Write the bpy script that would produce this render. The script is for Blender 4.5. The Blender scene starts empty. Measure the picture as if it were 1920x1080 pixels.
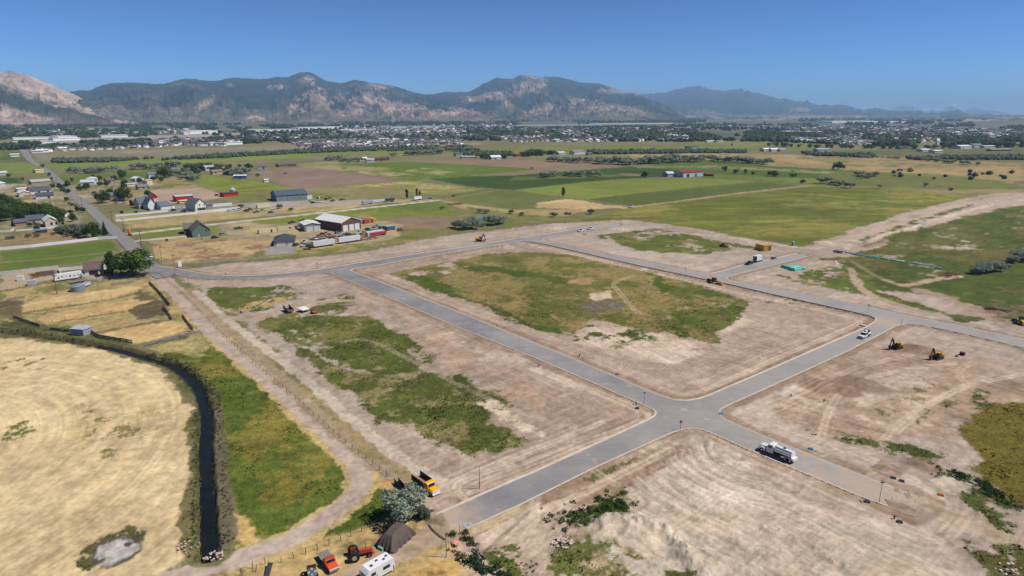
import bpy, bmesh, math, random
import numpy as np
from mathutils import Vector, Matrix
from mathutils.geometry import delaunay_2d_cdt
random.seed(7)
rng = np.random.default_rng(11)
scene = bpy.context.scene
COL = scene.collection
# ------------------------------------------------------------------ camera, sky, sun, exposure
CAM_H = 78.0; F_PX = 1210.0; HORIZON = 214.0
PITCH = math.atan((540 - HORIZON) / F_PX)
cam_d = bpy.data.cameras.new('camera'); cam = bpy.data.objects.new('camera', cam_d); COL.objects.link(cam)
cam.location = (0, 0, CAM_H); cam.rotation_euler = (math.pi / 2 - PITCH, 0, 0)
cam_d.sensor_width = 36; cam_d.lens = 36 * F_PX / 1920; cam_d.clip_start = 1; cam_d.clip_end = 200000
scene.camera = cam
SUN_EL = math.radians(54); SUN_AZ = math.radians(97)      # azimuth clockwise from +Y
world = bpy.data.worlds.new('World'); scene.world = world; world.use_nodes = True
wn = world.node_tree.nodes; wl = world.node_tree.links; wn.clear()
sky = wn.new('ShaderNodeTexSky'); sky.sky_type = 'NISHITA'; sky.sun_disc = False
sky.sun_elevation = SUN_EL; sky.sun_rotation = SUN_AZ; sky.altitude = 1300; sky.air_density = 0.6; sky.dust_density = 0.0; sky.ozone_density = 2.6
bg = wn.new('ShaderNodeBackground'); bg.inputs[1].default_value = 0.086
sk1 = wn.new('ShaderNodeVectorMath'); sk1.operation = 'MULTIPLY'; sk1.inputs[1].default_value = (0.31, 0.46, 0.515)      # deep polarised blue of the dry air
sk2 = wn.new('ShaderNodeGamma'); sk2.inputs[1].default_value = 1.7
wo = wn.new('ShaderNodeOutputWorld')
wl.new(sky.outputs[0], sk1.inputs[0]); wl.new(sk1.outputs[0], sk2.inputs[0]); wl.new(sk2.outputs[0], bg.inputs[0]); wl.new(bg.outputs[0], wo.inputs[0])
sd = bpy.data.lights.new('sun', 'SUN'); sun = bpy.data.objects.new('sun', sd); COL.objects.link(sun)
sd.energy = 5.0; sd.angle = math.radians(0.53); sd.color = (1.0, 0.955, 0.89)
sdir = Vector((math.sin(SUN_AZ) * math.cos(SUN_EL), math.cos(SUN_AZ) * math.cos(SUN_EL), math.sin(SUN_EL)))
sun.rotation_euler = (-sdir).to_track_quat('-Z', 'Y').to_euler(); sun.location = sdir * 300
vs = scene.view_settings; vs.view_transform = 'Standard'; vs.look = 'None'; vs.gamma = 1; vs.use_curve_mapping = False; vs.exposure = 0.32
scene.cycles.volume_bounces = 1; scene.cycles.max_bounces = 5; scene.cycles.volume_step_rate = 4
# ------------------------------------------------------------------ helpers
CP, SP = math.cos(PITCH), math.sin(PITCH)
def ray(px, py):
    x = (px - 960) / F_PX; y = -(py - 540) / F_PX
    return np.array([x, CP + y * SP, -SP + y * CP])
def P(px, py, z=0.0):
    d = ray(px, py); t = (CAM_H - z) / -d[2]
    return (float(d[0] * t), float(d[1] * t))
def PP(pts, z=0.0): return np.array([P(a, b, z) for a, b in pts])
def ang(p, q):
    return math.atan2(q[1] - p[1], q[0] - p[0])
KREF = 1.5
def lin(c):
    c = np.array(c, float) / 255
    return np.where(c < 0.04045, c / 12.92, ((c + 0.055) / 1.055) ** 2.4)
def alb(c): return lin(c) / KREF
def h2(xi, yi, s):
    h = (xi.astype(np.int64) * 374761393 + yi.astype(np.int64) * 668265263 + s * 974634777) & 0xffffffff
    h = ((h ^ (h >> 13)) * 1274126177) & 0xffffffff
    h = ((h ^ (h >> 16)) * 2246822519) & 0xffffffff
    return ((h ^ (h >> 15)) & 0xffffff) / float(0x1000000)
def vn(x, y, s=0):
    xi = np.floor(x); yi = np.floor(y); fx = x - xi; fy = y - yi
    fx = fx * fx * (3 - 2 * fx); fy = fy * fy * (3 - 2 * fy)
    a = h2(xi, yi, s); b = h2(xi + 1, yi, s); c = h2(xi, yi + 1, s); d = h2(xi + 1, yi + 1, s)
    return (a + (b - a) * fx) * (1 - fy) + (c + (d - c) * fx) * fy
def fbm(x, y, sc, o=4, s=0):
    r = 0; w = 1; t = 0
    for i in range(o):
        r = r + w * vn(x / sc + i * 17.3, y / sc - i * 9.1, s + i * 31); t += w; w *= 0.55; sc *= 0.47
    return r / t
def sstep(a, b, x):
    t = np.clip((x - a) / (b - a), 0, 1); return t * t * (3 - 2 * t)
def segdist(x, y, pl, closed=False):
    n = len(pl); best = np.full(x.shape, 1e18)
    for i in range(n if closed else n - 1):
        ax, ay = pl[i]; bx, by = pl[(i + 1) % n]
        dx, dy = bx - ax, by - ay; L = dx * dx + dy * dy + 1e-9
        t = np.clip(((x - ax) * dx + (y - ay) * dy) / L, 0, 1)
        best = np.minimum(best, (x - ax - t * dx) ** 2 + (y - ay - t * dy) ** 2)
    return np.sqrt(best)
def inside(x, y, pl):
    n = len(pl); r = np.zeros(x.shape, bool)
    for i in range(n):
        ax, ay = pl[i]; bx, by = pl[(i + 1) % n]
        if ay == by: continue
        c = (ay > y) != (by > y)
        r ^= c & (x < (bx - ax) * (y - ay) / (by - ay) + ax)
    return r
def sdist(x, y, pl):
    d = segdist(x, y, pl, True); return np.where(inside(x, y, pl), d, -d)
def smooth_pl(pts, n=6, closed=False):
    pts = np.array(pts, float); m = len(pts); out = []
    for i in range(m if closed else m - 1):
        g = (lambda k: pts[k % m]) if closed else (lambda k: pts[min(max(k, 0), m - 1)])
        p0, p1, p2, p3 = g(i - 1), g(i), g(i + 1), g(i + 2)
        for k in range(n):
            t = k / n
            out.append(0.5 * ((2 * p1) + (p2 - p0) * t + (2 * p0 - 5 * p1 + 4 * p2 - p3) * t * t + (3 * p1 - p0 - 3 * p2 + p3) * t ** 3))
    if not closed: out.append(pts[-1])
    return np.array(out)
# ---- materials
MATS = {}
def mat(name, rgb, rough=0.8, metal=0.0, var=0.12, scale=1.5, bump=0.0, spec=0.3, trans=0.0, attr=None, raw=False, dirt=0.0):
    if name in MATS: return MATS[name]
    m = bpy.data.materials.new(name); m.use_nodes = True; nt = m.node_tree; N = nt.nodes; Lk = nt.links
    b = N['Principled BSDF']; c = rgb if raw else alb(rgb)
    b.inputs['Roughness'].default_value = rough; b.inputs['Metallic'].default_value = metal
    b.inputs['Specular IOR Level'].default_value = spec
    if attr:
        src = N.new('ShaderNodeAttribute'); src.attribute_name = attr; out = src.outputs['Color']
    else:
        src = N.new('ShaderNodeRGB'); src.outputs[0].default_value = (*c, 1); out = src.outputs[0]
    tc = N.new('ShaderNodeNewGeometry')
    if var > 0:
        nz = N.new('ShaderNodeTexNoise'); nz.inputs['Scale'].default_value = scale; nz.inputs['Detail'].default_value = 5
        Lk.new(tc.outputs['Position'], nz.inputs['Vector'])
        mr = N.new('ShaderNodeMapRange'); mr.inputs[1].default_value = 0.3; mr.inputs[2].default_value = 0.7
        mr.inputs[3].default_value = 1 - var; mr.inputs[4].default_value = 1 + var
        Lk.new(nz.outputs[0], mr.inputs[0])
        mx = N.new('ShaderNodeVectorMath'); mx.operation = 'SCALE'
        Lk.new(out, mx.inputs[0]); Lk.new(mr.outputs[0], mx.inputs['Scale']); out = mx.outputs[0]
    if dirt > 0:
        n2 = N.new('ShaderNodeTexNoise'); n2.inputs['Scale'].default_value = scale * 2.3; n2.inputs['Detail'].default_value = 8
        Lk.new(tc.outputs['Position'], n2.inputs['Vector'])
        mr = N.new('ShaderNodeMapRange'); mr.inputs[1].default_value = 0.5; mr.inputs[2].default_value = 0.72; mr.inputs[3].default_value = 0; mr.inputs[4].default_value = dirt
        Lk.new(n2.outputs[0], mr.inputs[0])
        mm = N.new('ShaderNodeMix'); mm.data_type = 'RGBA'; Lk.new(mr.outputs[0], mm.inputs[0]); Lk.new(out, mm.inputs[6]); mm.inputs[7].default_value = (0.16, 0.11, 0.075, 1); out = mm.outputs[2]
    Lk.new(out, b.inputs['Base Color'])
    if bump > 0:
        nb = N.new('ShaderNodeTexNoise'); nb.inputs['Scale'].default_value = scale * 3; nb.inputs['Detail'].default_value = 4
        Lk.new(tc.outputs['Position'], nb.inputs['Vector'])
        bp = N.new('ShaderNodeBump'); bp.inputs['Strength'].default_value = 1; bp.inputs['Distance'].default_value = bump
        Lk.new(nb.outputs[0], bp.inputs['Height']); Lk.new(bp.outputs[0], b.inputs['Normal'])
    if trans > 0:
        t = N.new('ShaderNodeBsdfTranslucent'); Lk.new(out, t.inputs[0]); ms = N.new('ShaderNodeMixShader'); ms.inputs[0].default_value = trans
        Lk.new(b.outputs[0], ms.inputs[1]); Lk.new(t.outputs[0], ms.inputs[2]); Lk.new(ms.outputs[0], N['Material Output'].inputs[0])
    MATS[name] = m; return m
def paint(name, rgb, rough=0.35, dirt=0.15): return mat('paint_' + name, rgb, rough, 0, 0.06, 2.0, 0, 0.5, dirt=dirt)
# ---- objects
def tagp(o, label=None, cat=None, group=None, kind=None):
    if label: o['label'] = label
    if cat: o['category'] = cat
    if group: o['group'] = group
    if kind: o['kind'] = kind
    return o
def empty(name, loc, rz, label, cat, group=None):
    o = bpy.data.objects.new(name, None); COL.objects.link(o); o.location = loc; o.rotation_euler = (0, 0, rz)
    return tagp(o, label, cat, group)
class MB:
    def __init__(s): s.v = []; s.f = []
    def add(s, vs, fs, M=None):
        o = len(s.v)
        for v in vs: s.v.append(tuple(M @ Vector(v)) if M is not None else tuple(v))
        for f in fs: s.f.append([i + o for i in f])
        return s
    def box(s, x0, x1, y0, y1, z0, z1, M=None):
        vs = [(x, y, z) for z in (z0, z1) for y in (y0, y1) for x in (x0, x1)]
        return s.add(vs, [(0, 2, 3, 1), (4, 5, 7, 6), (0, 1, 5, 4), (2, 6, 7, 3), (0, 4, 6, 2), (1, 3, 7, 5)], M)
    def prof(s, pts, y0, y1, M=None, inset=0.0):      # (x,z) outline extruded over y
        n = len(pts)
        if sum((pts[i][0] * pts[(i + 1) % n][1] - pts[(i + 1) % n][0] * pts[i][1]) for i in range(n)) < 0: pts = pts[::-1]
        vs = [(x, y0, z) for x, z in pts] + [(x, y1, z) for x, z in pts]
        fs = [tuple(range(n)), tuple(range(2 * n - 1, n - 1, -1))] + [(i, n + i, n + (i + 1) % n, (i + 1) % n) for i in range(n)]
        return s.add(vs, fs, M)
    def ext(s, pts, z0, z1, M=None):                  # (x,y) outline extruded over z
        n = len(pts)
        if sum((pts[i][0] * pts[(i + 1) % n][1] - pts[(i + 1) % n][0] * pts[i][1]) for i in range(n)) < 0: pts = pts[::-1]
        vs = [(x, y, z0) for x, y in pts] + [(x, y, z1) for x, y in pts]
        fs = [tuple(range(n))[::-1], tuple(range(n, 2 * n))] + [(i, (i + 1) % n, n + (i + 1) % n, n + i) for i in range(n)]
        return s.add(vs, fs, M)
    def tube(s, a, b, r, n=8, r2=None):
        a = Vector(a); b = Vector(b); d = (b - a); q = d.to_track_quat('Z', 'Y').to_matrix(); r2 = r if r2 is None else r2
        vs = []
        for c, rr in ((a, r), (b, r2)):
            for i in range(n):
                t = 2 * math.pi * i / n; vs.append(tuple(c + q @ Vector((math.cos(t) * rr, math.sin(t) * rr, 0))))
        fs = [(i, (i + 1) % n, n + (i + 1) % n, n + i) for i in range(n)] + [tuple(range(n))[::-1], tuple(range(n, 2 * n))]
        return s.add(vs, fs)
    def mesh(s, name, m, smooth=False):
        me = bpy.data.meshes.new(name); me.from_pydata(s.v, [], s.f); me.update()
        if m: me.materials.append(m)
        if smooth: me.shade_smooth()
        return me
    def obj(s, name, m, parent=None, smooth=False, label=None):
        me = s.mesh(name, m, smooth); o = bpy.data.objects.new(name, me); COL.objects.link(o)
        if parent: o.parent = parent
        if label: o['label'] = label
        return o
def link_copy(src, loc, rz, label, group=None, scale=None):
    def cp(o, par):
        c = o.copy(); COL.objects.link(c); c.parent = par
        for ch in o.children: cp(ch, c)
        return c
    c = cp(src, None); c.location = loc; c.rotation_euler = (0, 0, rz)
    if scale is not None: c.scale = scale
    c['label'] = label
    if group: c['group'] = group
    return c
def np_mesh(name, V, Fq, m, colors=None, smooth=False, mats=None, midx=None):
    me = bpy.data.meshes.new(name); k = Fq.shape[1]
    me.vertices.add(len(V)); me.vertices.foreach_set('co', np.ascontiguousarray(V, np.float32).ravel())
    me.loops.add(Fq.size); me.loops.foreach_set('vertex_index', np.ascontiguousarray(Fq, np.int32).ravel())
    me.polygons.add(len(Fq)); me.polygons.foreach_set('loop_start', np.arange(0, Fq.size, k, dtype=np.int32))
    if midx is not None: me.polygons.foreach_set('material_index', midx.astype(np.int32))
    me.update(calc_edges=True)
    if colors is not None:
        a = me.color_attributes.new('Col', 'FLOAT_COLOR', 'POINT')
        c4 = np.ones((len(V), 4), np.float32); c4[:, :3] = colors; a.data.foreach_set('color', c4.ravel())
    for mm in (mats or [m]): me.materials.append(mm)
    if smooth: me.shade_smooth()
    return me
def np_obj(name, me, kind=None, parent=None):
    o = bpy.data.objects.new(name, me); COL.objects.link(o)
    if kind: o['kind'] = kind
    if parent: o.parent = parent
    return o
# ------------------------------------------------------------------ street outlines (kerb lines), world coordinates on the ground
def cr(*a): return list(a)
P_a = cr((304,510),(335.6,516.2),(360,520),(386.7,523),(430,524.2),(472,523),(520,519.5),(564,515.5),(600,512.6),(619,512.4),(631,516.8),(700,546),(780,580),(850,610.5),(1002,671),(1100,713),(1209,761),(1224,767.5),(1229,773),(1227,779),(1216,786),(1100.6,839),(1000.6,884),(900,927),(816.8,964.7))
P_b = cr((662,503.6),(700,498),(800,480.5),(880,467),(954,455),(978,452.6),(995,453),(1020,457.3),(1200,498),(1320,523),(1368,532.7),(1440,549.5),(1600,584.5),(1632,592),(1642,597),(1640,603),(1626,612),(1440,693),(1330,740),(1310,747),(1288,750.5),(1266,749),(1240,741.5),(1224,735),(1076,672.3),(950,621),(850,580.5),(710,527),(668,511),(657,507))
P_c = cr((865.6,996.6),(972.5,948.8),(1113,878.5),(1200,839),(1262,811),(1282,805),(1298,803.6),(1313,805),(1330,810.5),(1400,842),(1500,884),(1605,928),(1712,967.5))
P_d = cr((1740,937.5),(1576.9,875),(1450,824),(1380,794.5),(1357,783),(1350,775),(1352,768),(1366,760),(1440,727),(1582.6,662),(1650,627.5),(1668,617.5),(1684,611),(1699,608),(1725,609.5),(1780,620),(1851,636),(1920,652.8),(2010,676))
P_e = cr((297,498.5),(328,502.5),(364.5,510),(400,515.6),(440,517.2),(487.5,515.6),(540,511.5),(594.5,505),(700,488.5),(800,472.5),(900,458.5),(968.5,447),(1084,428.8),(1160,416.8))
P_f = cr((1164,420.4),(1079,436.5),(1030,445),(1020,447.6),(1019,449.8),(1030,453),(1200,488.5),(1300,508),(1318,511.5),(1335,511.8),(1352,508.5),(1392.5,496.5),(1450,484.6),(1496,474.3))
P_g = cr((1522,478.6),(1440.6,498.8),(1385,512.8),(1371,517),(1364,520),(1364,523),(1374,526.5),(1440,538.5),(1600,569.5),(1621.5,573),(1699,591),(1800,610.5),(1920,636),(2010,656))
RL = {k: PP(v) for k, v in dict(a=P_a, b=P_b, c=P_c, d=P_d, e=P_e, f=P_f, g=P_g).items()}
outer = np.vstack([RL['e'], RL['f'], RL['g'][:], RL['d'][::-1], RL['c'][::-1], RL['a'][::-1]])
# order: e (W->E), f (E end -> C -> E branch end), g (branch end -> E), d reversed (E -> A end), c reversed (A end -> B end), a reversed (B end -> W)
ROAD_OUT = outer; ROAD_HOLE = RL['b']
OLD = PP([(310,520),(286,504),(262,479),(240.7,455.7),(219,436),(199.8,419.6),(183,404),(168.5,390.7),(150,376),(134.8,364),(113,342.6),(98,328),(80,314),(60,303),(52,290),(45,280)])
def strip(pl, w, jit=0.0):
    pl = np.array(pl); t = np.gradient(pl, axis=0); t /= np.linalg.norm(t, axis=1)[:, None]; n = np.c_[-t[:, 1], t[:, 0]]
    w = np.broadcast_to(w, (len(pl),))
    return pl + n * (w / 2)[:, None], pl - n * (w / 2)[:, None]
def cdt_mesh(name, loops, z, m):
    vs = []; es = []
    for lp in loops:
        o = len(vs); vs += [Vector((float(a), float(b))) for a, b in lp]; es += [(o + i, o + (i + 1) % len(lp)) for i in range(len(lp))]
    v, e, f, *_ = delaunay_2d_cdt(vs, es, [], 0, 1e-4)
    V = np.array([(a.x, a.y) for a in v]); keep = []
    for t in f:
        c = V[list(t)].mean(0); ok = False
        for lp in loops: ok ^= bool(inside(c[:1], c[1:], lp)[0])
        if ok: keep.append(list(t) if np.cross(V[t[1]] - V[t[0]], V[t[2]] - V[t[0]]) > 0 else list(t)[::-1])
    me = bpy.data.meshes.new(name); me.from_pydata([(a, b, z) for a, b in V], [], keep); me.materials.append(m); me.update()
    return me
def asphalt(name, base, dust, dust_amt, crack=False):
    m = bpy.data.materials.new(name); m.use_nodes = True; N = m.node_tree.nodes; L = m.node_tree.links; b = N['Principled BSDF']
    b.inputs['Roughness'].default_value = 0.85; b.inputs['Specular IOR Level'].default_value = 0.25
    g = N.new('ShaderNodeNewGeometry')
    def nz(sc, det=6, stretch=None, rot=0):
        n = N.new('ShaderNodeTexNoise'); n.inputs['Scale'].default_value = sc; n.inputs['Detail'].default_value = det; n.inputs['Roughness'].default_value = .62
        if stretch:
            mp = N.new('ShaderNodeMapping'); mp.inputs['Rotation'].default_value = (0, 0, rot); mp.inputs['Scale'].default_value = stretch
            L.new(g.outputs['Position'], mp.inputs[0]); L.new(mp.outputs[0], n.inputs[0])
        else: L.new(g.outputs['Position'], n.inputs[0])
        return n.outputs[0]
    def ramp(src, a, c, lo, hi):
        r = N.new('ShaderNodeMapRange'); r.inputs[1].default_value = a; r.inputs[2].default_value = c; r.inputs[3].default_value = lo; r.inputs[4].default_value = hi; L.new(src, r.inputs[0]); return r.outputs[0]
    def mix(fac, a, c):
        x = N.new('ShaderNodeMix'); x.data_type = 'RGBA'; L.new(fac, x.inputs[0])
        for i, q in ((6, a), (7, c)):
            if hasattr(q, 'links') or hasattr(q, 'is_output'): L.new(q, x.inputs[i])
            else: x.inputs[i].default_value = (*q, 1)
        return x.outputs[2]
    # dust gathers with distance from the first paved corner (built up by the site traffic further east)
    sx = N.new('ShaderNodeSeparateXYZ'); L.new(g.outputs['Position'], sx.inputs[0])
    mp = ramp(sx.outputs[0], -110, 110, 0.0, 1.0)
    a1 = N.new('ShaderNodeMath'); a1.operation = 'ADD'; L.new(mp, a1.inputs[0]); L.new(ramp(nz(0.035, 5), .35, .65, -.45, .45), a1.inputs[1])
    c = mix(ramp(a1.outputs[0], 0.05, 0.95, 0.1, dust_amt), alb(base), alb(dust))
    c = mix(ramp(nz(0.9, 8, (.05, 1, 1), math.radians(50)), .45, .72, 0, .22), c, alb((176, 164, 152)))
    c = mix(ramp(nz(0.9, 8, (.05, 1, 1), math.radians(-40)), .48, .72, 0, .22), c, alb((126, 123, 124)))
    c = mix(ramp(nz(0.09, 9), .60, .70, 0, .55), c, alb((186, 170, 152)))
    c = mix(ramp(nz(6, 3), .3, .7, 0, .25), c, alb((110, 108, 110)))
    for (ex, ey), rad in ((P(1742, 955), 48.), (P(838, 984), 13.), (P(1660, 605), 12.)):       # soil dragged on at the street ends
        vm = N.new('ShaderNodeVectorMath'); vm.operation = 'DISTANCE'; vm.inputs[1].default_value = (ex, ey, 0); L.new(g.outputs['Position'], vm.inputs[0])
        ad = N.new('ShaderNodeMath'); ad.operation = 'ADD'; L.new(ramp(vm.outputs['Value'], 0, rad, 1, 0), ad.inputs[0]); L.new(ramp(nz(.3, 8), .35, .65, -.3, .3), ad.inputs[1])
        c = mix(ramp(ad.outputs[0], .15, .85, 0, .9), c, alb((190, 170, 150)))
    L.new(c, b.inputs['Base Color']); return m
M_ASPH = asphalt('asphalt', (126, 126, 130), (178, 172, 166), 0.85)
M_OLD = asphalt('old_asphalt', (140, 137, 136), (155, 150, 145), 0.8)
M_KERB = mat('kerb_concrete', (205, 192, 176), 0.8, var=0.12, scale=0.6)
road = np_obj('road', cdt_mesh('road', [ROAD_OUT, ROAD_HOLE], 0.0, M_ASPH), 'structure'); road['label'] = 'new grey asphalt streets of the building site crossing at right angles'
a, b = strip(smooth_pl(OLD, 4), 8.5); n = len(a)
mb = MB(); mb.add([(p[0], p[1], -0.02) for p in b] + [(p[0], p[1], -0.02) for p in a], [(i, i + 1, n + i + 1, n + i) for i in range(n - 1)])
o = mb.obj('old_road', M_OLD); tagp(o, 'weathered grey country road running straight past the farm houses', kind='structure')
def kerb(pl, side):       # concrete band with a raised lip and a skirt going into the soil; side = -1/+1 towards the soil
    pl = np.array(pl); a_, b_ = strip(pl, 2.0); nrm = (a_ - b_) / 2; nrm /= np.linalg.norm(nrm, axis=1)[:, None]; nrm *= side
    offs = [(-0.45, 0.006), (-0.12, 0.01), (0.0, 0.13), (0.16, 0.13), (0.2, -0.7)]
    vs = []; fs = []; k = len(offs); n = len(pl)
    for p, q in zip(pl, nrm):
        for d, z in offs: vs.append((p[0] + q[0] * d, p[1] + q[1] * d, z))
    for i in range(n - 1):
        for j in range(k - 1):
            f = (i * k + j, i * k + j + 1, (i + 1) * k + j + 1, (i + 1) * k + j); fs.append(f if side < 0 else f[::-1])
    mb = MB(); mb.add(vs, fs); o = mb.obj('kerb', M_KERB); o['kind'] = 'structure'; return o
for k, s in (('a', 1), ('b', 1), ('c', 1), ('d', 1), ('e', 1), ('f', 1), ('g', 1)):
    pl = RL[k]
    if k == 'b': pl = np.vstack([pl, pl[:1]])
    # soil side: test with the outline
    c = (pl[3] + pl[4]) / 2; t = pl[4] - pl[3]; t /= np.linalg.norm(t); nn = np.array([-t[1], t[0]]); q = c + nn * 1.0
    onroad = inside(q[:1], q[1:], ROAD_OUT)[0] ^ inside(q[:1], q[1:], ROAD_HOLE)[0]
    kerb(pl, -1 if onroad else 1)
# concrete inset beside the cross street, culvert openings, manholes
# ------------------------------------------------------------------ the ground: one polar sheet, painted by land cover
azs = np.concatenate([np.radians(np.linspace(-46.5, 46.5, 1130)), np.radians(np.arange(52, 308, 5.0))])
ys = np.concatenate([np.arange(1125, 640, -2.1), np.arange(640, 300, -1.45), np.arange(300, 217.2, -1.2)])
rs = np.concatenate([[20, 40, 58, 72], CAM_H / np.tan(PITCH + np.arctan((ys - 540) / F_PX)), [42000, 60000]])
NA, NR = len(azs), len(rs)
RR, AA = np.meshgrid(rs, azs, indexing='ij')
GX = (RR * np.sin(AA)).ravel(); GY = (RR * np.cos(AA)).ravel(); RRf = RR.ravel()
dr = np.gradient(rs); SPC = np.maximum(np.repeat(dr, NA) * 0.6, RRf * 0.0014)
NV = len(GX); C = np.zeros((NV, 3)); CLS = np.zeros(NV, np.int8); GRN = np.zeros(NV, np.float32); Z = np.full(NV, -0.25)
DIRT = (190, 172, 156); DIRT2 = (174, 155, 139); PALE = (203, 186, 166); GR1 = (98, 106, 58); GR2 = (80, 90, 48); OLV = (122, 116, 62); STRAW = (205, 178, 125)
# default valley floor
n1 = fbm(GX, GY, 160, 4, 1)
C[:] = alb((112, 112, 74)) * (1 - n1[:, None]) + alb((142, 132, 92)) * n1[:, None]
def desat(c):
    r, g, b = c
    if g > r: r, g, b = r + (g - r) * .3, g - (g - r) * .05, max(b - 5, 20)      # grass is nearer olive than pure green
    return (r, g, b)
def streakn(x, y, kind, L_, W_, seed):
    if kind[0] == 'dir':
        a = kind[1]; u = x * math.cos(a) + y * math.sin(a); v = -x * math.sin(a) + y * math.cos(a)
    else:
        cx, cy = kind[1]; dx, dy = x - cx, y - cy; v = np.hypot(dx, dy); u = np.arctan2(dy, dx) * kind[2]
    wv = (fbm(x, y, L_ * .8, 2, seed + 5) - .5) * W_ * 2.4
    a = vn(u / L_, (v + wv) / W_, seed); b = vn(u / L_ * 1.7 + 9, (v + wv) / W_ / .47, seed + 1)
    r_ = 1 - np.abs(2 * vn(u / L_ * .8 + 4, (v + wv * 1.5) / W_ / 1.7, seed + 2) - 1)      # thin cut lines
    return np.clip(.5 + (a - .5) * .9 + (b - .5) * .6 - (r_ ** 6) * .75 + .08, -.2, 1)
def layer(poly, c1, c2, ns=10, edge=2, fea=0.8, cov=1.0, ck=10, cls=None, st=None, sta=0.5, stL=14, stW=0.9, stz=0.0, stc=None, grn=0, seed=0, rows=None, rough=0.0, c3=None, c3q=.62, c3s=None, world_poly=False):
    if cls == 1: edge = min(edge, 1.2); fea = min(fea, 1)
    pl = np.array(poly) if world_poly else PP(poly)
    mg = edge * 2 + fea + 2; lo = pl.min(0) - mg; hi = pl.max(0) + mg
    idx = np.nonzero((GX > lo[0]) & (GX < hi[0]) & (GY > lo[1]) & (GY < hi[1]))[0]
    if len(idx) == 0: return
    x, y = GX[idx], GY[idx]; sp = SPC[idx]
    d = sdist(x, y, pl); k = d > -mg; idx, x, y, sp, d = idx[k], x[k], y[k], sp[k], d[k]
    m = d + (fbm(x, y, max(edge * 4, 1.5), 4, seed + 40) - .5) * 4 * edge + (fbm(x, y, 1.3, 3, seed + 41) - .5) * min(edge, 2) * 1.6
    a = np.clip(m / np.maximum(fea, sp * .8) + .5, 0, 1)
    if cov < 1:
        nn = .72 * fbm(x, y, ck, 5, seed + 70) + .28 * fbm(x, y, max(ck * .16, .8), 3, seed + 71); th = 0.5 + (0.5 - cov) * 0.40
        a = a * sstep(th - .04, th + .05, nn)
    c1, c2, c3 = [None if q_ is None else desat(q_) for q_ in (c1, c2, c3)]
    t = sstep(.3, .7, .65 * fbm(x, y, ns, 5, seed + 3) + .35 * fbm(x, y, max(ns * .13, 1.0), 3, seed + 4))[:, None]
    col = alb(c1) * (1 - t) + alb(c2) * t
    if c3 is not None:
        q = sstep(c3q - .07, c3q + .07, .7 * fbm(x, y, c3s or ns * 1.6, 5, seed + 91) + .3 * fbm(x, y, max(ns * .15, .9), 3, seed + 92))[:, None]; col = col * (1 - q) + alb(c3) * q
    if st is not None:
        s = (streakn(x, y, st, stL, stW, seed + 9) - .5) * 2
        if stc is not None:
            q = (sstep(.12, .45, s) * sta)[:, None]; col = col * (1 - q) + alb(stc) * q
        else: col = col * (1 + sta * s[:, None])
        if stz: Z[idx] += s * stz * a * np.clip(1.3 - sp, 0, 1)
    if rows is not None:
        an, per, amt = rows; v = -x * math.sin(an) + y * math.cos(an)
        s = np.sin(v / per * 2 * math.pi) * np.clip(1.6 - sp / per * 2, 0, 1); col = col * (1 + amt * s[:, None])
    if rough: Z[idx] += (fbm(x, y, 1.6, 3, seed + 12) - .5) * 2 * rough * a * np.clip(1.5 - sp, 0, 1)
    C[idx] = C[idx] * (1 - a[:, None]) + col * a[:, None]
    if cls is not None: CLS[idx[a > .5]] = cls
    GRN[idx] = GRN[idx] * (1 - a) + grn * a
def path(pts, w, c1, c2, a0=1.0, dz=0.0, edge=.5, cls=None, ns=3, sm=5, seed=0, ruts=0, grn=0, wp=False, brk=0.0):
    pl = np.array(pts) if wp else PP(pts)
    if sm: pl = smooth_pl(pl, sm)
    mg = w + edge * 3 + 3; lo = pl.min(0) - mg; hi = pl.max(0) + mg
    idx = np.nonzero((GX > lo[0]) & (GX < hi[0]) & (GY > lo[1]) & (GY < hi[1]))[0]
    if len(idx) == 0: return
    x, y = GX[idx], GY[idx]; d = segdist(x, y, pl); k = d < mg; idx, x, y, d = idx[k], x[k], y[k], d[k]; sp = SPC[idx]
    m = w / 2 - d + (fbm(x, y, max(edge * 4, 1), 3, seed + 2) - .5) * 4 * edge
    a = np.clip(m / np.maximum(.5, sp * .8) + .5, 0, 1) * a0 * np.clip(w / sp, 0, 1)
    if brk: a = a * sstep(brk - .06, brk + .06, fbm(x, y, w * 5, 3, seed + 6))
    if ruts: a = a * (0.35 + 0.65 * np.exp(-((d - ruts) / .45) ** 2))
    t = fbm(x, y, ns, 3, seed)[:, None]; col = alb(c1) * (1 - t) + alb(c2) * t
    C[idx] = C[idx] * (1 - a[:, None]) + col * a[:, None]; Z[idx] += dz * a * np.clip(1.5 - sp / 2, 0, 1)
    if cls is not None: CLS[idx[a > .5]] = cls
    if not ruts: GRN[idx] = GRN[idx] * (1 - a) + grn * a
R = math.radians
# -- far valley
layer([(0,262),(700,262),(1920,262),(1920,224),(0,224)], (84,96,72), (118,118,98), 260, 60, 60, seed=1)
layer([(0,221),(70,222),(140,229),(150,235),(95,238),(40,236),(0,232)], (205,180,120), (170,150,110), 90, 30, 20, seed=2)
layer([(0,268),(60,262),(350,252),(620,244),(640,247),(350,259),(120,268),(0,274)], (178,168,152), (150,142,128), 60, 12, 8, seed=3)
layer([(230,283),(400,277),(620,269),(760,270),(900,268),(900,272),(700,278),(560,280),(350,284),(230,288)], (165,145,118), (136,126,100), 50, 12, 10, seed=4)
layer([(70,290),(250,286),(600,272),(620,279),(300,297),(75,304)], (122,126,104), (146,134,112), 60, 10, 8, seed=5)
layer([(0,282),(38,284),(40,292),(0,294)], (104,120,66), (90,104,60), 40, 6, 5, seed=6)
layer([(0,293),(60,293),(66,303),(0,306)], (72,96,52), (110,116,76), 40, 6, 5, seed=7)
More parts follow.
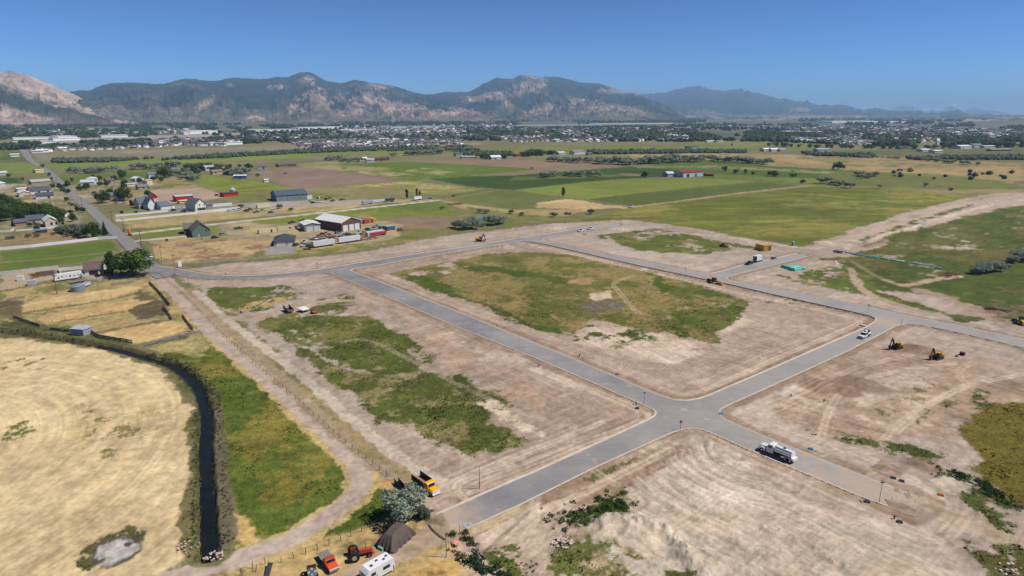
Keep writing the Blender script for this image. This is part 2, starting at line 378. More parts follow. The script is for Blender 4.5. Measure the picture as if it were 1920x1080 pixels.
layer([(640,283),(760,276),(800,280),(900,282),(960,276),(1240,270),(1240,278),(1100,284),(960,290),(860,288),(700,291),(640,294)], (126,134,74), (112,120,66), 90, 10, 8, seed=8, cls=1)
layer([(960,280),(1080,276),(1260,274),(1280,282),(1130,290),(1000,286)], (132,136,76), (104,118,66), 80, 8, 8, seed=9, cls=1)
layer([(1280,266),(1500,265),(1560,276),(1500,284),(1280,278)], (128,134,74), (112,120,72), 80, 10, 8, seed=10, cls=1)
layer([(1500,284),(1920,276),(1920,294),(1700,292),(1540,290)], (118,118,76), (98,106,66), 80, 10, 8, seed=11)
# far bright field and friends
layer([(86,305),(300,294.5),(500,286),(640,279),(700,279),(700,285),(600,292),(480,300),(330,306),(110,320)], (126,146,70), (110,132,62), 120, 4, 4, seed=12, cls=1)
layer([(0,307),(78,306),(84,322),(0,327)], (124,142,72), (116,130,66), 90, 4, 4, seed=13, cls=1)
layer([(96,321),(330,308),(480,301),(700,287),(700,293),(560,303),(350,312),(120,328)], (140,128,96), (110,112,70), 60, 8, 6, seed=14)
layer([(104,329),(200,325),(300,318),(335,320),(300,333),(110,343)], (78,104,50), (104,122,60), 60, 5, 4, seed=15, cls=1)
layer([(0,333),(36,333),(40,344),(0,346)], (52,84,44), (60,92,48), 40, 3, 3, seed=16, cls=1)
# village floor
layer([(0,345),(110,343),(330,332),(372,346),(230,372),(170,395),(150,440),(0,470)], (165,150,120), (118,120,74), 22, 8, 4, seed=17, c3=(184,168,146), c3q=.6)
layer([(230,352),(322,333),(372,347),(345,353),(290,362),(250,366)], (176,154,108), (128,122,78), 30, 4, 3, seed=18, c3=(110,116,66))
layer([(352,326),(372,325),(445,334),(548,352),(500,360),(425,364),(372,346)], (132,142,66), (118,130,58), 60, 3, 3, seed=19, cls=1, rows=(R(14), 11, .25), grn=0)
layer([(235,376),(290,355),(375,350),(428,368),(360,379),(240,384)], (184,160,138), (172,148,126), 40, 4, 3, seed=20, cls=1)
layer([(420,365),(548,353),(640,348),(700,345),(760,352),(830,372),(700,380),(560,384),(440,388)], (112,118,66), (150,138,98), 40, 8, 5, seed=21, grn=0)
# patchwork
layer([(466,321),(575,312.5),(640,318.5),(762,339),(640,347),(600,350.5),(545,351.5)], (148,126,110), (134,114,98), 90, 3, 3, seed=22, cls=1, rows=(R(20), 9, .05))
layer([(560,306),(640,302),(760,303),(700,312),(640,320),(575,313)], (176,164,118), (130,130,80), 50, 10, 6, seed=23)
layer([(640,307),(770,303),(960,313),(1025,318),(960,328),(890,333),(775,339),(640,319)], (84,116,46), (96,124,52), 80, 4, 4, seed=24, cls=1, c3=(170,158,112), c3q=.66)
layer([(640,309),(740,316),(700,320),(640,319)], (170,152,118), (130,130,76), 40, 8, 6, seed=25)
layer([(775,302),(960,298),(1050,303),(1172,311),(960,330),(895,328),(1012,317.5),(960,313),(800,304)], (152,128,106), (140,118,98), 90, 3, 4, seed=26, cls=1)
layer([(1000,316),(1110,309),(1150,311),(1010,321)], (122,124,76), (150,128,104), 60, 4, 4, seed=27)
layer([(800,335),(890,330),(960,329),(1180,312),(1282,318),(1282,329),(1150,336),(1060,345),(960,356),(880,349)], (62,98,46), (54,86,42), 90, 4, 4, seed=28, cls=1)
layer([(960,331),(1200,326),(1220,328),(1060,334),(960,338)], (108,120,72), (70,98,50), 60, 4, 4, seed=29)
layer([(1160,325),(1200,326),(1205,330),(1170,329)], (150,126,96), (140,120,90), 50, 2, 2, seed=30)
layer([(1200,306),(1340,300),(1500,308),(1600,315),(1700,325),(1720,338),(1640,346),(1560,348),(1430,341),(1280,330),(1270,318)], (86,116,52), (74,104,48), 90, 5, 4, seed=31, cls=1, c3=(120,128,72))
layer([(1200,311),(1340,310),(1560,321),(1720,330),(1718,333),(1540,325),(1340,314),(1200,314)], (158,146,112), (128,128,84), 60, 3, 3, seed=32, cov=.7)
layer([(970,356),(1100,340),(1290,332),(1425,340),(1105,373),(1060,369),(1000,361.5)], (132,146,72), (122,136,66), 90, 3, 3, seed=33, cls=1, c3=(146,146,84))
layer([(1340,326),(1560,336),(1600,345),(1500,345),(1420,340),(1340,333)], (124,134,66), (108,122,60), 60, 3, 3, seed=34, cls=1)
layer([(1105,374),(1422,341),(1505,347),(1205,386.5),(1150,381)], (88,106,54), (94,110,58), 60, 2, 3, seed=35, cls=1, rows=(ang(P(1105,374), P(1422,341)), 7.5, .42))
layer([(1010,376),(1050,371),(1180,388),(1110,393),(1000,389)], (216,188,138), (196,168,118), 30, 4, 2, seed=36)
layer([(830,378),(900,386),(960,393),(1060,392),(1110,393),(1060,404),(1020,408),(960,402),(880,392)], (192,168,122), (150,138,84), 30, 5, 3, seed=37)
layer([(640,349),(770,339.5),(905,353),(880,359),(815,366),(740,351)], (188,172,118), (142,136,78), 40, 4, 3, seed=38, cls=1, st=('dir', R(-35)), sta=.6, stL=90, stW=5, stc=(112,122,60))
layer([(830,370),(890,360),(940,354),(830,367)], (92,116,52), (80,104,46), 40, 4, 3, seed=39)
layer([(830,372),(905,354),(970,357),(1005,363),(1060,373),(1010,379),(965,393),(880,380)], (116,122,74), (104,114,66), 60, 4, 3, seed=40, cls=1)
layer([(860,400),(880,388),(960,400),(1080,404),(1150,398),(1180,410),(1090,412),(960,420),(860,432),(770,448),(700,445),(720,428),(850,424)], (112,116,58), (140,132,84), 16, 5, 3, seed=41, grn=.25)
layer([(1090,413),(1180,391),(1520,349),(1690,352),(1862,372),(1700,420),(1560,456),(1502,461),(1385,441),(1290,425),(1200,413)], (116,122,56), (100,112,50), 36, 3, 2, seed=42, cls=1, c3=(144,136,70), c3q=.56, st=('dir', R(10)), sta=.2, stL=60, stW=9)
layer([(1520,349),(1920,352),(1920,364),(1862,362),(1690,353)], (130,130,72), (112,118,62), 40, 4, 3, seed=43)
layer([(1720,356),(1920,354),(1920,362),(1760,361)], (176,150,110), (136,130,84), 30, 4, 3, seed=44)
path([(1424,360),(1560,370),(1680,381),(1790,394)], 5, (66,84,44), (84,100,50), seed=45)
path([(1424,358),(1560,367.5),(1690,379),(1800,391)], 2.2, (160,152,108), (130,130,80), a0=.7, seed=46)
path([(1170,390),(1230,382),(1300,373),(1400,360),(1520,347)], 4.5, (204,172,132), (184,156,112), seed=47, edge=1)
path([(1110,373),(1280,354),(1425,340)], 4, (58,78,40), (70,88,46), seed=48)
path([(640,320),(760,339),(800,345),(900,352)], 3, (66,78,46), (96,96,58), seed=49, brk=.35)
path([(1340,331),(1500,343),(1640,348),(1900,352)], 5, (64,80,44), (90,100,56), seed=50)
layer([(1180,289),(1340,287),(1500,290),(1700,296),(1920,306),(1920,348),(1760,334),(1620,321),(1450,311),(1390,302),(1190,296)], (184,154,110), (150,134,88), 50, 8, 5, seed=51, c3=(116,116,72), c3q=.6, c3s=34)
path([(1560,303),(1640,307),(1760,312),(1920,318)], 5, (206,190,166), (180,160,130), seed=52, a0=.8)
path([(1440,300),(1560,305),(1640,309)], 4, (206,190,166), (180,160,130), seed=53, a0=.7, brk=.4)
layer([(1540,326),(1640,322),(1780,328),(1880,340),(1920,350),(1700,350),(1560,346)], (122,124,72), (108,114,62), 50, 6, 4, seed=54)
# around the farm lane
layer([(215,406),(440,391),(525,388),(560,385),(700,378),(800,370),(812,374),(520,402),(245,429)], (192,170,124), (156,142,96), 24, 4, 3, seed=55)
layer([(250,432),(520,405),(815,377),(860,398),(850,405),(760,404),(690,412),(560,420),(430,426),(275,447)], (124,136,62), (108,124,56), 30, 4, 3, seed=56, cls=1, c3=(158,146,90), c3q=.66)
layer([(690,380),(815,377),(856,394),(790,396)], (88,118,52), (100,124,56), 30, 5, 3, seed=57)
layer([(720,410),(800,404),(862,403),(850,424),(800,431),(715,428)], (150,126,104), (130,116,88), 20, 4, 3, seed=58)
layer([(400,416),(560,418),(690,414),(760,420),(740,444),(640,470),(560,474),(500,468),(420,440)], (176,160,132), (150,136,104), 14, 5, 3, seed=59, c3=(196,172,118), c3q=.6)
layer([(285,452),(400,445),(470,447),(505,452),(512,462),(450,482),(335,492),(295,482)], (200,172,124), (184,158,112), 14, 3, 2, seed=60, c3=(150,118,96), c3q=.58, c3s=12, st=('dir', R(60)), sta=.12, stL=10, stW=1.2, grn=.05)
layer([(265,448),(400,441),(470,443),(400,449),(290,456)], (150,142,92), (180,160,112), 12, 3, 2, seed=61, grn=.2)
layer([(300,494),(420,489),(560,478),(660,467),(780,452),(770,447),(700,452),(560,468),(430,483)], (118,122,66), (170,152,104), 9, 3, 2, seed=62, cov=.8, grn=.3)
path([(298,494),(360,491),(430,487),(500,482)], 4, (140,136,134), (160,148,134), a0=.8, seed=63)
path([(245,438),(400,420),(560,403),(700,388),(822,375)], 6.5, (214,204,190), (198,186,170), seed=64, cls=2)
path([(245,434),(400,416),(560,399)], 1.6, (96,78,64), (110,90,70), seed=65, a0=.8)
path([(250,452),(300,447),(360,441)], 5, (222,212,198), (200,190,176), seed=66, cls=2)
layer([(505,462),(544,460),(556,474),(500,478),(496,474)], (150,148,146), (160,154,148), 6, .3, .4, seed=67)
layer([(470,381),(560,376),(690,374),(760,377),(690,384),(560,388),(440,388)], (176,166,154), (166,150,132), 20, 3, 2, seed=68)
layer([(330,384),(480,380),(478,384),(330,391)], (156,152,148), (150,146,140), 20, 1, 1, seed=69)
layer([(205,399),(330,390),(440,384),(450,389),(330,396),(212,406)], (156,152,148), (126,130,84), 14, 2, 2, seed=70)
path([(822,375),(900,362),(940,355)], 3, (184,164,124), (150,138,92), seed=71, a0=.8)
path([(830,376),(880,384),(960,393),(1000,392)], 5, (192,168,126), (170,150,104), seed=72, a0=.7)
# left side paddocks
layer([(0,432),(130,424),(150,438),(200,446),(218,446),(120,456),(0,468)], (150,132,96), (124,118,74), 14, 4, 2, seed=73, grn=.25, c3=(168,134,100), c3q=.58)
layer([(0,473),(120,459),(205,450.5),(222,468),(160,490),(60,500),(0,512)], (88,116,52), (96,122,54), 30, 1.5, 1.5, seed=74, cls=1, grn=.2)
path([(0,492),(80,485),(150,478),(225,470)], 3.4, (150,130,104), (126,116,80), seed=75)
layer([(0,513),(60,503),(110,500),(114,512),(100,522),(0,545)], (186,166,142), (172,150,122), 10, 2, 1.5, seed=76, c3=(120,92,72), c3q=.66)
layer([(50,513),(100,506),(102,514),(60,522)], (92,72,58), (110,84,66), 6, 2, 1.5, seed=77)
layer([(160,516),(215,510),(290,512),(260,520),(170,526)], (184,168,148), (170,156,136), 10, 2, 1.5, seed=78)
layer([(0,545),(60,533),(110,525),(170,527),(265,520),(300,518),(330,535),(370,585),(395,615),(370,628),(250,644),(150,632),(0,625)], (196,170,118), (158,146,96), 12, 3, 2, seed=79, cls=3, c3=(122,118,72), c3q=.6, grn=.1)
layer([(40,572),(110,556),(245,534),(262,540),(240,556),(120,578),(40,584)], (222,194,138), (208,178,122), 12, 2, 1.5, seed=80, cls=3, st=('dir', R(8)), sta=.10, stL=14, stW=1.2)
layer([(70,592),(180,574),(275,554),(296,560),(270,572),(140,600),(90,606)], (216,184,128), (202,168,114), 12, 2, 1.5, seed=81, cls=3, st=('dir', R(8)), sta=.10, stL=14, stW=1.2)
layer([(100,607),(200,592),(300,576),(312,584),(230,600),(140,614)], (190,166,112), (160,146,92), 10, 2, 1.5, seed=82, cls=3)
layer([(185,625),(260,610),(325,598),(350,603),(354,620),(255,643),(240,637)], (224,192,134), (208,176,120), 10, 2, 1.2, seed=83, cls=3)
layer([(318,574),(335,574),(375,610),(352,604)], (216,184,128), (180,160,106), 8, 1.5, 1.2, seed=84, cls=3)
layer([(235,552),(262,534),(285,545),(300,560),(262,566)], (96,98,66), (122,100,76), 8, 2.5, 1.5, seed=85, grn=.2)
layer([(245,575),(300,557),(320,590),(260,600)], (112,92,70), (96,94,66), 8, 3, 1.5, seed=86, grn=.2)
layer([(12,563),(50,562),(38,590),(68,604),(60,612),(10,598)], (98,94,64), (128,110,84), 8, 3, 1.5, seed=87, grn=.3)
layer([(0,600),(120,612),(180,625),(240,640),(255,656),(130,640),(0,632)], (78,92,48), (108,108,72), 5, 2, 1.2, seed=88, grn=.9, rough=.25)
for i_, q_ in enumerate([[(20,592),(64,583),(120,574),(180,565),(240,553),(280,547)], [(75,607),(160,595),(240,581),(300,569)], [(185,623),(250,610),(324,597)], [(-10,549),(60,535),(110,527),(170,531)]]): path(q_, 2.6, (112,108,72), (138,122,84), a0=.85, seed=460 + i_, edge=.9, grn=.4)
# big mown field, bottom left
HC = P(-420, 905)
layer([(-300,640),(0,633),(60,634),(110,641),(200,654),(270,680),(320,706),(350,735),(365,768),(372,830),(360,880),(350,960),(345,1020),(330,1060),(250,1110),(-200,1180)], (228,204,158), (219,192,146), 22, 2, 1.5, seed=90, cls=4, st=('arc', HC, 130.), sta=.11, stL=60, stW=.8, c3=(210,188,138), c3q=.70, c3s=18, grn=.0)
layer([(200,740),(300,760),(290,820),(180,850),(80,840),(120,770)], (196,172,120), (212,186,136), 10, 8, 8, seed=91, cov=.6, st=('arc', HC, 130.), sta=.12, stL=50, stW=.7)
layer([(0,672),(60,668),(70,690),(0,700)], (112,116,62), (160,146,92), 4, 3, 1, seed=92, cov=.38, ck=3, grn=.4)
layer([(0,800),(50,790),(80,802),(20,822),(0,822)], (92,104,52), (130,126,70), 4, 2, 1, seed=93, cov=.5, ck=3, grn=.7)
layer([(140,770),(260,770),(250,840),(150,840)], (120,120,66), (150,136,84), 4, 6, 2, seed=94, cov=.25, ck=4, grn=.3)
layer([(350,735),(372,768),(378,830),(372,900),(360,960),(352,1050),(342,1052),(345,960),(355,880),(364,830),(358,780)], (176,136,104), (150,120,88), 5, 1.2, 1, seed=95, cov=.85)
# burnt heap
layer([(146,1052),(150,1030),(190,1005),(240,990),(268,998),(270,1015),(250,1045),(200,1066),(160,1066)], (84,92,52), (110,102,70), 3, 1.2, .6, seed=96, cov=.85, ck=3, grn=.8, rough=.1)
layer([(170,1044),(185,1018),(222,1004),(258,1008),(268,1022),(250,1046),(205,1064),(175,1058)], (110,98,88), (90,80,72), 2, .5, .5, seed=97)
layer([(174,1045),(190,1022),(225,1008),(255,1014),(262,1026),(240,1044),(205,1060),(180,1056)], (206,200,192), (170,160,152), 1.6, .6, .6, seed=98, cov=.8, ck=2.5, rough=.25)
# pasture between canal and lane
layer([(262,660),(330,632),(392,626),(440,660),(520,725),(600,800),(650,850),(664,880),(660,905),(636,938),(566,984),(480,1012),(450,985),(430,900),(410,760),(385,715),(300,682)], (102,120,54), (84,106,44), 12, 1.2, 1, seed=100, cls=3, grn=1, c3=(142,132,62), c3q=.57, c3s=16, st=('dir', R(25)), sta=.16, stL=12, stW=2.2)
layer([(262,660),(330,632),(385,624),(410,640),(380,668),(320,662),(290,672)], (190,172,118), (156,150,92), 6, 4, 3, seed=101, cov=.75, grn=.3)
layer([(428,958),(470,968),(482,1012),(470,1022),(440,1024),(432,1000)], (214,182,118), (196,164,104), 4, 1.5, .8, seed=102, cls=3)
layer([(505,1000),(540,960),(575,950),(590,985),(540,1000)], (160,152,98), (110,120,60), 4, 3, 2, seed=103, cov=.5, ck=5, grn=.6)
layer([(552,1032),(560,1015),(640,965),(680,915),(690,895),(730,900),(752,935),(745,960),(700,975),(640,1005),(590,1022)], (80,104,44), (94,112,50), 5, .8, .8, seed=104, cls=3, grn=1)
layer([(688,872),(700,868),(745,905),(760,925),(735,925),(705,905),(690,892)], (214,180,118), (196,160,100), 3, .8, .8, seed=105)
# lower left yard
layer([(300,1095),(440,1060),(556,1026),(640,996),(720,972),(780,970),(820,985),(830,1010),(850,1020),(850,1100),(300,1130)], (206,176,120), (180,154,106), 4, 1.2, 1, seed=106, c3=(132,122,78), c3q=.6, c3s=5, grn=.15)
layer([(1000,1090),(955,1080),(925,1050),(880,1020),(850,1010),(835,1030),(800,1050),(760,1100)], (218,180,112), (200,160,96), 4, 1, 1, seed=107, c3=(150,120,70), c3q=.64, grn=.1)
# -- building-site soil
layer([(330,508),(440,492),(560,484),(700,470),(776,452),(870,437),(952,428),(1040,418),(1180,412),(1290,425),(1385,443),(1500,462),(1540,452),(1600,430),(1700,398),(1800,374),(1862,362),(1940,360),(2100,372),(2200,700),(2200,1200),(860,1130),(905,1036),(858,1004),(826,1003),(812,985),(800,950),(760,905),(700,850),(600,740),(500,640),(420,575),(370,540),(345,522)],
      DIRT, DIRT2, 30, 2, 1.5, seed=110, st=('dir', R(40)), sta=.08, stL=45, stW=.8, stz=.04, rough=.05, c3=(202,186,170), c3q=.66, c3s=30)
for i, (pl, dr_) in enumerate([([(660,505),(950,452),(1010,456),(1350,528),(1640,590),(1620,612),(1300,748),(1240,745),(650,515)], -50),
                  ([(640,520),(1220,768),(1222,786),(850,950),(760,900)], 40), ([(880,995),(1280,808),(1330,812),(1700,966),(1500,1100),(900,1100)], 40)]):
    layer(pl, (182,161,143), (170,148,129), 26, 3, 3, seed=112 + i * 3, st=('dir', R(dr_)), sta=.10, stL=50, stW=.7, stz=.05, rough=.03, c3=(204,186,168), c3q=.68, c3s=18)
# darker, moist cut beside the kerbs
for k in 'abcdefg':
    pl = RL[k]; pl = np.vstack([pl, pl[:1]]) if k == 'b' else pl
    path(pl, 5.5, (148,122,98), (164,138,112), a0=.75, sm=0, wp=True, seed=120, edge=.6)
path(np.vstack([RL['c'][:9]]), 5.0, (222,198,158), (206,180,140), a0=.85, sm=0, wp=True, seed=121, edge=.5, brk=.42)
# greens on the site
def weeds(poly, cov=.75, ck=9, e=2.5, seed=0, c1=GR1, c2=GR2, g=1, **k):
    layer(poly, c1, c2, k.pop('ns', 7), e, .8, cov=cov, ck=ck, seed=seed, grn=g, rough=.10, **k)
weeds([(384,541),(420,536),(540,536),(576,542),(560,560),(520,566),(505,582),(455,588),(405,572)], .85, seed=130, c1=(84,96,48), c2=(104,110,60))
layer([(430,580),(450,572),(510,558),(560,552),(545,562),(500,574),(450,588)], (206,174,116), (176,152,98), 4, 2, 1, cov=.75, ck=5, seed=131, grn=.2)
weeds([(470,602),(560,580),(640,560),(652,576),(560,612),(500,625)], .62, 6, seed=132, c1=(104,108,58), c2=(140,126,78))
weeds([(600,562),(640,552),(668,566),(640,582),(600,585)], .6, 6, seed=133)
weeds([(478,606),(520,598),(600,590),(690,592),(735,612),(772,642),(776,668),(800,690),(790,715),(700,700),(640,690),(560,640),(500,620)], .99, 14, 2, seed=134, c1=(92,108,54), c2=(82,94,46), c3=(130,124,70), c3q=.57, c3s=12)
weeds([(520,625),(640,690),(720,698),(800,700),(880,706),(935,735),(945,755),(900,758),(930,790),(1000,818),(1008,830),(870,862),(800,832),(760,802),(660,735),(560,660)], 1.0, 9, 3, seed=135, c1=(98,110,56), c2=(82,94,48), c3=(152,138,94), c3q=.58, c3s=8)
weeds([(770,640),(800,680),(820,690),(800,660)], .7, 5, seed=136)
weeds([(860,705),(940,740),(950,760),(930,770),(870,740)], .8, 6, seed=137, c1=(74,92,40), c2=(66,84,38))
layer([(895,755),(925,750),(960,775),(1000,795),(1028,812),(1020,820),(985,812),(940,790),(915,775)], (218,200,174), (196,178,154), 5, 1.5, .8, seed=138, cov=.9, ck=5, rough=.08)
layer([(640,690),(740,640),(800,660),(860,700),(760,720),(700,740)], (166,150,116), (130,122,84), 5, 6, 3, seed=139, cov=.22, ck=6, grn=.3)
layer([(800,625),(850,622),(850,632),(815,634)], (222,200,172), (206,182,156), 4, 1.5, 1, seed=140)
layer([(1380,565),(1410,575),(1400,600),(1350,650),(1280,690),(1180,668),(1100,640),(1090,610),(1200,620),(1330,640)], (214,194,172), (196,172,150), 9, 4, 3, seed=141, cov=.8, ck=12, st=('dir', R(-62)), sta=.14, stL=16, stW=.8, stz=.05)
weeds([(740,512),(790,500),(850,488),(900,477),(970,470),(1060,477),(1200,500),(1290,530),(1400,565),(1385,590),(1352,620),(1336,640),(1262,628),(1180,612),(1110,604),(1080,628),(1030,618),(980,604),(925,572),(860,560),(800,540)], .98, 20, 3, seed=142, c1=(114,112,62), c2=(98,102,52), c3=(148,130,82), c3q=.51, c3s=13, ns=12)
weeds([(744,512),(800,515),(860,550),(930,573),(980,600),(1080,630),(1040,622),(960,602),(900,570),(810,545)], .85, 8, 2, seed=143, c1=(82,100,44), c2=(72,90,40))
weeds([(1060,640),(1100,606),(1200,615),(1280,632),(1240,640),(1160,650)], .42, 5, 3, seed=144, c1=(88,100,50), c2=(76,90,44))
weeds([(1200,500),(1300,530),(1400,565),(1385,592),(1340,640),(1270,630),(1250,560)], .55, 10, 2, seed=145, c1=(84,104,46), c2=(76,94,42))
weeds([(860,492),(940,500),(1060,520),(1060,530),(960,515),(850,500)], .7, 8, 3, seed=146, c1=(80,98,46), c2=(72,90,42))
layer([(1085,570),(1130,560),(1170,568),(1165,582),(1110,586)], (128,116,100), (108,102,80), 4, 2, 1.5, seed=147, cov=.8, ck=6, grn=.5)
layer([(845,490),(800,505),(760,514),(840,520),(860,505)], (196,176,154), (184,162,140), 8, 2, 2, seed=148, cov=.45)
layer([(1105,552),(1145,545),(1150,556),(1115,562)], (210,188,160), (190,166,136), 4, 1.5, 1, seed=149, cov=.8)
layer([(1060,520),(1110,520),(1105,532),(1065,530)], (176,140,104), (160,130,92), 4, 2, 1.5, seed=150, cov=.7)
path([(1190,515),(1165,524),(1150,532),(1160,545),(1172,560),(1180,570),(1200,588)], 2.4, (204,182,152), (184,162,130), a0=.8, seed=151, ruts=.9)
layer([(690,540),(700,560),(760,600),(850,640),(960,690),(1100,740),(1180,765),(1150,785),(1020,770),(900,700),(800,640),(700,590)], (190,160,138), (180,152,130), 14, 5, 5, seed=152, cov=.5, ck=16)
weeds([(1135,440),(1180,432),(1230,428),(1300,440),(1345,452),(1385,466),(1330,476),(1240,473),(1190,468),(1155,455)], .92, 14, 3, seed=153, c1=(102,112,54), c2=(84,100,48), c3=(138,128,72), c3q=.6)
weeds([(1562,455),(1620,438),(1720,408),(1840,372),(1852,377),(1735,414),(1640,444),(1585,458)], .6, 8, 2, seed=159)
weeds([(1360,455),(1420,460),(1440,468),(1380,464)], .8, 8, 2, seed=154)
weeds([(1095,438),(1150,438),(1140,448),(1100,444)], .35, 6, 2, seed=155)
# east of the branch street
weeds([(1462,515),(1490,520),(1560,488),(1620,486),(1650,500),(1760,520),(1740,530),(1650,545),(1700,560),(1760,580),(1780,590),(1720,578),(1620,552),(1560,540),(1500,530)], .82, 16, 3, seed=160, c1=(96,112,52), c2=(78,96,44), c3=(134,122,70), c3q=.62)
weeds([(1540,484),(1600,475),(1660,462),(1660,440),(1720,430),(1800,408),(1900,386),(2100,380),(2100,640),(1920,604),(1880,600),(1830,580),(1790,560),(1700,545),(1650,545),(1640,520),(1590,500)], .97, 24, 3, seed=161, c1=(84,100,46), c2=(74,92,42), c3=(112,106,58), c3q=.53, c3s=16, ns=10, st=('dir', R(35)), sta=.14, stL=14, stW=2.2)
layer([(1740,500),(1860,485),(1920,480),(1920,520),(1760,530)], (104,92,52), (88,96,46), 12, 6, 4, seed=162, cov=.35, grn=.7)
weeds([(1650,545),(1740,530),(1860,530),(1920,560),(1920,590),(1850,585),(1780,560),(1700,548)], .8, 10, 3, seed=163, c1=(86,104,48), c2=(74,92,42))
weeds([(1430,560),(1500,560),(1480,566),(1440,566)], .4, 4, 2, seed=164)
weeds([(1780,590),(1850,592),(1855,600),(1800,602)], .9, 6, 1.5, seed=165)
path([(1560,458),(1640,432),(1740,400),(1830,378),(1940,364)], 9, (200,178,156), (182,160,138), seed=166, edge=2)
path([(1560,452),(1640,425),(1720,404),(1800,380),(1860,366)], 4, (186,166,142), (140,134,92), seed=167, edge=2.5, brk=.45)
path([(1660,524),(1700,534),(1760,522),(1800,518)], 4, (200,178,154), (184,160,134), seed=168, edge=.8)
path([(1600,490),(1640,515),(1680,532)], 2.6, (190,170,140), (160,146,100), seed=169, a0=.8, ruts=.9)
path([(1595,502),(1608,530),(1640,555),(1700,575)], 4, (190,168,144), (170,148,120), seed=170, edge=.8)
path([(1720,545),(1790,562),(1850,592),(1900,602),(1990,612)], 8, (184,160,138), (160,136,114), seed=171, edge=2.5, a0=.9)
layer([(1870,560),(1920,575),(1990,600),(1920,610),(1870,600)], (118,96,78), (140,118,96), 8, 3, 3, seed=172, cov=.6)
layer([(1500,500),(1560,470),(1620,470),(1580,490),(1600,505),(1540,530),(1480,530)], (196,176,154), (182,158,136), 10, 4, 3, seed=173, cov=.45)
# foreground scraped soil
AC = P(1175, 870)
layer([(1180,860),(1300,820),(1400,860),(1520,930),(1700,1000),(1800,1120),(1200,1140),(1230,1080),(1170,990),(1160,920)], (202,186,166), (186,168,148), 9, 3, 3, seed=180, st=('dir', R(-50)), sta=.15, stL=34, stW=.8, stz=.12, rough=.07)
layer([(1175,880),(1240,860),(1330,825),(1400,850),(1450,900),(1470,960),(1400,1010),(1330,1010),(1260,985),(1190,950)], (210,194,174), (192,174,152), 8, 3, 2, seed=181, st=('arc', P(1420,850), 30.), sta=.20, stL=26, stW=.9, stz=.16, rough=.06)
layer([(1120,770+225),(1180,970),(1260,985),(1340,1010),(1420,1050),(1460,1120),(1100,1120),(1060,1040)], (208,194,176), (190,172,152), 4, 2, 1.5, seed=182, cov=.6, ck=8, rough=.2)
layer([(900,925),(1150,880),(1280,825),(1300,850),(1200,890),(1150,950),(1040,960)], (166,140,118), (150,126,104), 6, 3, 3, seed=183, rough=.12)
layer([(1190,860),(1240,838),(1280,846),(1250,872),(1200,890),(1150,895)], (146,118,96), (158,132,108), 4, 2, 2, seed=184, rough=.1)
layer([(900,1010),(1060,950),(1120,990),(1030,1060),(960,1085),(930,1040)], (196,176,154), (182,160,138), 6, 3, 2, seed=185, rough=.06, st=('dir', R(60)), sta=.1, stL=9, stW=.7, stz=.06)
weeds([(1050,968),(1075,955),(1120,945),(1148,935),(1172,918),(1178,935),(1172,962),(1150,975),(1110,980),(1080,985),(1060,975)], .8, 4, 1.2, seed=186, c1=(76,96,42), c2=(66,86,38), ns=3)
weeds([(1060,1000),(1120,1000),(1200,1020),(1230,1060),(1230,1120),(1050,1120),(1045,1050)], .72, 7, 2, seed=187, c1=(96,110,52), c2=(120,118,68), c3=(186,166,130), c3q=.58, c3s=5)
weeds([(915,1035),(960,1025),(985,1060),(1000,1100),(950,1100),(925,1060)], .5, 3, 1.2, seed=188, c1=(88,102,50), c2=(104,110,66))
weeds([(1095,898),(1190,856),(1196,860),(1110,902)], .75, 3, .8, seed=189)
weeds([(1260,1075),(1300,1068),(1310,1090),(1270,1100)], .7, 4, 1, seed=190)
# slope east of the cross street
layer([(1450,740),(1560,680),(1640,650),(1760,660),(1960,700),(2000,760),(1850,770),(1800,820),(1600,830),(1480,790)], (186,162,140), (170,144,122), 12, 4, 3, seed=192, st=('arc', P(1900,470), 130.), sta=.13, stL=40, stW=.9, stz=.09, rough=.05, c3=(206,188,168), c3q=.66, c3s=14)
layer([(1490,738),(1500,708),(1545,695),(1590,705),(1600,735),(1560,750)], (184,156,130), (170,142,118), 5, 2, 2, seed=193, st=('arc', P(1535,760), 14.), sta=.16, stL=9, stW=.8, stz=.10)
layer([(1590,750),(1640,715),(1680,700),(1740,690),(1700,720),(1640,750),(1610,760)], (208,188,168), (194,172,150), 6, 3, 3, seed=194, cov=.7)
layer([(1740,780),(1850,700),(1960,730),(1960,790),(1820,800)], (176,152,130), (156,132,110), 6, 3, 2, seed=195, st=('dir', R(-58)), sta=.16, stL=24, stW=.8, stz=.12, rough=.05)
weeds([(1838,725),(1858,722),(1848,745),(1856,762),(1830,768),(1822,748)], .85, 4, 1, seed=196)
weeds([(1480,785),(1530,800),(1640,820),(1740,838),(1780,850),(1740,862),(1640,845),(1520,808)], .42, 5, 2, seed=197)
weeds([(1650,820),(1710,828),(1770,855),(1740,862),(1680,850),(1640,838)], .75, 5, 2, seed=198, c1=(84,98,46), c2=(74,90,42))
weeds([(1690,790),(1740,760),(1730,795),(1700,800)], .55, 4, 1.5, seed=199)
weeds([(1640,720),(1760,720),(1820,760),(1700,800),(1600,780)], .22, 5, 3, seed=200, c1=(112,108,62), c2=(140,126,86))
layer([(1960,745),(1900,752),(1858,758),(1838,775),(1800,795),(1797,812),(1830,845),(1845,862),(1822,878),(1840,892),(1880,925),(1920,950),(2100,1000),(2200,800)], (120,108,44), (106,98,42), 12, 1.2, 1, seed=201, cls=3, grn=.9, c3=(134,112,52), c3q=.6, st=('dir', R(5)), sta=.12, stL=9, stW=2)
weeds([(1760,882),(1790,876),(1840,895),(1900,945),(1890,960),(1840,930),(1780,892)], .92, 5, 1.2, seed=202, c1=(74,90,40), c2=(64,82,38))
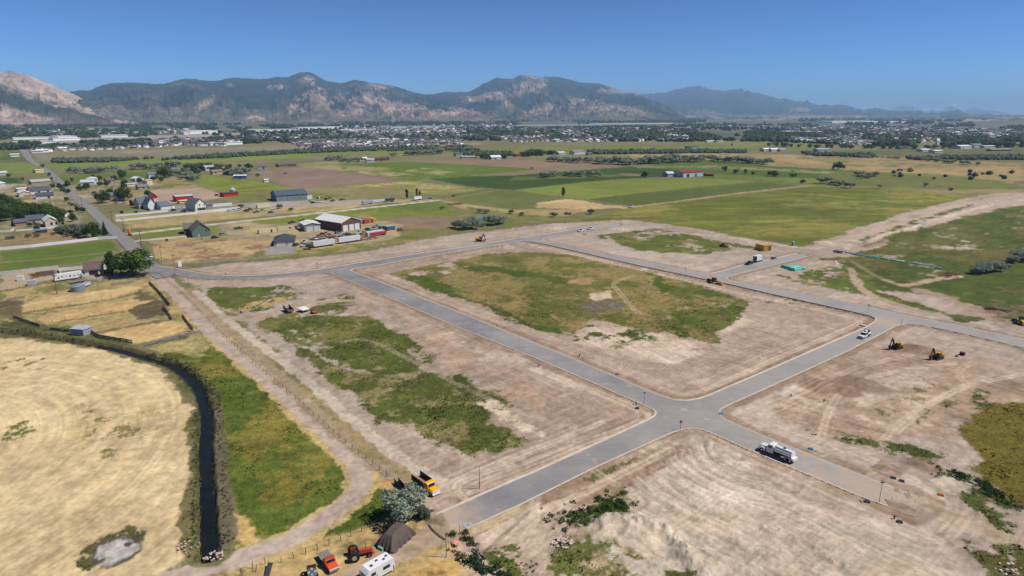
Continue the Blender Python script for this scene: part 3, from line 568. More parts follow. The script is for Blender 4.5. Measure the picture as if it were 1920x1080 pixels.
layer([(1740,895),(1780,885),(1815,895),(1812,908),(1770,912)], (214,204,188), (196,186,170), 3, 1.5, .8, seed=203, cov=.85)
weeds([(1800,905),(1880,960),(1960,1020),(1920,1080),(1860,1000),(1820,950)], .55, 5, 2, seed=204)
weeds([(1820,1020),(1880,1010),(1960,1040),(1960,1120),(1840,1080)], .7, 5, 2, seed=205, c1=(84,92,46), c2=(104,100,56))
layer([(1635,985),(1655,970),(1668,990),(1650,1008)], (212,192,176), (196,176,156), 3, 1.5, 1, seed=206)
path([(1740,950),(1800,975),(1900,1010),(2000,1050)], 7, (200,178,152), (184,162,136), seed=207, edge=1.5, a0=.8)
path([(1560,1120),(1620,1075),(1680,1056),(1720,1060)], 3.2, (200,180,156), (186,164,140), seed=208, a0=.8)
# haul tracks over the soil
T1, T2 = (216,196,174), (200,178,154)
for i, (pts, w_, a_) in enumerate([
    ([(900,905),(1000,868),(1100,828),(1180,800),(1205,782),(1190,765),(1120,735),(1000,690)], 3.0, .8),
    ([(880,925),(1000,882),(1120,832),(1200,796),(1216,776)], 1.6, .7), ([(845,915),(860,895),(930,868),(1040,825),(1130,790)], 2.2, .6),
    ([(870,935),(858,915),(880,895),(960,868)], 1.8, .7), ([(690,525),(860,600),(1080,690),(1230,748),(1330,742),(1600,622)], 2.4, .45),
    ([(1010,462),(1200,505),(1400,552),(1560,585),(1610,598),(1590,615),(1480,660),(1340,722)], 2.6, .5),
    ([(1400,770),(1500,735),(1600,690),(1700,665),(1800,640)], 2.6, .4), ([(1430,790),(1560,830),(1680,880),(1760,930)], 2.6, .4),
    ([(1330,820),(1480,890),(1640,960),(1760,1010)], 2.6, .45), ([(900,1010),(1000,960),(1120,910),(1260,840)], 2.4, .5),
    ([(1180,915),(1230,960),(1330,985),(1430,975),(1560,960)], 2.4, .5), ([(1540,1120),(1490,1050),(1420,1000),(1300,985)], 2.4, .5),
    ([(640,640),(700,640),(860,720),(1000,780),(1080,800)], 2.0, .3), ([(1540,490),(1440,515),(1400,525)], 3, .5), ([(1200,430),(1380,446),(1500,464),(1540,462)], 5, .6),
    ([(860,478),(950,462),(1020,463),(1200,504)], 2.4, .5), ([(420,495),(600,490),(800,462),(960,436),(1150,412)], 4, .4), ([(1790,680),(1700,690),(1600,720),(1560,760),(1540,820)], 2.2, .5),
    ([(1920,700),(1820,720),(1740,760),(1680,810)], 2.2, .5), ([(1860,700),(1760,745),(1690,790),(1660,820)], 2.0, .45)]):
    path(pts, w_, T1, T2, a0=min(1, a_ * 1.5), dz=-.07, ruts=(w_ * .32), seed=210 + i, edge=.25, brk=.08)
path([(905,1035),(1000,955),(1060,930),(1100,915)], .8, (110,90,72), (130,108,88), a0=.8, seed=240, edge=.1)
for i, (x_, y_, ll) in enumerate([(r_[0], r_[1], 30) for r_ in [(1420,690),(1450,760),(1520,860),(1600,900),(700,560),(900,660),(1200,640),(1260,900),(1350,950),(1500,1000),(1600,1020),(1700,740),(1800,700),(1000,930),(960,990),(1080,850),(1480,560),(1250,480)]]):
    th = rng.uniform(0, 6.28); c0 = P(x_, y_); pts = [(c0[0] + t * math.cos(th + t * .02) , c0[1] + t * math.sin(th + t * .02)) for t in np.linspace(-ll / 2, ll / 2, 7)]
    path(pts, 2.2, T1, T2, a0=.55, dz=-.05, ruts=.85, seed=250 + i, edge=.3, wp=True)
# farm lanes beside the fence (left of the site)
path([(386,600),(400,625),(470,685),(560,765),(640,840),(668,868),(680,895),(668,927),(622,964),(562,1002),(482,1037)], 7.4, (212,184,128), (196,170,118), seed=258, edge=.8, a0=.9)
path([(290,512),(330,545),(386,600),(400,625),(470,685),(560,765),(640,840),(668,868),(678,895),(666,925),(620,962),(560,1000),(480,1035),(400,1060),(300,1085)], 4.6, (200,180,164), (186,166,150), seed=260, cls=2, edge=.4)
path([(284,505),(318,535),(360,575),(398,618)], 7.5, (196,176,160), (182,160,142), seed=261, cls=2, edge=.6)
path([(345,545),(410,600),(480,665),(560,740),(640,815),(700,862),(750,900)], 5, (182,160,136), (158,138,106), seed=262, edge=1.0, a0=.9)
path([(360,540),(440,612),(520,680),(600,750),(700,842),(790,905)], 3.2, (176,150,112), (150,134,84), seed=263, edge=1.2, a0=.85, brk=.4, grn=.3)
path([(368,545),(420,592),(500,655),(580,715),(660,785),(740,850),(800,890),(830,905)], 3.4, (208,192,174), (196,178,158), seed=264, edge=.6)
path([(420,592),(470,598),(530,575),(600,566),(690,560)], 4, (196,176,152), (180,158,130), seed=265, edge=1, a0=.85)
path([(640,1095),(720,1050),(800,1008),(840,1000)], 6, (192,170,144), (176,152,124), seed=266, edge=.8, cls=2)
layer([(780,925),(820,905),(860,930),(830,960),(815,968),(822,990),(795,960)], (192,170,150), (178,154,132), 4, 1, 1, seed=267)
layer([(385,1055),(430,1020),(445,1040),(420,1062),(360,1070)], (196,184,166), (170,154,132), 2, 1, .6, seed=268, rough=.15)
# canal: trench, water edge banks
CAN = smooth_pl(PP([(-60,618),(40,628),(110,638),(180,650),(235,662),(275,674),(312,684),(336,696),(356,713),(374,735),(384,765),(388,800),(385,850),(388,900),(389,950),(391,1000),(393,1048)], -1.1), 6)
path(CAN, 8.0, (92,102,52), (134,120,84), sm=0, wp=True, seed=270, edge=1.4, grn=1, a0=.9)
path(CAN, 4.6, (104,92,72), (84,84,52), sm=0, wp=True, seed=271, edge=.7, a0=.9, grn=.6)
CANN = CAN[CAN[:, 1] < P(240, 663)[1] + 1]
BE = smooth_pl(PP([(405,770),(412,850),(420,920),(425,1000),(405,1040)]), 4)
path(BE, 2.6, (126,116,94), (108,98,78), sm=0, wp=True, seed=272, edge=.8, a0=.9, grn=.3)
k = (GX > -400) & (GX < 0) & (GY < 500); idx = np.nonzero(k)[0]; d = segdist(GX[idx], GY[idx], CAN)
Z[idx] -= 1.7 * (1 - sstep(.7, 2.3, d + (fbm(GX[idx], GY[idx], 2, 3, 5) - .5) * .9))
DC = np.full(NV, 99.); DC[idx] = d
# mounds of spoil, banks, ridges
MOUNDS = [(1785,518,4,1.2,0),(1725,655,7,1.0,0),(1868,585,4,1.2,0),(1718,652,4,.6,0),(1205,1005,5,.8,1),(1130,988,4.5,.9,1),(1285,1040,4,.7,1),(1350,1055,4,.5,1),(1250,990,4,.9,1),(1400,1070,4,.5,1),(1180,985,4,.7,1),(1440,1040,4,.8,1),(1545,1075,4,.8,1),(1450,1000,4,.6,1),(1735,870,5,.6,0),(1665,880,4,.5,0),(1610,720,9,.8,0),(1540,722,8,1.0,0),(1590,735,5,.6,0),(1785,905,4,.4,1),(1584,466,4,1.2,1),(1566,494,3.5,2.0,1),(1545,455,8,1.0,1),(1600,452,6,1.0,1)]
for i, (mx_, my_, mr_, mh, _) in enumerate(MOUNDS):
    c0 = P(mx_, my_); k = np.nonzero((abs(GX - c0[0]) < mr_ * 2.2) & (abs(GY - c0[1]) < mr_ * 2.2))[0]; x, y = GX[k], GY[k]
    d = np.hypot(x - c0[0], y - c0[1]) / mr_ * (1 + (fbm(x, y, mr_ * .8, 3, i) - .5) * .9)
    h = np.clip(1 - d, 0, 1) ** 1.2 * mh * (1 + (fbm(x, y, 1.2, 3, i + 9) - .5) * .8); Z[k] += h
    a = sstep(0, .25, h / mh)[:, None] * .8; cc = alb((206,188,166)) if _ else alb((140,114,94))
    C[k] = C[k] * (1 - a) + cc * (0.8 + .4 * fbm(x, y, 1.5, 3, i)[:, None]) * a; GRN[k] *= 1 - a[:, 0]
def ridge(pts, w, h, seed, col=None, brk=.0):
    pl = smooth_pl(PP(pts), 5); lo = pl.min(0) - w * 2; hi = pl.max(0) + w * 2
    k = np.nonzero((GX > lo[0]) & (GX < hi[0]) & (GY > lo[1]) & (GY < hi[1]))[0]; x, y = GX[k], GY[k]
    d = segdist(x, y, pl); b = sstep(brk - .1, brk + .15, fbm(x, y, w * 1.4, 3, seed)) if brk else 1
    f = np.exp(-(d / (w * .42)) ** 2) * b; Z[k] += h * f * (.5 + .8 * fbm(x, y, 2.5, 3, seed + 3)) * (.55 + .9 * fbm(x, y, .9, 3, seed + 4))
    if col is not None:
        a = (sstep(.25, .6, f) * .85)[:, None]; C[k] = C[k] * (1 - a) + alb(col) * (0.78 + .45 * fbm(x, y, 2.2, 3, seed + 7)[:, None]) * a; GRN[k] *= 1 - a[:, 0]
ridge([(1625,455),(1660,440),(1710,428),(1745,415),(1800,400),(1860,384),(1930,370)], 6, 1.7, 1, (204,186,160), .40)
ridge([(1625,462),(1650,456),(1665,448)], 6, 1.6, 2, (140,114,92), .3)
ridge([(1100,985),(1160,970),(1230,985),(1270,1010),(1300,1060)], 4.0, 1.1, 4, (204,190,168), .36)
ridge([(1300,1015),(1330,1040),(1320,1080)], 3, .7, 5, None, .4)
ridge([(1380,1010),(1400,1050),(1430,1080)], 3, .6, 6, None, .4)
ridge([(1440,990),(1520,1020),(1580,1060)], 3, .6, 7, None, .4)
ridge([(900,915),(1000,873),(1120,823),(1190,795)], 2.0, .35, 8)
# flatten under and beside roads
k = np.nonzero((RRf < 1500) & (GY > 60))[0]; x, y = GX[k], GY[k]
ir = inside(x, y, ROAD_OUT) & ~inside(x, y, ROAD_HOLE)
dd = np.full(len(k), 99.); lvl = np.full(len(k), -.25); LV = dict(a=.07, b=-.22, c=.08, d=.06, e=.04, f=-.12, g=-.22)
for kk, pl in RL.items():
    q = segdist(x, y, pl, kk == 'b'); lvl = np.where(q < dd, LV[kk], lvl); dd = np.minimum(dd, q)
for pa, pb in (((816.8, 964.7), (865.6, 996.6)), ((1740, 937.5), (1712, 967.5)), ((1160, 416.8), (1164, 420.4)), ((1496, 474.3), (1522, 478.6))):
    q = segdist(x, y, PP([pa, pb])); lvl = np.where(q < dd + .3, -.02, lvl); dd = np.minimum(dd, q)
old = segdist(x, y, smooth_pl(OLD, 2)); dd = np.where(ir, 0, np.minimum(dd, np.maximum(old - 5.0, 0)))
f = sstep(.8, 6, dd - SPC[k] * .7); Z[k] = Z[k] * f + lvl * (1 - f)
f2 = np.exp(-((dd - 1.8) / 1.3) ** 2) * (1 - ir); Z[k] -= .6 * f2 * (SPC[k] < 1) * np.maximum(-lvl, 0)
Z[k[ir]] = -.6
for pa, pb, wd in (((1740, 937.5), (1712, 967.5), 5.0), ((816.8, 964.7), (865.6, 996.6), 1.2), ((1496, 474.3), (1522, 478.6), 4.)):     # loose soil spread over the last metres of paving
    q = segdist(x, y, PP([pa, pb])) + (fbm(x, y, 4, 4, 777) - .5) * wd * 2.6; cv = ir & (q < wd); Z[k[cv]] = .03
m_ = old < 4.6 + SPC[k] * .8; Z[k[m_]] = np.minimum(Z[k[m_]], -.3)
GRN[k[dd < .8]] = 0
# grader passes and wheel tracks that follow the kerbs
soil = (GRN[k] < .15) & (CLS[k] == 0) & (y > 60) & (dd < 24) & (dd > .3) & (x > -150)
m_ = np.nonzero(soil)[0]; km = k[m_]; dw = dd[m_] + (fbm(x[m_], y[m_], 22, 3, 701) - .5) * 3.0
s_ = (vn(dw / .55, (x[m_] - y[m_]) / 60, 702) - .5) * .20 + (vn(dw / 1.5, (x[m_] + y[m_]) / 60, 703) - .5) * .22; s_ = s_ * np.clip(1.5 - SPC[km] / 1.2, 0, 1) * sstep(24, 12, dd[m_])
C[km] *= (1 + s_)[:, None]; Z[km] += s_ * .35
tr_ = sum(np.exp(-((dw - q) / .32) ** 2) for q in (4.2, 5.9, 8.5, 10.3)) * sstep(.35, .6, fbm(x[m_], y[m_], 40, 3, 704)) * np.clip(1.4 - SPC[km], 0, 1) * .5
C[km] = C[km] * (1 - tr_[:, None]) + alb((208,190,170)) * tr_[:, None]; Z[km] -= tr_ * .10
fine = 0
for i_, (sc_, am_) in enumerate(((.9, .17), (2.2, .14), (5.5, .10), (14, .06), (40, .05), (110, .06), (300, .10))):
    fine = fine + am_ * 2 * (vn(GX / sc_ + 3.3 * i_, GY / sc_, 300 + i_) - .5) * np.clip(sc_ / SPC / 1.2 - .5, 0, 1)
C *= (1 + fine)[:, None]
C = np.clip(C, 0.01, .8)
ZG = Z.reshape(NR, NA)
def gz(x, y):
    r = math.hypot(x, y); a = math.atan2(x, y); i = int(np.clip(np.searchsorted(rs, r), 1, NR - 1)); j = int(np.clip(np.searchsorted(azs[:1130], a), 1, 1129))
    t = (r - rs[i - 1]) / (rs[i] - rs[i - 1]); u = (a - azs[j - 1]) / (azs[j] - azs[j - 1]); t = min(max(t, 0), 1); u = min(max(u, 0), 1)
    return float((ZG[i - 1, j - 1] * (1 - u) + ZG[i - 1, j] * u) * (1 - t) + (ZG[i, j - 1] * (1 - u) + ZG[i, j] * u) * t)
# faces, split by cover into setting pieces that share their borders
I, J = np.meshgrid(np.arange(NR - 1), np.arange(NA), indexing='ij'); J2 = (J + 1) % NA
Fq = np.stack([I * NA + J, (I + 1) * NA + J, (I + 1) * NA + J2, I * NA + J2], -1).reshape(-1, 4)
Vg = np.c_[GX, GY, Z]
def ground_mat(name, bscale, bdist, q=.16):
    m = bpy.data.materials.new(name); m.use_nodes = True; N = m.node_tree.nodes; L = m.node_tree.links; b = N['Principled BSDF']
    b.inputs['Roughness'].default_value = .95; b.inputs['Specular IOR Level'].default_value = .12
    at = N.new('ShaderNodeAttribute'); at.attribute_name = 'Col'; g = N.new('ShaderNodeNewGeometry')
    out = at.outputs['Color']
    for sc, lo, hi, det in ((.45, 1 - q * .6, 1 + q * .6, 6), (1.9, 1 - q, 1 + q, 5)):
        n = N.new('ShaderNodeTexNoise'); n.inputs['Scale'].default_value = sc; n.inputs['Detail'].default_value = det; n.inputs['Roughness'].default_value = .6; L.new(g.outputs['Position'], n.inputs[0])
        r = N.new('ShaderNodeMapRange'); r.inputs[1].default_value = .3; r.inputs[2].default_value = .7; r.inputs[3].default_value = lo; r.inputs[4].default_value = hi; L.new(n.outputs[0], r.inputs[0])
        v = N.new('ShaderNodeVectorMath'); v.operation = 'SCALE'; L.new(out, v.inputs[0]); L.new(r.outputs[0], v.inputs['Scale']); out = v.outputs[0]
    L.new(out, b.inputs['Base Color'])
    n = N.new('ShaderNodeTexNoise'); n.inputs['Scale'].default_value = bscale; n.inputs['Detail'].default_value = 6; n.inputs['Roughness'].default_value = .65; L.new(g.outputs['Position'], n.inputs[0])
    bp = N.new('ShaderNodeBump'); bp.inputs['Distance'].default_value = bdist; bp.inputs['Strength'].default_value = .8; L.new(n.outputs[0], bp.inputs['Height']); L.new(bp.outputs[0], b.inputs['Normal'])
    return m
GM = [ground_mat('soil_cover', 1.4, .12, .13), ground_mat('field_cover', 1.0, .25, .2), ground_mat('lane_cover', 2.0, .05, .08), ground_mat('pasture_cover', 1.6, .3, .22), ground_mat('stubble_cover', 1.8, .12, .13)]
fc = CLS[Fq]; fcl = np.sort(fc, axis=1)[:, 2]
names = ['ground', 'field', 'gravel_lane', 'pasture', 'hay_field']
labs = ['bare tan soil, weeds and rough land of the building site and the valley floor', 'farm fields of green, brown and straw colour lying in a patchwork', 'pale gravel lanes along the fence and across the farms', 'green pasture and straw paddocks beside the canal', 'big pale mown hay field left of the canal']
for ci in range(5):
    ff = Fq[fcl == ci]
    if not len(ff): continue
    u, inv = np.unique(ff, return_inverse=True)
    me = np_mesh(names[ci], Vg[u], inv.reshape(-1, 4), GM[ci], C[u], True)
    tagp(np_obj(names[ci], me, 'structure'), labs[ci])
# canal water
M_WATER = mat('canal_water', (26, 30, 28), 0.32, var=.3, scale=.4, bump=.03, spec=.22)
wl_ = CAN[CAN[:, 1] < P(200, 655)[1] + 6]
a_, b_ = strip(wl_, 3.0); n = len(a_)
mb = MB(); mb.add([(p[0], p[1], -1.15) for p in b_] + [(p[0], p[1], -1.15) for p in a_], [(i, i + 1, n + i + 1, n + i) for i in range(n - 1)]); tagp(mb.obj('canal_water', M_WATER), 'dark still water of the irrigation canal', kind='structure')
# ------------------------------------------------------------------ mountains (height-fields standing 6 to 40 km away)
def azel(px, py):
    d = ray(px, py); return math.atan2(d[0], d[1]), math.atan2(d[2], math.hypot(d[0], d[1]))
M_MTN = mat('mountain_cover', (0, 0, 0), .95, attr='Col', var=.28, scale=.012, bump=26.0, spec=.1)
def mountain(name, label, ridge_px, r0, r1, seed, paintf, nA=700, nT=84, gull=.16, gsc=900, foot_px=None, jag=25, back=1.35, rough=1.0):
    az = []; el = []
    for p in ridge_px: a, e = azel(*p); az.append(a); el.append(e)
    A = np.linspace(az[0], az[-1], nA); E_ = np.interp(A, az, el)
    # round the corners of the ridge line, keep the peaks
    ker = np.hanning(9); ker /= ker.sum(); E2 = np.convolve(np.pad(E_, 4, 'edge'), ker, 'valid'); E_ = .3 * E2 + .7 * E_
    T = np.concatenate([np.linspace(0, 1, nT), np.linspace(1, back, 8)[1:]])
    AA_, TT = np.meshgrid(A, T, indexing='ij')
    r = r0 + (r1 - r0) * TT; x = r * np.sin(AA_); y = r * np.cos(AA_)
    zr = (r1 * np.tan(E_) + CAM_H)[:, None] + (fbm(AA_ * r1, AA_ * 0 + 3, 520, 6, seed) - .5) * jag * 7
    wx = x + (fbm(x, y, 1500, 3, seed + 60) - .5) * 900; wy = y + (fbm(x, y, 1500, 3, seed + 61) - .5) * 900
    along = AA_ * (r0 + r1) / 2 + (fbm(x, y, 1800, 3, seed + 62) - .5) * 1100
    g = 0; w = 1
    for i in range(6):      # ridged noise, stretched downhill so spurs and gullies run from crest to foot
        s = gsc / (2.05 ** i); n = 1 - np.abs(2 * vn(along / s + i * 7.7, (r - r0) / (s * 2.6) + i * 3.1, seed + i) - 1); g = g + w * n ** 1.5; w *= .66
    g = g / 2.1 - .48
    Tc = np.clip(TT, 0, 1); shape = Tc ** (1.25)
    env = np.sin(np.pi * np.clip(Tc, 0, 1) ** .75) ** .8 + .05
    z = zr * (shape + gull * g * env * 3.0)
    z = np.where(TT > 1, zr * (1 - (TT - 1) * 1.6), z)
    z = z + (fbm(x, y, 130, 4, seed + 33) - .5) * 150 * rough * env
    z = np.maximum(z, -30 + 60 * Tc)
    ang_ = z / r; lim = np.tan(E_)[:, None] + CAM_H / r; z = np.where((TT < .97) & (ang_ > lim * .985), lim * .985 * r, z)
    # photo coordinates of every vertex, to place the known rock faces and woods
    zc = z - CAM_H; fw = y * CP - zc * SP; up = y * SP + zc * CP
    px = 960 + F_PX * x / fw; py = 540 - F_PX * up / fw
    gr = np.gradient(z, axis=0) / (np.gradient(x, axis=0) + 1e-6)
    n_ = len(T); idx = np.arange(nA * n_).reshape(nA, n_)
    Fm = np.stack([idx[:-1, :-1], idx[1:, :-1], idx[1:, 1:], idx[:-1, 1:]], -1).reshape(-1, 4)[:, ::-1]
    Cc = paintf(x, y, z, Tc, g, px, py, zr).reshape(-1, 3)
    me = np_mesh(name, np.c_[x.ravel(), y.ravel(), z.ravel()], Fm, M_MTN, Cc, True)
    o = np_obj(name, me, 'structure'); o['label'] = label; return o
ROCK, ROCK2, FOR, FOR2, SCR = (196,168,150), (138,116,104), (22,40,30), (38,56,42), (104,88,78)
def mixc(a, b, t): return a * (1 - t[..., None]) + b * t[..., None]
def blobs(px, py, L_, x, y, seed):
    v = np.full(px.shape, -1.0)
    for bx, by, rx, ry, tilt in L_:
        dx, dy = px - bx, py - by; dx = dx - tilt * dy; v = np.maximum(v, 1 - np.sqrt((dx / rx) ** 2 + (dy / ry) ** 2))
    return v + (fbm(x, y, 420, 6, seed) - .5) * 2.0
def paint_main(rockb, low=.28, seed=0, tan=.3):
    def f(x, y, z, T, g, px, py, zr):
        n = fbm(x, y, 700, 5, seed + 3); n2 = fbm(x, y, 220, 5, seed + 4); n3 = fbm(x, y, 90, 3, seed + 8)
        c = mixc(alb(FOR), alb(FOR2), sstep(.35, .65, n2)[..., ])
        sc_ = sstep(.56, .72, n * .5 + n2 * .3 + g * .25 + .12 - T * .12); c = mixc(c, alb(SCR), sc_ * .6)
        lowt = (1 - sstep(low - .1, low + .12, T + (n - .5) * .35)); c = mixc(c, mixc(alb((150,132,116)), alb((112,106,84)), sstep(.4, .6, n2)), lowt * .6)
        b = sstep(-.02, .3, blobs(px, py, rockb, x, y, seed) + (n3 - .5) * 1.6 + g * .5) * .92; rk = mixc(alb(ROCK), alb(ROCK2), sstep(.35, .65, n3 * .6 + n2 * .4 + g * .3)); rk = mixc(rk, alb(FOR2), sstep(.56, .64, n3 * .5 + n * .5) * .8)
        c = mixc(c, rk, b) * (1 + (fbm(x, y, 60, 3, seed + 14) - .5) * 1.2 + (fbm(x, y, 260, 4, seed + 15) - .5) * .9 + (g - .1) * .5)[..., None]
        return np.clip(c, .01, 1)
    return f
# 1 tan slope at the left edge
def paint_tan(x, y, z, T, g, px, py, zr):
    n = fbm(x, y, 420, 5, 5); n2 = fbm(x, y, 160, 5, 6); n3 = fbm(x, y, 70, 4, 8)
    c = mixc(alb((208,182,160)), alb((164,142,126)), sstep(.35, .65, n3 * .5 + n2 * .5))
    ln = py - (168 + (px) * .34); w = np.exp(-((ln - 6) / 17) ** 2) + np.exp(-((py - 186 - px * .22) / 9) ** 2) * .8
    c = mixc(c, alb((52, 64, 42)), sstep(.42, .6, n * .7 + w * .28 + n2 * .18 - .05) * np.clip(w * 1.6, 0, 1))
    c = mixc(c, alb((140,116,108)), sstep(.3, .0, T) * .6)
    return np.clip(c, .01, 1)
mountain('mountain', 'bare tan mountain slope at the left edge with dark scrub patches', [(-420,112),(-260,118),(-120,128),(-40,131),(0,133.5),(20,134),(60,146),(90,158),(120,170),(150,184),(175,196),(205,211),(228,222),(262,231.5)], 5600, 9300, 3, paint_tan, nA=420, gull=.13, gsc=620, jag=10)
# 2 green and rocky range on the left half
RB1 = [(592,186,34,20,.3),(560,205,20,14,0),(575,150,18,9,0),(700,188,52,16,0),(735,200,60,14,-.2),(655,212,34,14,-.4),(760,214,36,8,0),(640,182,16,10,0),(715,160,22,6,0),(860,210,50,7,0),(480,222,26,6,0),(375,205,10,22,-1.2),(430,160,10,4,0),(520,163,22,4,0)]
mountain('mountain', 'long dark green mountain ridge with a rocky summit left of centre', [(80,182),(110,178),(145,171),(190,160),(240,158.5),(300,154),(350,147),(400,151),(440,147),(470,149),(500,146),(520,143),(540,146),(560,140),(578,138),(595,144),(615,154),(640,157),(665,150),(700,155),(740,162),(775,174),(795,178),(830,180),(870,192),(930,216),(975,229)], 6600, 12000, 21, paint_main(RB1, .2, 21), nA=760, nT=90, gull=.15, gsc=1150, jag=16)
# 3 central peak
RB2 = [(985,158,30,20,-.5),(1012,160,14,22,0),(930,180,30,8,-.9),(890,186,26,6,0),(1020,205,34,14,-.3),(1000,212,44,6,0),(1092,196,26,18,.4),(1112,204,18,14,0),(1160,206,40,8,.3),(950,195,10,8,0),(1180,170,60,6,.2)]
mountain('mountain', 'tall central mountain with a pink rock summit face', [(740,222),(770,192),(795,180),(830,174),(850,172),(875,173),(900,162),(930,147),(960,147),(975,139.5),(1000,142),(1030,147),(1060,152),(1110,155),(1140,163),(1180,175),(1210,183),(1240,193),(1268,208),(1290,222)], 7600, 14500, 37, paint_main(RB2, .16, 37), nA=620, nT=90, gull=.17, gsc=1400, jag=18)
# 4 blue fading ridge to the right
mountain('mountain', 'long blue hazy ridge falling away towards the right', [(1120,210),(1160,196),(1205,182),(1240,170),(1280,165),(1310,163),(1350,169),(1400,174),(1450,184),(1480,184.5),(1530,194),(1600,201),(1680,207),(1760,211.5),(1860,213.6)], 13500, 24000, 51, paint_main([(1500,205,20,4,0)], .12, 51), nA=500, nT=64, gull=.14, gsc=2000, jag=55)
# 5 snowy range, very far
def paint_snow(x, y, z, T, g, px, py, zr):
    n = fbm(x, y, 900, 5, 81); c = mixc(alb((90,96,90)), alb((120,116,108)), sstep(.4, .6, n)); return mixc(c, np.array([.8, .82, .85]), sstep(.68, .95, T + (n - .5) * 1.3) * .6)
mountain('mountain', 'faint snow-capped range on the horizon at the far right', [(1540,206),(1600,203),(1640,199.5),(1665,201),(1700,196.5),(1730,199),(1760,197),(1800,200),(1830,203),(1870,208),(1905,212.6)], 30000, 42000, 65, paint_snow, nA=300, nT=40, gull=.2, gsc=2600, jag=90)
# low bench with a plateau edge on the right horizon
def paint_bench(x, y, z, T, g, px, py, zr):
    n = fbm(x, y, 900, 5, 91); return mixc(alb((80,90,70)), alb((170,150,130)), sstep(.45, .65, n))
mountain('hill', 'low flat bench along the right horizon', [(1180,217.4),(1300,216.8),(1500,216.5),(1680,216.3),(1800,215.7),(1920,215.6),(2100,215.2),(2300,216)], 9000, 15000, 71, paint_bench, nA=300, nT=20, gull=.1, gsc=900, jag=3)
# ------------------------------------------------------------------ haze: one closed box of even thin air
hm = bpy.data.materials.new('haze_air'); hm.use_nodes = True; hn = hm.node_tree.nodes; hn.clear()
pv = hn.new('ShaderNodeVolumePrincipled'); pv.inputs['Color'].default_value = (.38, .60, .90, 1); pv.inputs['Density'].default_value = 5.2e-5; pv.inputs['Anisotropy'].default_value = 0.0
ho = hn.new('ShaderNodeOutputMaterial'); hm.node_tree.links.new(pv.outputs[0], ho.inputs['Volume'])
mb = MB(); mb.box(-62000, 62000, -62000, 62000, -75.0, 1450.0); o = mb.obj('haze', hm); tagp(o, 'thin blue air haze over the whole valley', kind='stuff')
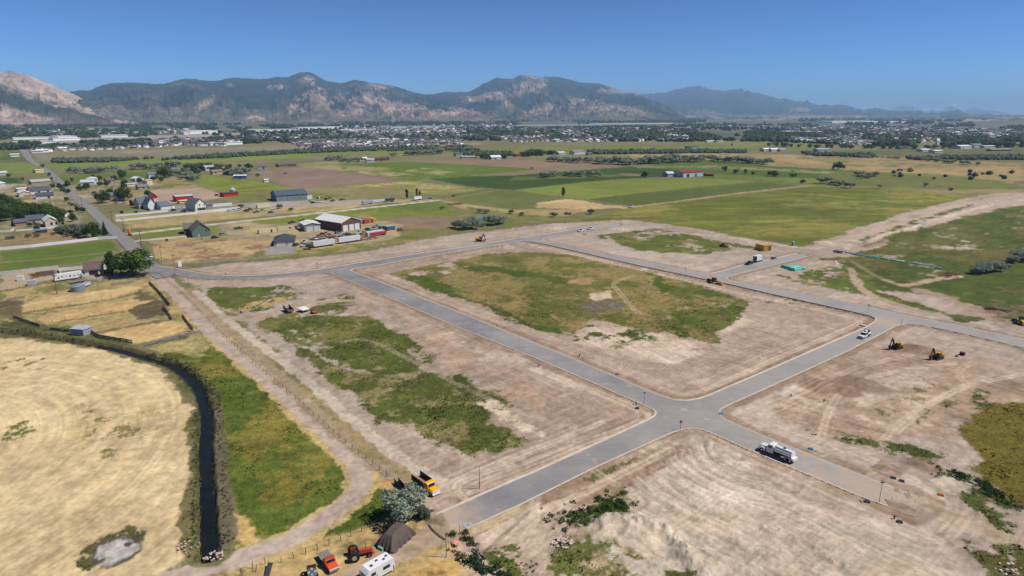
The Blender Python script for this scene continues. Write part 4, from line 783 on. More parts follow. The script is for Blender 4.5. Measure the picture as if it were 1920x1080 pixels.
# ------------------------------------------------------------------ buildings
M_GLASS = mat('window_glass', (30, 36, 44), 0.1, var=0, spec=.6)
M_WHITE = paint('white', (236, 236, 234), .5, .05); M_WROOF = mat('white_metal_roof', (244, 242, 238), .4, var=.04, spec=.4)
M_SHIN = {}
def roofm(c): return mat('roof_%d_%d_%d' % c, c, .85, var=.14, scale=1.2, bump=.03)
def wallm(c): return mat('wall_%d_%d_%d' % c, c, .75, var=.06, scale=.6)
def frame_of(p0, p1):
    a = P(*p0); b = P(*p1); w = math.hypot(b[0] - a[0], b[1] - a[1]); rz = ang(a, b); return a, w, rz
def house(name, label, cat, p0, p1, depth, wh, rh, wall, roof, ridge='x', wins=(), doors=(), hip=0.0, eave=.5, open_front=False, group=None, posts=0, gable=None, chim=None, front_t=None):
    """p0,p1: photo points of the near wall's foot, left to right; local x along it, local y away from the viewer"""
    a, w, rz = frame_of(p0, p1); z = gz(*a); root = empty(name, (a[0], a[1], min(z, -.1)), rz, label, cat, group)
    W = wallm(wall); Rf = roofm(roof) if roof != 'w' else M_WROOF; D = depth
    m = MB()
    if open_front:      # three walls, open towards the viewer
        m.box(0, .25, 0, D, -1, wh); m.box(w - .25, w, 0, D, -1, wh); m.box(.25, w - .25, D - .25, D, -1, wh)
        n = max(2, posts)
        m.obj('wall', W, root)
        for i in range(1, n): MB().box(w * i / n - .12, w * i / n + .12, .02, .26, -1, wh).obj('post', W, root)
        mg = MB()
        if ridge == 'y': mg.prof([(0, wh), (w, wh), (w / 2, wh + rh)], 0, .2)
        if mg.v: mg.obj('gable', gable and wallm(gable) or W, root)
    elif hip > 0: m.box(0, w, 0, D, -1, wh); m.obj('wall', W, root)
    elif ridge == 'x':
        m.prof([(0, -1), (D, -1), (D, wh), (D / 2, wh + rh), (0, wh)], 0, w, Matrix(((0, 1, 0, 0), (1, 0, 0, 0), (0, 0, 1, 0), (0, 0, 0, 1)))); m.f = [f[::-1] for f in m.f]; m.obj('wall', W, root)
    else:
        m.prof([(0, -1), (w, -1), (w, wh), (w / 2, wh + rh), (0, wh)], 0, D); m.obj('wall', W, root)
    r = MB(); e = eave; t = .22; sl = rh / ((D if ridge == 'x' else w) / 2)
    if hip > 0:
        h = min(hip, w / 2 - .2); zb = wh + .02; vs = [(-e, -e, zb), (w + e, -e, zb), (w + e, D + e, zb), (-e, D + e, zb)]
        if ridge == 'x': top = [(h, D / 2, wh + rh), (w - h, D / 2, wh + rh)]; fs = [(0, 1, 5, 4), (1, 2, 5), (2, 3, 4, 5), (3, 0, 4), (0, 3, 2, 1)]
        else: h = min(hip, D / 2 - .2); top = [(w / 2, h, wh + rh), (w / 2, D - h, wh + rh)]; fs = [(0, 1, 4), (1, 2, 5, 4), (2, 3, 5), (3, 0, 4, 5), (0, 3, 2, 1)]
        r.add(vs + top, fs)
    elif rh < .01: r.box(-e, w + e, -e, D + e, wh + .02, wh + .3)
    elif ridge == 'mono': r.prof([(-e, wh + .02), (D + e, wh + .02 + 0), (D + e, wh + .2), (-e, wh + .2)], -e, w + e, Matrix(((0, 1, 0, 0), (1, 0, 0, 0), (0, 0, 1, 0), (0, 0, 0, 1))))
    else:
        for s in (0, 1):
            L_ = D if ridge == 'x' else w; y0 = -e if s == 0 else L_ + e; y1 = L_ / 2; z0 = wh - sl * e + .03; z1 = wh + rh + .03
            q = [(y0, z0), (y1, z1), (y1, z1 + t), (y0, z0 + t)]
            if ridge == 'x':
                m2 = MB().prof(q, -e, w + e, Matrix(((0, 1, 0, 0), (1, 0, 0, 0), (0, 0, 1, 0), (0, 0, 0, 1)))); m2.f = [f[::-1] for f in m2.f]
            else: m2 = MB().prof(q, -e, D + e)
            r.add(m2.v, m2.f)
    ro = r.obj('roof', Rf, root)
    if chim: MB().box(chim[0], chim[0] + .8, chim[1], chim[1] + .8, wh, wh + rh + 1.0).obj('chimney', wallm((120, 90, 80)), ro)
    for (side, u, z0, ww, hh) in wins:
        mw = MB()
        if side == 'f': mw.box(u, u + ww, -.06, .02, z0, z0 + hh); mf = MB().box(u - .1, u + ww + .1, -.03, .01, z0 - .1, z0 + hh + .1)
        elif side == 'l': mw.box(-.06, .02, u, u + ww, z0, z0 + hh); mf = MB().box(-.03, .01, u - .1, u + ww + .1, z0 - .1, z0 + hh + .1)
        else: mw.box(w - .02, w + .06, u, u + ww, z0, z0 + hh); mf = MB().box(w - .01, w + .03, u - .1, u + ww + .1, z0 - .1, z0 + hh + .1)
        o = mf.obj('window', M_WHITE, root); mw.obj('pane', M_GLASS, o)
    for (side, u, ww, hh, c) in doors:
        md = MB(); M = paint('door_%d_%d_%d' % c, c)
        if side == 'f': md.box(u, u + ww, -.05, .03, -.1, hh)
        elif side == 'l': md.box(-.05, .03, u, u + ww, -.1, hh)
        else: md.box(w - .03, w + .05, u, u + ww, -.1, hh)
        md.obj('door', M, root)
    return root
W_ = (236,234,228)
# -- equipment yard and its neighbours
house('house', 'beige one-storey house with dark hipped roof and two white garage doors beside the grey driveway', 'house', (514,461), (553,459), 17, 3.0, 3.2, (196,178,150), (70,76,84), 'x', hip=6, wins=[('r',3,1,1.4,1.2),('r',8,1,1.4,1.2)], doors=[('f',1.5,5.2,2.4,(236,236,232)),('f',8,3.2,2.4,(236,236,232))])
house('metal_shed', 'light grey metal garage with white roof and two roll-up doors', 'garage', (572,434), (601,431.5), 15, 4.6, 1.2, (150,158,166), 'w', 'y', doors=[('f',1.2,4.2,3.4,(226,226,226)),('f',6.3,4.2,3.4,(226,226,226))])
house('metal_barn', 'largest brown metal workshop with white roof and three white bay doors', 'workshop', (641,434), (677,428), 30, 6.0, 3.0, (112,82,74), 'w', 'y', doors=[('f',1.2,4.0,4.2,(238,236,234)),('f',6.4,4.0,4.2,(238,236,234)),('f',11.2,4.0,4.2,(238,236,234))])
def container(label, p0, p1, d, h, col, open_l=False, cat='shipping container', group=None, name='shipping_container', roof=None, door=None, win=None):
    a, w, rz = frame_of(p0, p1); root = empty(name, (a[0], a[1], gz(*a)), rz, label, cat, group); M = paint('c_%d_%d_%d' % col, col)
    MB().box(0, w, 0, d, .1, h).obj('body', M, root)
    m = MB(); n = int(w / .6)
    for i in range(1, n): m.box(w * i / n - .06, w * i / n + .06, -.06, 0, .25, h - .15)
    for i in range(1, int(d / .6)): m.box(-.06, 0, i * .6 - .06, i * .6 + .06, .25, h - .15)
    m.obj('rib', M, root)['kind'] = 'stuff'
    MB().box(-.04, w + .04, -.07, d + .04, h, h + .08).obj('roof', paint('c_%d_%d_%d' % roof, roof) if roof else M, root)
    if door: MB().box(door[0], door[0] + door[1], -.09, -.02, .2, h * .8).obj('door', M_GLASS, root)
    if win: MB().box(win[0], win[0] + win[1], -.09, -.02, h * .45, h * .75).obj('window', M_GLASS, root)
    return root
container('left cream container with a dark doorway behind the dark-roofed house', (486,438), (519,434), 2.6, 2.7, (232,218,176), door=(8,1.2))
container('right cream container with a small window and open door', (521,433), (552,430), 2.6, 2.7, (232,218,176), door=(12,1), win=(7.5,1.6))
for i, (x, y, c, l) in enumerate([(667,411,(214,186,174),'faded pink container, leftmost in the row behind the brown workshop'), (676,411,(146,158,168),'grey-blue container between pink and orange ones'), (684,411,(214,92,44),'bright orange container in the row behind the brown workshop'), (691,410,(200,122,98),'faded salmon container between the orange and yellow ones'), (700,409,(232,182,30),'yellow container, rightmost in the row behind the workshop')]):
    a, w, rz = frame_of((x, y + 8), (x + 7, y + 7.3)); r_ = container(l, (x, y + 8), (x + 6.0, y + 7.4), 11, 2.7, c, group='row of storage containers behind the workshop')
container('small blue container standing alone right of the yard', (727,432), (741,430), 6, 2.8, (74,108,150), roof=(170,190,210))
container('long white shed behind the red trailer', (690,444), (722,439), 3.5, 3.0, (206,220,230), roof=(220,230,238), cat='shed')
def trailer_box(label, p0, p1, col, h=3.9, d=2.6, group=None, z0=1.1, wheels=True, cat='semi trailer', name='semi_trailer'):
    a, w, rz = frame_of(p0, p1); root = empty(name, (a[0], a[1], gz(*a)), rz, label, cat, group); M = paint('t_%d_%d_%d' % col, col)
    MB().box(0, w, 0, d, z0, h).obj('body', M, root)
    if wheels:
        for u in (w - 1.3, w - 2.6):
            for v in (.25, d - .25): MB().tube((u, v - .2, .5), (u, v + .2, .5), .5, 10).obj('wheel', M_TYRE, root)
        for v in (.2, d - .4): MB().box(w * .2, w * .2 + .2, v, v + .2, 0, z0).obj('landing_leg', M_STEEL, root)
    return root
M_TYRE = mat('tyre_rubber', (44, 42, 42), .9, var=.1, spec=.2); M_STEEL = mat('dark_steel', (70, 68, 66), .6, .2, var=.2)
M_RUST = mat('rusty_iron', (112, 66, 46), .9, var=.35, scale=3, dirt=.4); M_WOOD = mat('weathered_wood', (120, 104, 92), .9, var=.25, scale=2.5, bump=.02)
M_CHROME = mat('bright_metal', (200, 200, 200), .25, .9, var=.02); M_GREYW = mat('grey_wood', (148, 138, 130), .9, var=.25, scale=2.5)
trailer_box('white semi trailer parked left, partly behind the olive bush', (588,465), (628,459.5), (226,230,236), 4.0)
trailer_box('white semi trailer parked right of the other white trailer', (636,457.5), (676,451.5), (226,230,236), 4.0)
trailer_box('red flat trailer body in the yard front', (694,443.5), (725,439.5), (206,44,36), 2.6, z0=.9)
# -- north of the farm lane
house('metal_barn', 'long blue-grey metal barn with dark gabled roof and round windows', 'barn', (519,377.5), (577,373.5), 22, 5.4, 3.6, (128,148,160), (84,94,110), 'x', wins=[('f',4,2.2,1.3,1.0),('f',9.5,2.2,1.3,1.0),('f',15,2.2,1.3,1.0),('f',20.5,2.2,1.3,1.0)], doors=[('f',28,5,4,(240,240,240)),('f',39,1.4,2.2,(240,240,240)),('l',6,6,4,(60,70,84))])
house('shed', 'open dark-red shed in front of the striped hay field', 'shed', (420,369), (447,366.5), 9, 3.2, .9, (206,36,34), (92,70,70), 'x')
house('barn', 'bright red barn with a pale metal roof behind the white houses', 'barn', (331,378), (363,375.5), 12, 4.6, .7, (212,26,36), (190,198,214), 'x')
house('stable', 'small cream shelter below the bright red barn', 'shed', (337,381.5), (352,380), 4, 2.3, .5, (214,196,158), (214,196,158), 'x')
house('house', 'white gabled house facing the lane with grey roof and dark porch', 'house', (367,396), (387,393.5), 15, 5.6, 4.4, (240,236,224), (110,116,122), 'y', wins=[('f',3.4,4.2,1,1.4),('f',7.6,4.2,1,1.4)], doors=[('f',1.5,7.5,2.6,(70,66,64))])
house('garage', 'grey-roofed wing right of the white gabled house', 'garage', (388,391.5), (399,390), 12, 3.4, 2.8, (150,140,130), (104,110,116), 'x')
house('farmhouse', 'white farmhouse with slate roof and steep front gable behind the purple tree', 'farmhouse', (262,391), (284,389), 13, 4.4, 4.6, (232,234,240), (98,112,122), 'x', wins=[('f',3,5.0,1,1.3),('f',7,5.0,1,1.3),('f',2,1,1.4,1.5),('f',7,1,1.4,1.5)], doors=[('f',.4,12,2.4,(58,58,64))])
house('farmhouse_gable', 'tall white gabled front of the farmhouse with a dark round window', 'farmhouse', (278.5,393), (292.5,391.6), 11, 5.0, 4.6, (240,242,248), (98,112,122), 'y', wins=[('f',4.5,6.2,1.0,1.2)], doors=[('f',4.2,1.4,2.2,(214,214,220))])
house('garage', 'white farmhouse garage wing with slate roof', 'garage', (302,393), (321,391), 12, 3.2, 3.2, (228,232,238), (104,118,126), 'x', doors=[('f',2,4.4,2.4,(244,244,248)),('f',9,2.6,2.4,(244,244,248))])
house('barn', 'dark red gabled barn peeking over the white farmhouse', 'barn', (282,378), (296,377), 12, 4.4, 3.2, (170,44,44), (120,96,92), 'y', doors=[('f',3,3.4,3,(220,210,204))])
house('shed', 'low red shed left of the white farmhouse', 'shed', (252,385.5), (262,384.5), 10, 2.6, 2.4, (180,52,50), (124,88,84), 'x')
house('house', 'green gabled house with grey shingle roof beside the dead field', 'house', (361.5,445), (395,442), 15, 4.6, 4.8, (112,134,124), (112,108,106), 'y', wins=[('f',8,3.2,1.2,1.4),('l',5,1,1.6,1.6)], doors=[('l',9,2.6,2.4,(50,46,46)),('f',3.2,1,2.1,(190,190,180))])
house('porch', 'green side wing of the green house', 'porch', (345.5,439), (361,438), 12, 3.8, 3.0, (84,92,90), (112,108,106), 'x', doors=[('f',3,5,2.6,(44,42,44))])
house('house', 'long grey-roofed ranch house with a pale stucco wall, behind the tall trees', 'house', (260,355.5), (280,354), 9, 3.0, 2.2, (176,160,154), (128,122,128), 'x', wins=[('f',4,1,1.6,1.2)], doors=[('f',9,2,2.1,(90,80,84))])
house('shed', 'cream upright shed with a flat roof behind the ranch house', 'shed', (276,347), (287,345.8), 8, 5.2, .4, (222,206,176), (226,210,180), 'x')
house('shed', 'white shed with a low gable among the trees', 'shed', (254,339.5), (270,338), 9, 3.2, 1.8, (220,222,226), (226,228,232), 'y')
house('shed', 'flat white carport roof left of the ranch house', 'carport', (239,350), (258,348.6), 7, 3, .2, (214,206,202), (226,220,214), 'x')
house('house', 'two-storey white and grey house behind the left trees', 'house', (279,334), (297,333), 10, 4.6, 2.2, (222,226,232), (120,124,134), 'x', wins=[('f',3,1,1.4,1.4),('f',9,1,1.4,1.4)])
house('house', 'light blue-grey metal-roofed farmhouse beyond the road', 'house', (151,347), (177,346), 16, 3.2, 2.2, (216,218,222), (190,200,214), 'x', wins=[('f',4,1,1.5,1.2)])
house('house', 'white hipped house attached behind the blue-roofed farmhouse', 'house', (164,341), (184,340), 14, 3.6, 2.0, (226,226,228), (196,202,212), 'x', hip=4)
house('barn', 'small dark red barn with grey roof between two round trees', 'barn', (201,343), (215,342), 9, 3.0, 2.0, (120,54,56), (110,100,106), 'x', doors=[('f',4,3,2.4,(190,170,160))])
house('house', 'house with a slate roof hidden behind the two tall trees', 'house', (205,374), (222,372.6), 12, 3.4, 2.6, (170,130,112), (110,118,130), 'x')
house('house', 'white wing at the foot of the tall dark trees', 'house', (220,376), (231,375), 8, 4.2, 1.6, (226,228,232), (150,156,166), 'x')
house('workshop', 'white building with a low pediment gable at the left', 'workshop', (36,369), (58,367.5), 14, 3.6, 1.8, (220,204,186), (226,222,216), 'y', doors=[('f',4,8,1.4,(170,110,90))])
house('shed', 'long white flat-roofed shed behind the pediment building', 'shed', (34,360), (60,358), 10, 3.4, .4, (226,228,228), (236,238,238), 'x')
house('house', 'long house with dark slate roof and white walls at the left', 'house', (58,364), (96,361), 13, 3.2, 3.4, (224,226,228), (88,90,98), 'x', wins=[('f',6,1,2,1.3),('f',14,1,2,1.3)])
house('house', 'dark-roofed white house wing in front of the long slate-roofed house', 'house', (68,373), (101,371), 10, 3.0, 2.6, (222,222,222), (84,80,88), 'x', doors=[('f',9,2,2.1,(70,70,76))])
house('house', 'grey-green house with a pale long roof near the road head', 'house', (60,346), (96,343.5), 12, 3.0, 2.2, (178,150,120), (170,176,172), 'x')
house('barn', 'yellow flat barn at the edge of the bright field', 'barn', (67,324), (83,323), 9, 4.0, .4, (232,212,130), (236,220,150), 'x')
house('house', 'white farm sheds at the left edge', 'shed', (-4,352), (11,350), 12, 4.4, 1.4, (196,196,200), (226,228,232), 'x')
house('house', 'pale farm roof beyond the dark green patch', 'shed', (-6,329), (14,328), 10, 3.4, 1.6, (190,196,196), (206,216,220), 'x')
house('house', 'brown-roofed cottage with white gable by the row of dark trees', 'cottage', (115,406.5), (130,404.5), 15, 3.0, 2.2, (232,230,226), (124,90,84), 'y')
# ranch with solar-dark roof (left)
house('house', 'long ranch house with dark blue-grey roof at the left edge', 'house', (52,421), (86,418), 14, 3.4, 2.6, (206,190,166), (86,92,104), 'x', wins=[('f',3,1,1.6,1.3),('f',9,1,1.6,1.3)])
house('house', 'lower left wing of the long ranch house', 'house', (29,424), (52,422), 9, 2.8, 1.8, (176,140,110), (94,98,108), 'x')
house('house', 'cream gabled front of the ranch house with tall windows', 'house', (86,425.5), (108,423.5), 15, 4.4, 2.6, (226,206,180), (232,230,226), 'y', wins=[('f',3,1.2,1.4,2),('f',6,1.2,1.4,2),('f',9.4,.8,2,2)])
house('shed', 'small shed with a blue metal roof in the rough pasture', 'shed', (67,437.5), (89,435.5), 5, 2.0, .5, (120,84,66), (104,124,140), 'x')
# white house with brown roof and walled court
house('house', 'white house with a brown shingle roof and open carport beside the tall poplar', 'house', (158,516), (192,513), 14, 2.8, 2.6, (236,236,238), (112,92,86), 'x', wins=[('f',3,1.0,1.2,1.2)], doors=[('f',2.2,3.6,2.2,(40,40,46)),('f',7,3.6,2.2,(40,40,46))])
# beyond the fields
house('barn', 'grey quonset barn with curved white roof in the far fields', 'barn', (1252,331.5), (1279,330.5), 12, 4.2, 2.2, (180,190,206), (206,214,226), 'x')
house('barn', 'white barn with a dark red roof in the far fields', 'barn', (1281,332.5), (1318,330), 20, 6, 1.6, (206,210,216), (150,44,50), 'x', doors=[('f',6,5,4,(60,60,70)),('f',20,5,4,(120,126,140))])
house('shed', 'low red-roofed shed right of the white red-roofed barn', 'shed', (1323,330), (1338,330), 9, 2.6, 1, (150,60,60), (160,50,50), 'x')
FARM = [
 ('row of sheds with a long pale roof on the ploughed field\'s far edge',(484,317),(500,316.5),12,4,1.5,(200,196,190),(120,116,120)),('brown-roofed low house beside the pale long shed',(523,313),(541,312),12,3,1.6,(150,120,108),(110,92,90)),('second brown-roofed house right of the low house',(542,312),(556,311.5),10,3,1.4,(140,110,100),(104,88,88)),
 ('blue and white metal building left of the ploughed field',(438,335.5),(462,335),11,4,.8,(96,128,168),(226,232,240)),('tiny white trailer house by the ploughed field',(496,341.5),(504,341),5,3,.6,(236,236,236),(236,236,236)),('tan farmhouse among the silver trees',(399,327),(418,326),11,3.6,2.2,(214,190,150),(150,130,112)),
 ('white barn with a grey gable among the silver trees',(386,320),(403,319),12,5,2,(214,218,226),(190,198,210)),('small barn with a bright red and white roof',(408,316),(421,315.4),11,4,2,(210,200,196),(196,90,84)),('small dark red shed behind the blue metal building',(419,328),(429,327.6),8,3,1.4,(130,66,76),(120,90,96)),
 ('grey-roofed house left of the dark round tree',(323,325),(335,324.5),12,5.5,2,(206,210,218),(120,128,140)),('white farmhouse cluster beyond the green field, left building',(674,302),(689,301.6),14,4.5,2,(222,224,228),(236,238,240)),('white farmhouse cluster beyond the green field, middle building',(688,304),(702,303.6),12,4,2,(212,216,222),(180,186,196)),
 ('brown-roofed farmhouse right of the white cluster',(706,302.5),(726,302),13,4,2,(176,140,120),(92,76,72)),('dark-roofed farm shed in front of the olive belt',(715,300.5),(730,300),10,4,1.6,(120,84,76),(84,66,66)),('red-roofed long shed on the ploughed band',(967,293.5),(984,293),12,4,1.2,(166,84,70),(150,72,58)),
 ('white domed greenhouse beside the dark trees',(922,299),(940,298.5),16,4,3,(232,228,222),(240,236,230)),('tan flat-roofed farm building behind the hedge',(866,297),(893,296.5),16,3.2,.8,(190,180,166),(206,200,190)),('grey-roofed house left of the tan farm building',(855,293),(868,292.6),12,4.5,2,(190,190,196),(96,100,110)),
 ('small white and blue house in the far clump',(1030,289.5),(1040,289),10,5,2,(220,224,232),(110,124,140)),('white barn with a lilac roof in the far clump',(1077,289.5),(1097,288.6),16,5,2.4,(232,230,232),(150,140,146)),('pale blue shed left of the lilac-roofed barn',(1048,290),(1060,289.5),12,4,1.8,(190,206,214),(206,218,224)),
 ('small grey shed right of the lilac-roofed barn',(1103,291),(1111,290.7),9,4,1.2,(150,156,166),(120,126,136)),('dark-roofed ranch far right of the lilac-roofed barn',(1153,287),(1175,286.6),14,3,1.6,(120,100,96),(90,80,82)),('pale barn with a low roof at the end of the track',(1533,284.5),(1557,284),14,5,1.6,(196,196,200),(176,186,196)),
 ('white sheds group in the far right field, left one',(1433,284),(1446,283.6),14,5,2,(226,228,230),(240,240,240)),('white sheds group in the far right field, middle one',(1447,284),(1462,283.6),14,4.5,2.4,(230,228,226),(236,236,236)),('tan shed of the far right farm group',(1463,284),(1474,283.7),12,4,2,(200,186,170),(186,176,168)),
 ('blue-roofed house left of the far white group',(1296,280.5),(1308,280),12,5,2.4,(216,220,226),(70,84,104)),('long white building in front of the dark tree belt',(1730,284),(1745,283.6),16,4,1.4,(236,236,236),(240,240,242)),('second long white building right of its twin',(1753,286.5),(1768,286.2),16,4,1.4,(236,236,236),(236,238,240)),
 ('big white barn with stepped roof before the trees on the right',(1801,279),(1822,278.5),22,6,2,(232,234,238),(240,242,244)),('grey steep-roofed barn right of the big white one',(1826,277.5),(1842,277),18,6,4,(196,200,206),(120,130,140)),('flat white farm building beyond the grey barn',(1846,277.5),(1866,277),16,4.5,1,(206,210,212),(226,230,232)),
 ('long dark shed with rust-red ends at the right',(1858,283),(1896,282.5),12,3.4,.6,(130,60,46),(196,206,214)),('dark-roofed house before the tree belt on the right',(1688,279.5),(1704,279),13,4,2.2,(130,120,116),(96,92,98)),('brown-roofed house behind the twin white buildings',(1743,276.5),(1762,276),14,4,2.4,(140,118,110),(120,100,96)),
 ('white steepled church in the far right tree belt',(1756,275),(1761,274.9),6,14,6,(232,232,232),(226,226,226)),('bright blue-roofed store in the far town',(1692,262),(1708,261.7),26,6,1,(220,224,226),(60,128,206)),('long white storage row on the field edge',(1326,266.5),(1342,266),12,4,.8,(236,236,238),(240,240,242)),
 ('blue-roofed long barn beside the white storage row',(1344,266.5),(1356,266),12,4,1,(206,210,216),(110,136,170))]
for i, (l, p0, p1, d, wh, rh, wc, rc) in enumerate(FARM): house('farm_building', l, 'farm building', p0, p1, d, wh, rh, wc, rc, 'x', wins=[('f', 3, 1.2, 1.6, 1.4)] if i % 2 else (), doors=[('f', 6, 3, 2.8, (80, 80, 90))] if i % 3 == 0 else ())
# grain bins, sheds in the corral
def bin_(label, p, r, h, rh, col, cat='grain bin'):
    a = P(*p); root = empty('grain_bin', (a[0], a[1] + r, gz(*a)), 0, label, cat); M = mat('bin_metal_%d' % col[0], col, .4, .3, var=.08)
    m = MB().tube((0, 0, 0), (0, 0, h), r, 28)
    for i in range(1, int(h / .5)): m.tube((0, 0, i * .5 - .04), (0, 0, i * .5 + .04), r + .05, 28)
    m.obj('body', M, root); MB().tube((0, 0, h), (0, 0, h + rh), r + .15, 28, .3).tube((0, 0, h + rh), (0, 0, h + rh + .25), .35, 12).obj('roof', M, root)
bin_('round corrugated grain bin in the corral corner', (139,547), 2.9, 2.3, .9, (150,168,180))
bin_('silver domed grain bin behind the dark-red shed', (434,361), 3.2, 3, 2.4, (196,204,214))
house('shed', 'small corrugated tin shed at the canal edge of the corral', 'shed', (133,627), (157,629), 4.0, 2.3, .0, (160,166,176), (176,184,196), 'x', eave=.25)
container('yellow storage container on the building site with an open door', (1432,470.5), (1447,469), 7, 3.4, (222,174,70), door=(3.6,1.1))
container('tiny blue steel shed inside the silver bushes', (898,416), (912,412), 4.5, 3, (120,136,160), cat='shed', name='shed')
# retaining walls / white fences (solid vinyl panels)
def wall_run(name, label, cat, pts, h, t, m, post=None, closed=False, z0=-.3):
    pl = PP(pts); c0 = pl[0]; root = empty(name, (c0[0], c0[1], 0), 0, label, cat)
    panels = []; L = 2.4
    for i in range(len(pl) - 1):
        a, b = pl[i], pl[i + 1]; d = b - a; l = np.linalg.norm(d); n = max(1, int(round(l / (post or 2.4)))); rz = math.atan2(d[1], d[0])
        for k in range(n): panels.append((a + d * k / n, l / n, rz))
    lim = 290; meshes = {}
    rest = MB()
    for q, (p, l, rz) in enumerate(panels):
        key = (round(l, 2))
        if q < lim:
            if key not in meshes: meshes[key] = (MB().box(.06, l - .06, -t / 2, t / 2, z0, h).mesh('panel', m), MB().box(-.07, .07, -.07, .07, z0, h + .1).mesh('post', m))
            for nm, me in zip(('panel', 'post'), meshes[key]):
                o = bpy.data.objects.new(nm, me); COL.objects.link(o); o.parent = root; o.location = (p[0] - c0[0], p[1] - c0[1], gz(*p) + .2); o.rotation_euler = (0, 0, rz)
    return root
M_VINYL = mat('white_vinyl', (240, 240, 240), .5, var=.04)
M_CONC = mat('concrete_wall', (206, 204, 198), .8, var=.1, scale=.8)
wall_run('vinyl_fence', 'long white vinyl fence along the top of the green paddock', 'fence', [(-30,471),(60,463),(130,455),(184,448.5),(220,446.5)], 1.6, .1, M_VINYL, 4)
wall_run('vinyl_fence', 'white vinyl fence along the lower edge of the green paddock', 'fence', [(-30,517),(40,510.5),(110,502.5)], 1.5, .1, M_CONC, 3)
wall_run('vinyl_fence', 'white rail fence nearest the lane, in front of the farmhouse', 'fence', [(218,415),(300,407),(370,400)], 1.3, .1, M_VINYL, 4)
wall_run('vinyl_fence', 'upper white fence along the farmhouse driveway', 'fence', [(217,405.5),(260,402),(315,396.5)], 1.3, .1, M_VINYL, 4)
wall_run('vinyl_fence', 'tall white fence right of the white gabled house', 'fence', [(366,399.5),(400,397),(450,392)], 2.0, .1, M_VINYL, 4)
wall_run('vinyl_fence', 'second tall white fence behind the parked trucks', 'fence', [(399,387.5),(435,384.5)], 2.4, .1, M_VINYL, 4)
wall_run('garden_wall', 'white walled court with a small lawn beside the brown-roofed house', 'wall', [(158,503),(112,507),(110.5,507),(116,521),(160,517)], 1.4, .25, M_VINYL, 5)
wall_run('vinyl_fence', 'white fence in front of the long ranch house', 'fence', [(-20,436),(20,434),(27,430)], 1.2, .1, M_VINYL, 4)
wall_run('vinyl_fence', 'white fence between the ranch house and the silver bushes', 'fence', [(30,433),(70,430),(120,425)], .9, .1, M_VINYL, 4)
# ------------------------------------------------------------------ vehicles and machines (x forward, y left, built at real size)
M_BLK = mat('black_steel', (40, 40, 44), .6, .1, var=.1); M_YEL = paint('machine_yellow', (226, 168, 34), .45, .3); M_LAMP = mat('lamp_lens', (226, 224, 214), .2, var=0)
M_RED = mat('tail_lamp', (150, 24, 20), .3, var=0)
def vroot(name, label, cat, p, q, group=None, z=None, dz=0):
    a = P(*p); b = P(*q); return empty(name, (a[0], a[1], (gz(*a) if z is None else z) + dz), ang(a, b), label, cat, group)
def wheels(root, xs, ty, r, w=.25, dual=False, rim=M_CHROME):
    for x in xs:
        for s in (-1, 1):
            o = MB().tube((x, s * ty - w / 2, r), (x, s * ty + w / 2, r), r, 14).obj('wheel', M_TYRE, root)
            MB().tube((x, s * ty - w / 2 - .02, r), (x, s * ty + w / 2 + .02, r), r * .5, 10).obj('rim', rim, o)
def bevbox(m, x0, x1, y, z0, z1, c=.1):     # body slab with chamfered upper edges
    m.v += []; vs = []; 
    for (xx0, xx1, yy, zz) in ((x0, x1, y, z0), (x0, x1, y, z1 - c), (x0 + c, x1 - c, y - c, z1)):
        vs += [(xx0, -yy, zz), (xx1, -yy, zz), (xx1, yy, zz), (xx0, yy, zz)]
    fs = [(3, 2, 1, 0), (8, 9, 10, 11)]
    for k in (0, 4):
        for i in range(4): fs.append((k + i, k + (i + 1) % 4, k + 4 + (i + 1) % 4, k + 4 + i))
    return m.add(vs, fs)
def greenhouse(m, xb0, xb1, xt0, xt1, yb, yt, z0, z1):      # tapered cabin
    vs = [(xb0, -yb, z0), (xb1, -yb, z0), (xb1, yb, z0), (xb0, yb, z0), (xt0, -yt, z1), (xt1, -yt, z1), (xt1, yt, z1), (xt0, yt, z1)]
    return m.add(vs, [(0, 1, 5, 4), (1, 2, 6, 5), (2, 3, 7, 6), (3, 0, 4, 7), (4, 5, 6, 7), (3, 2, 1, 0)])
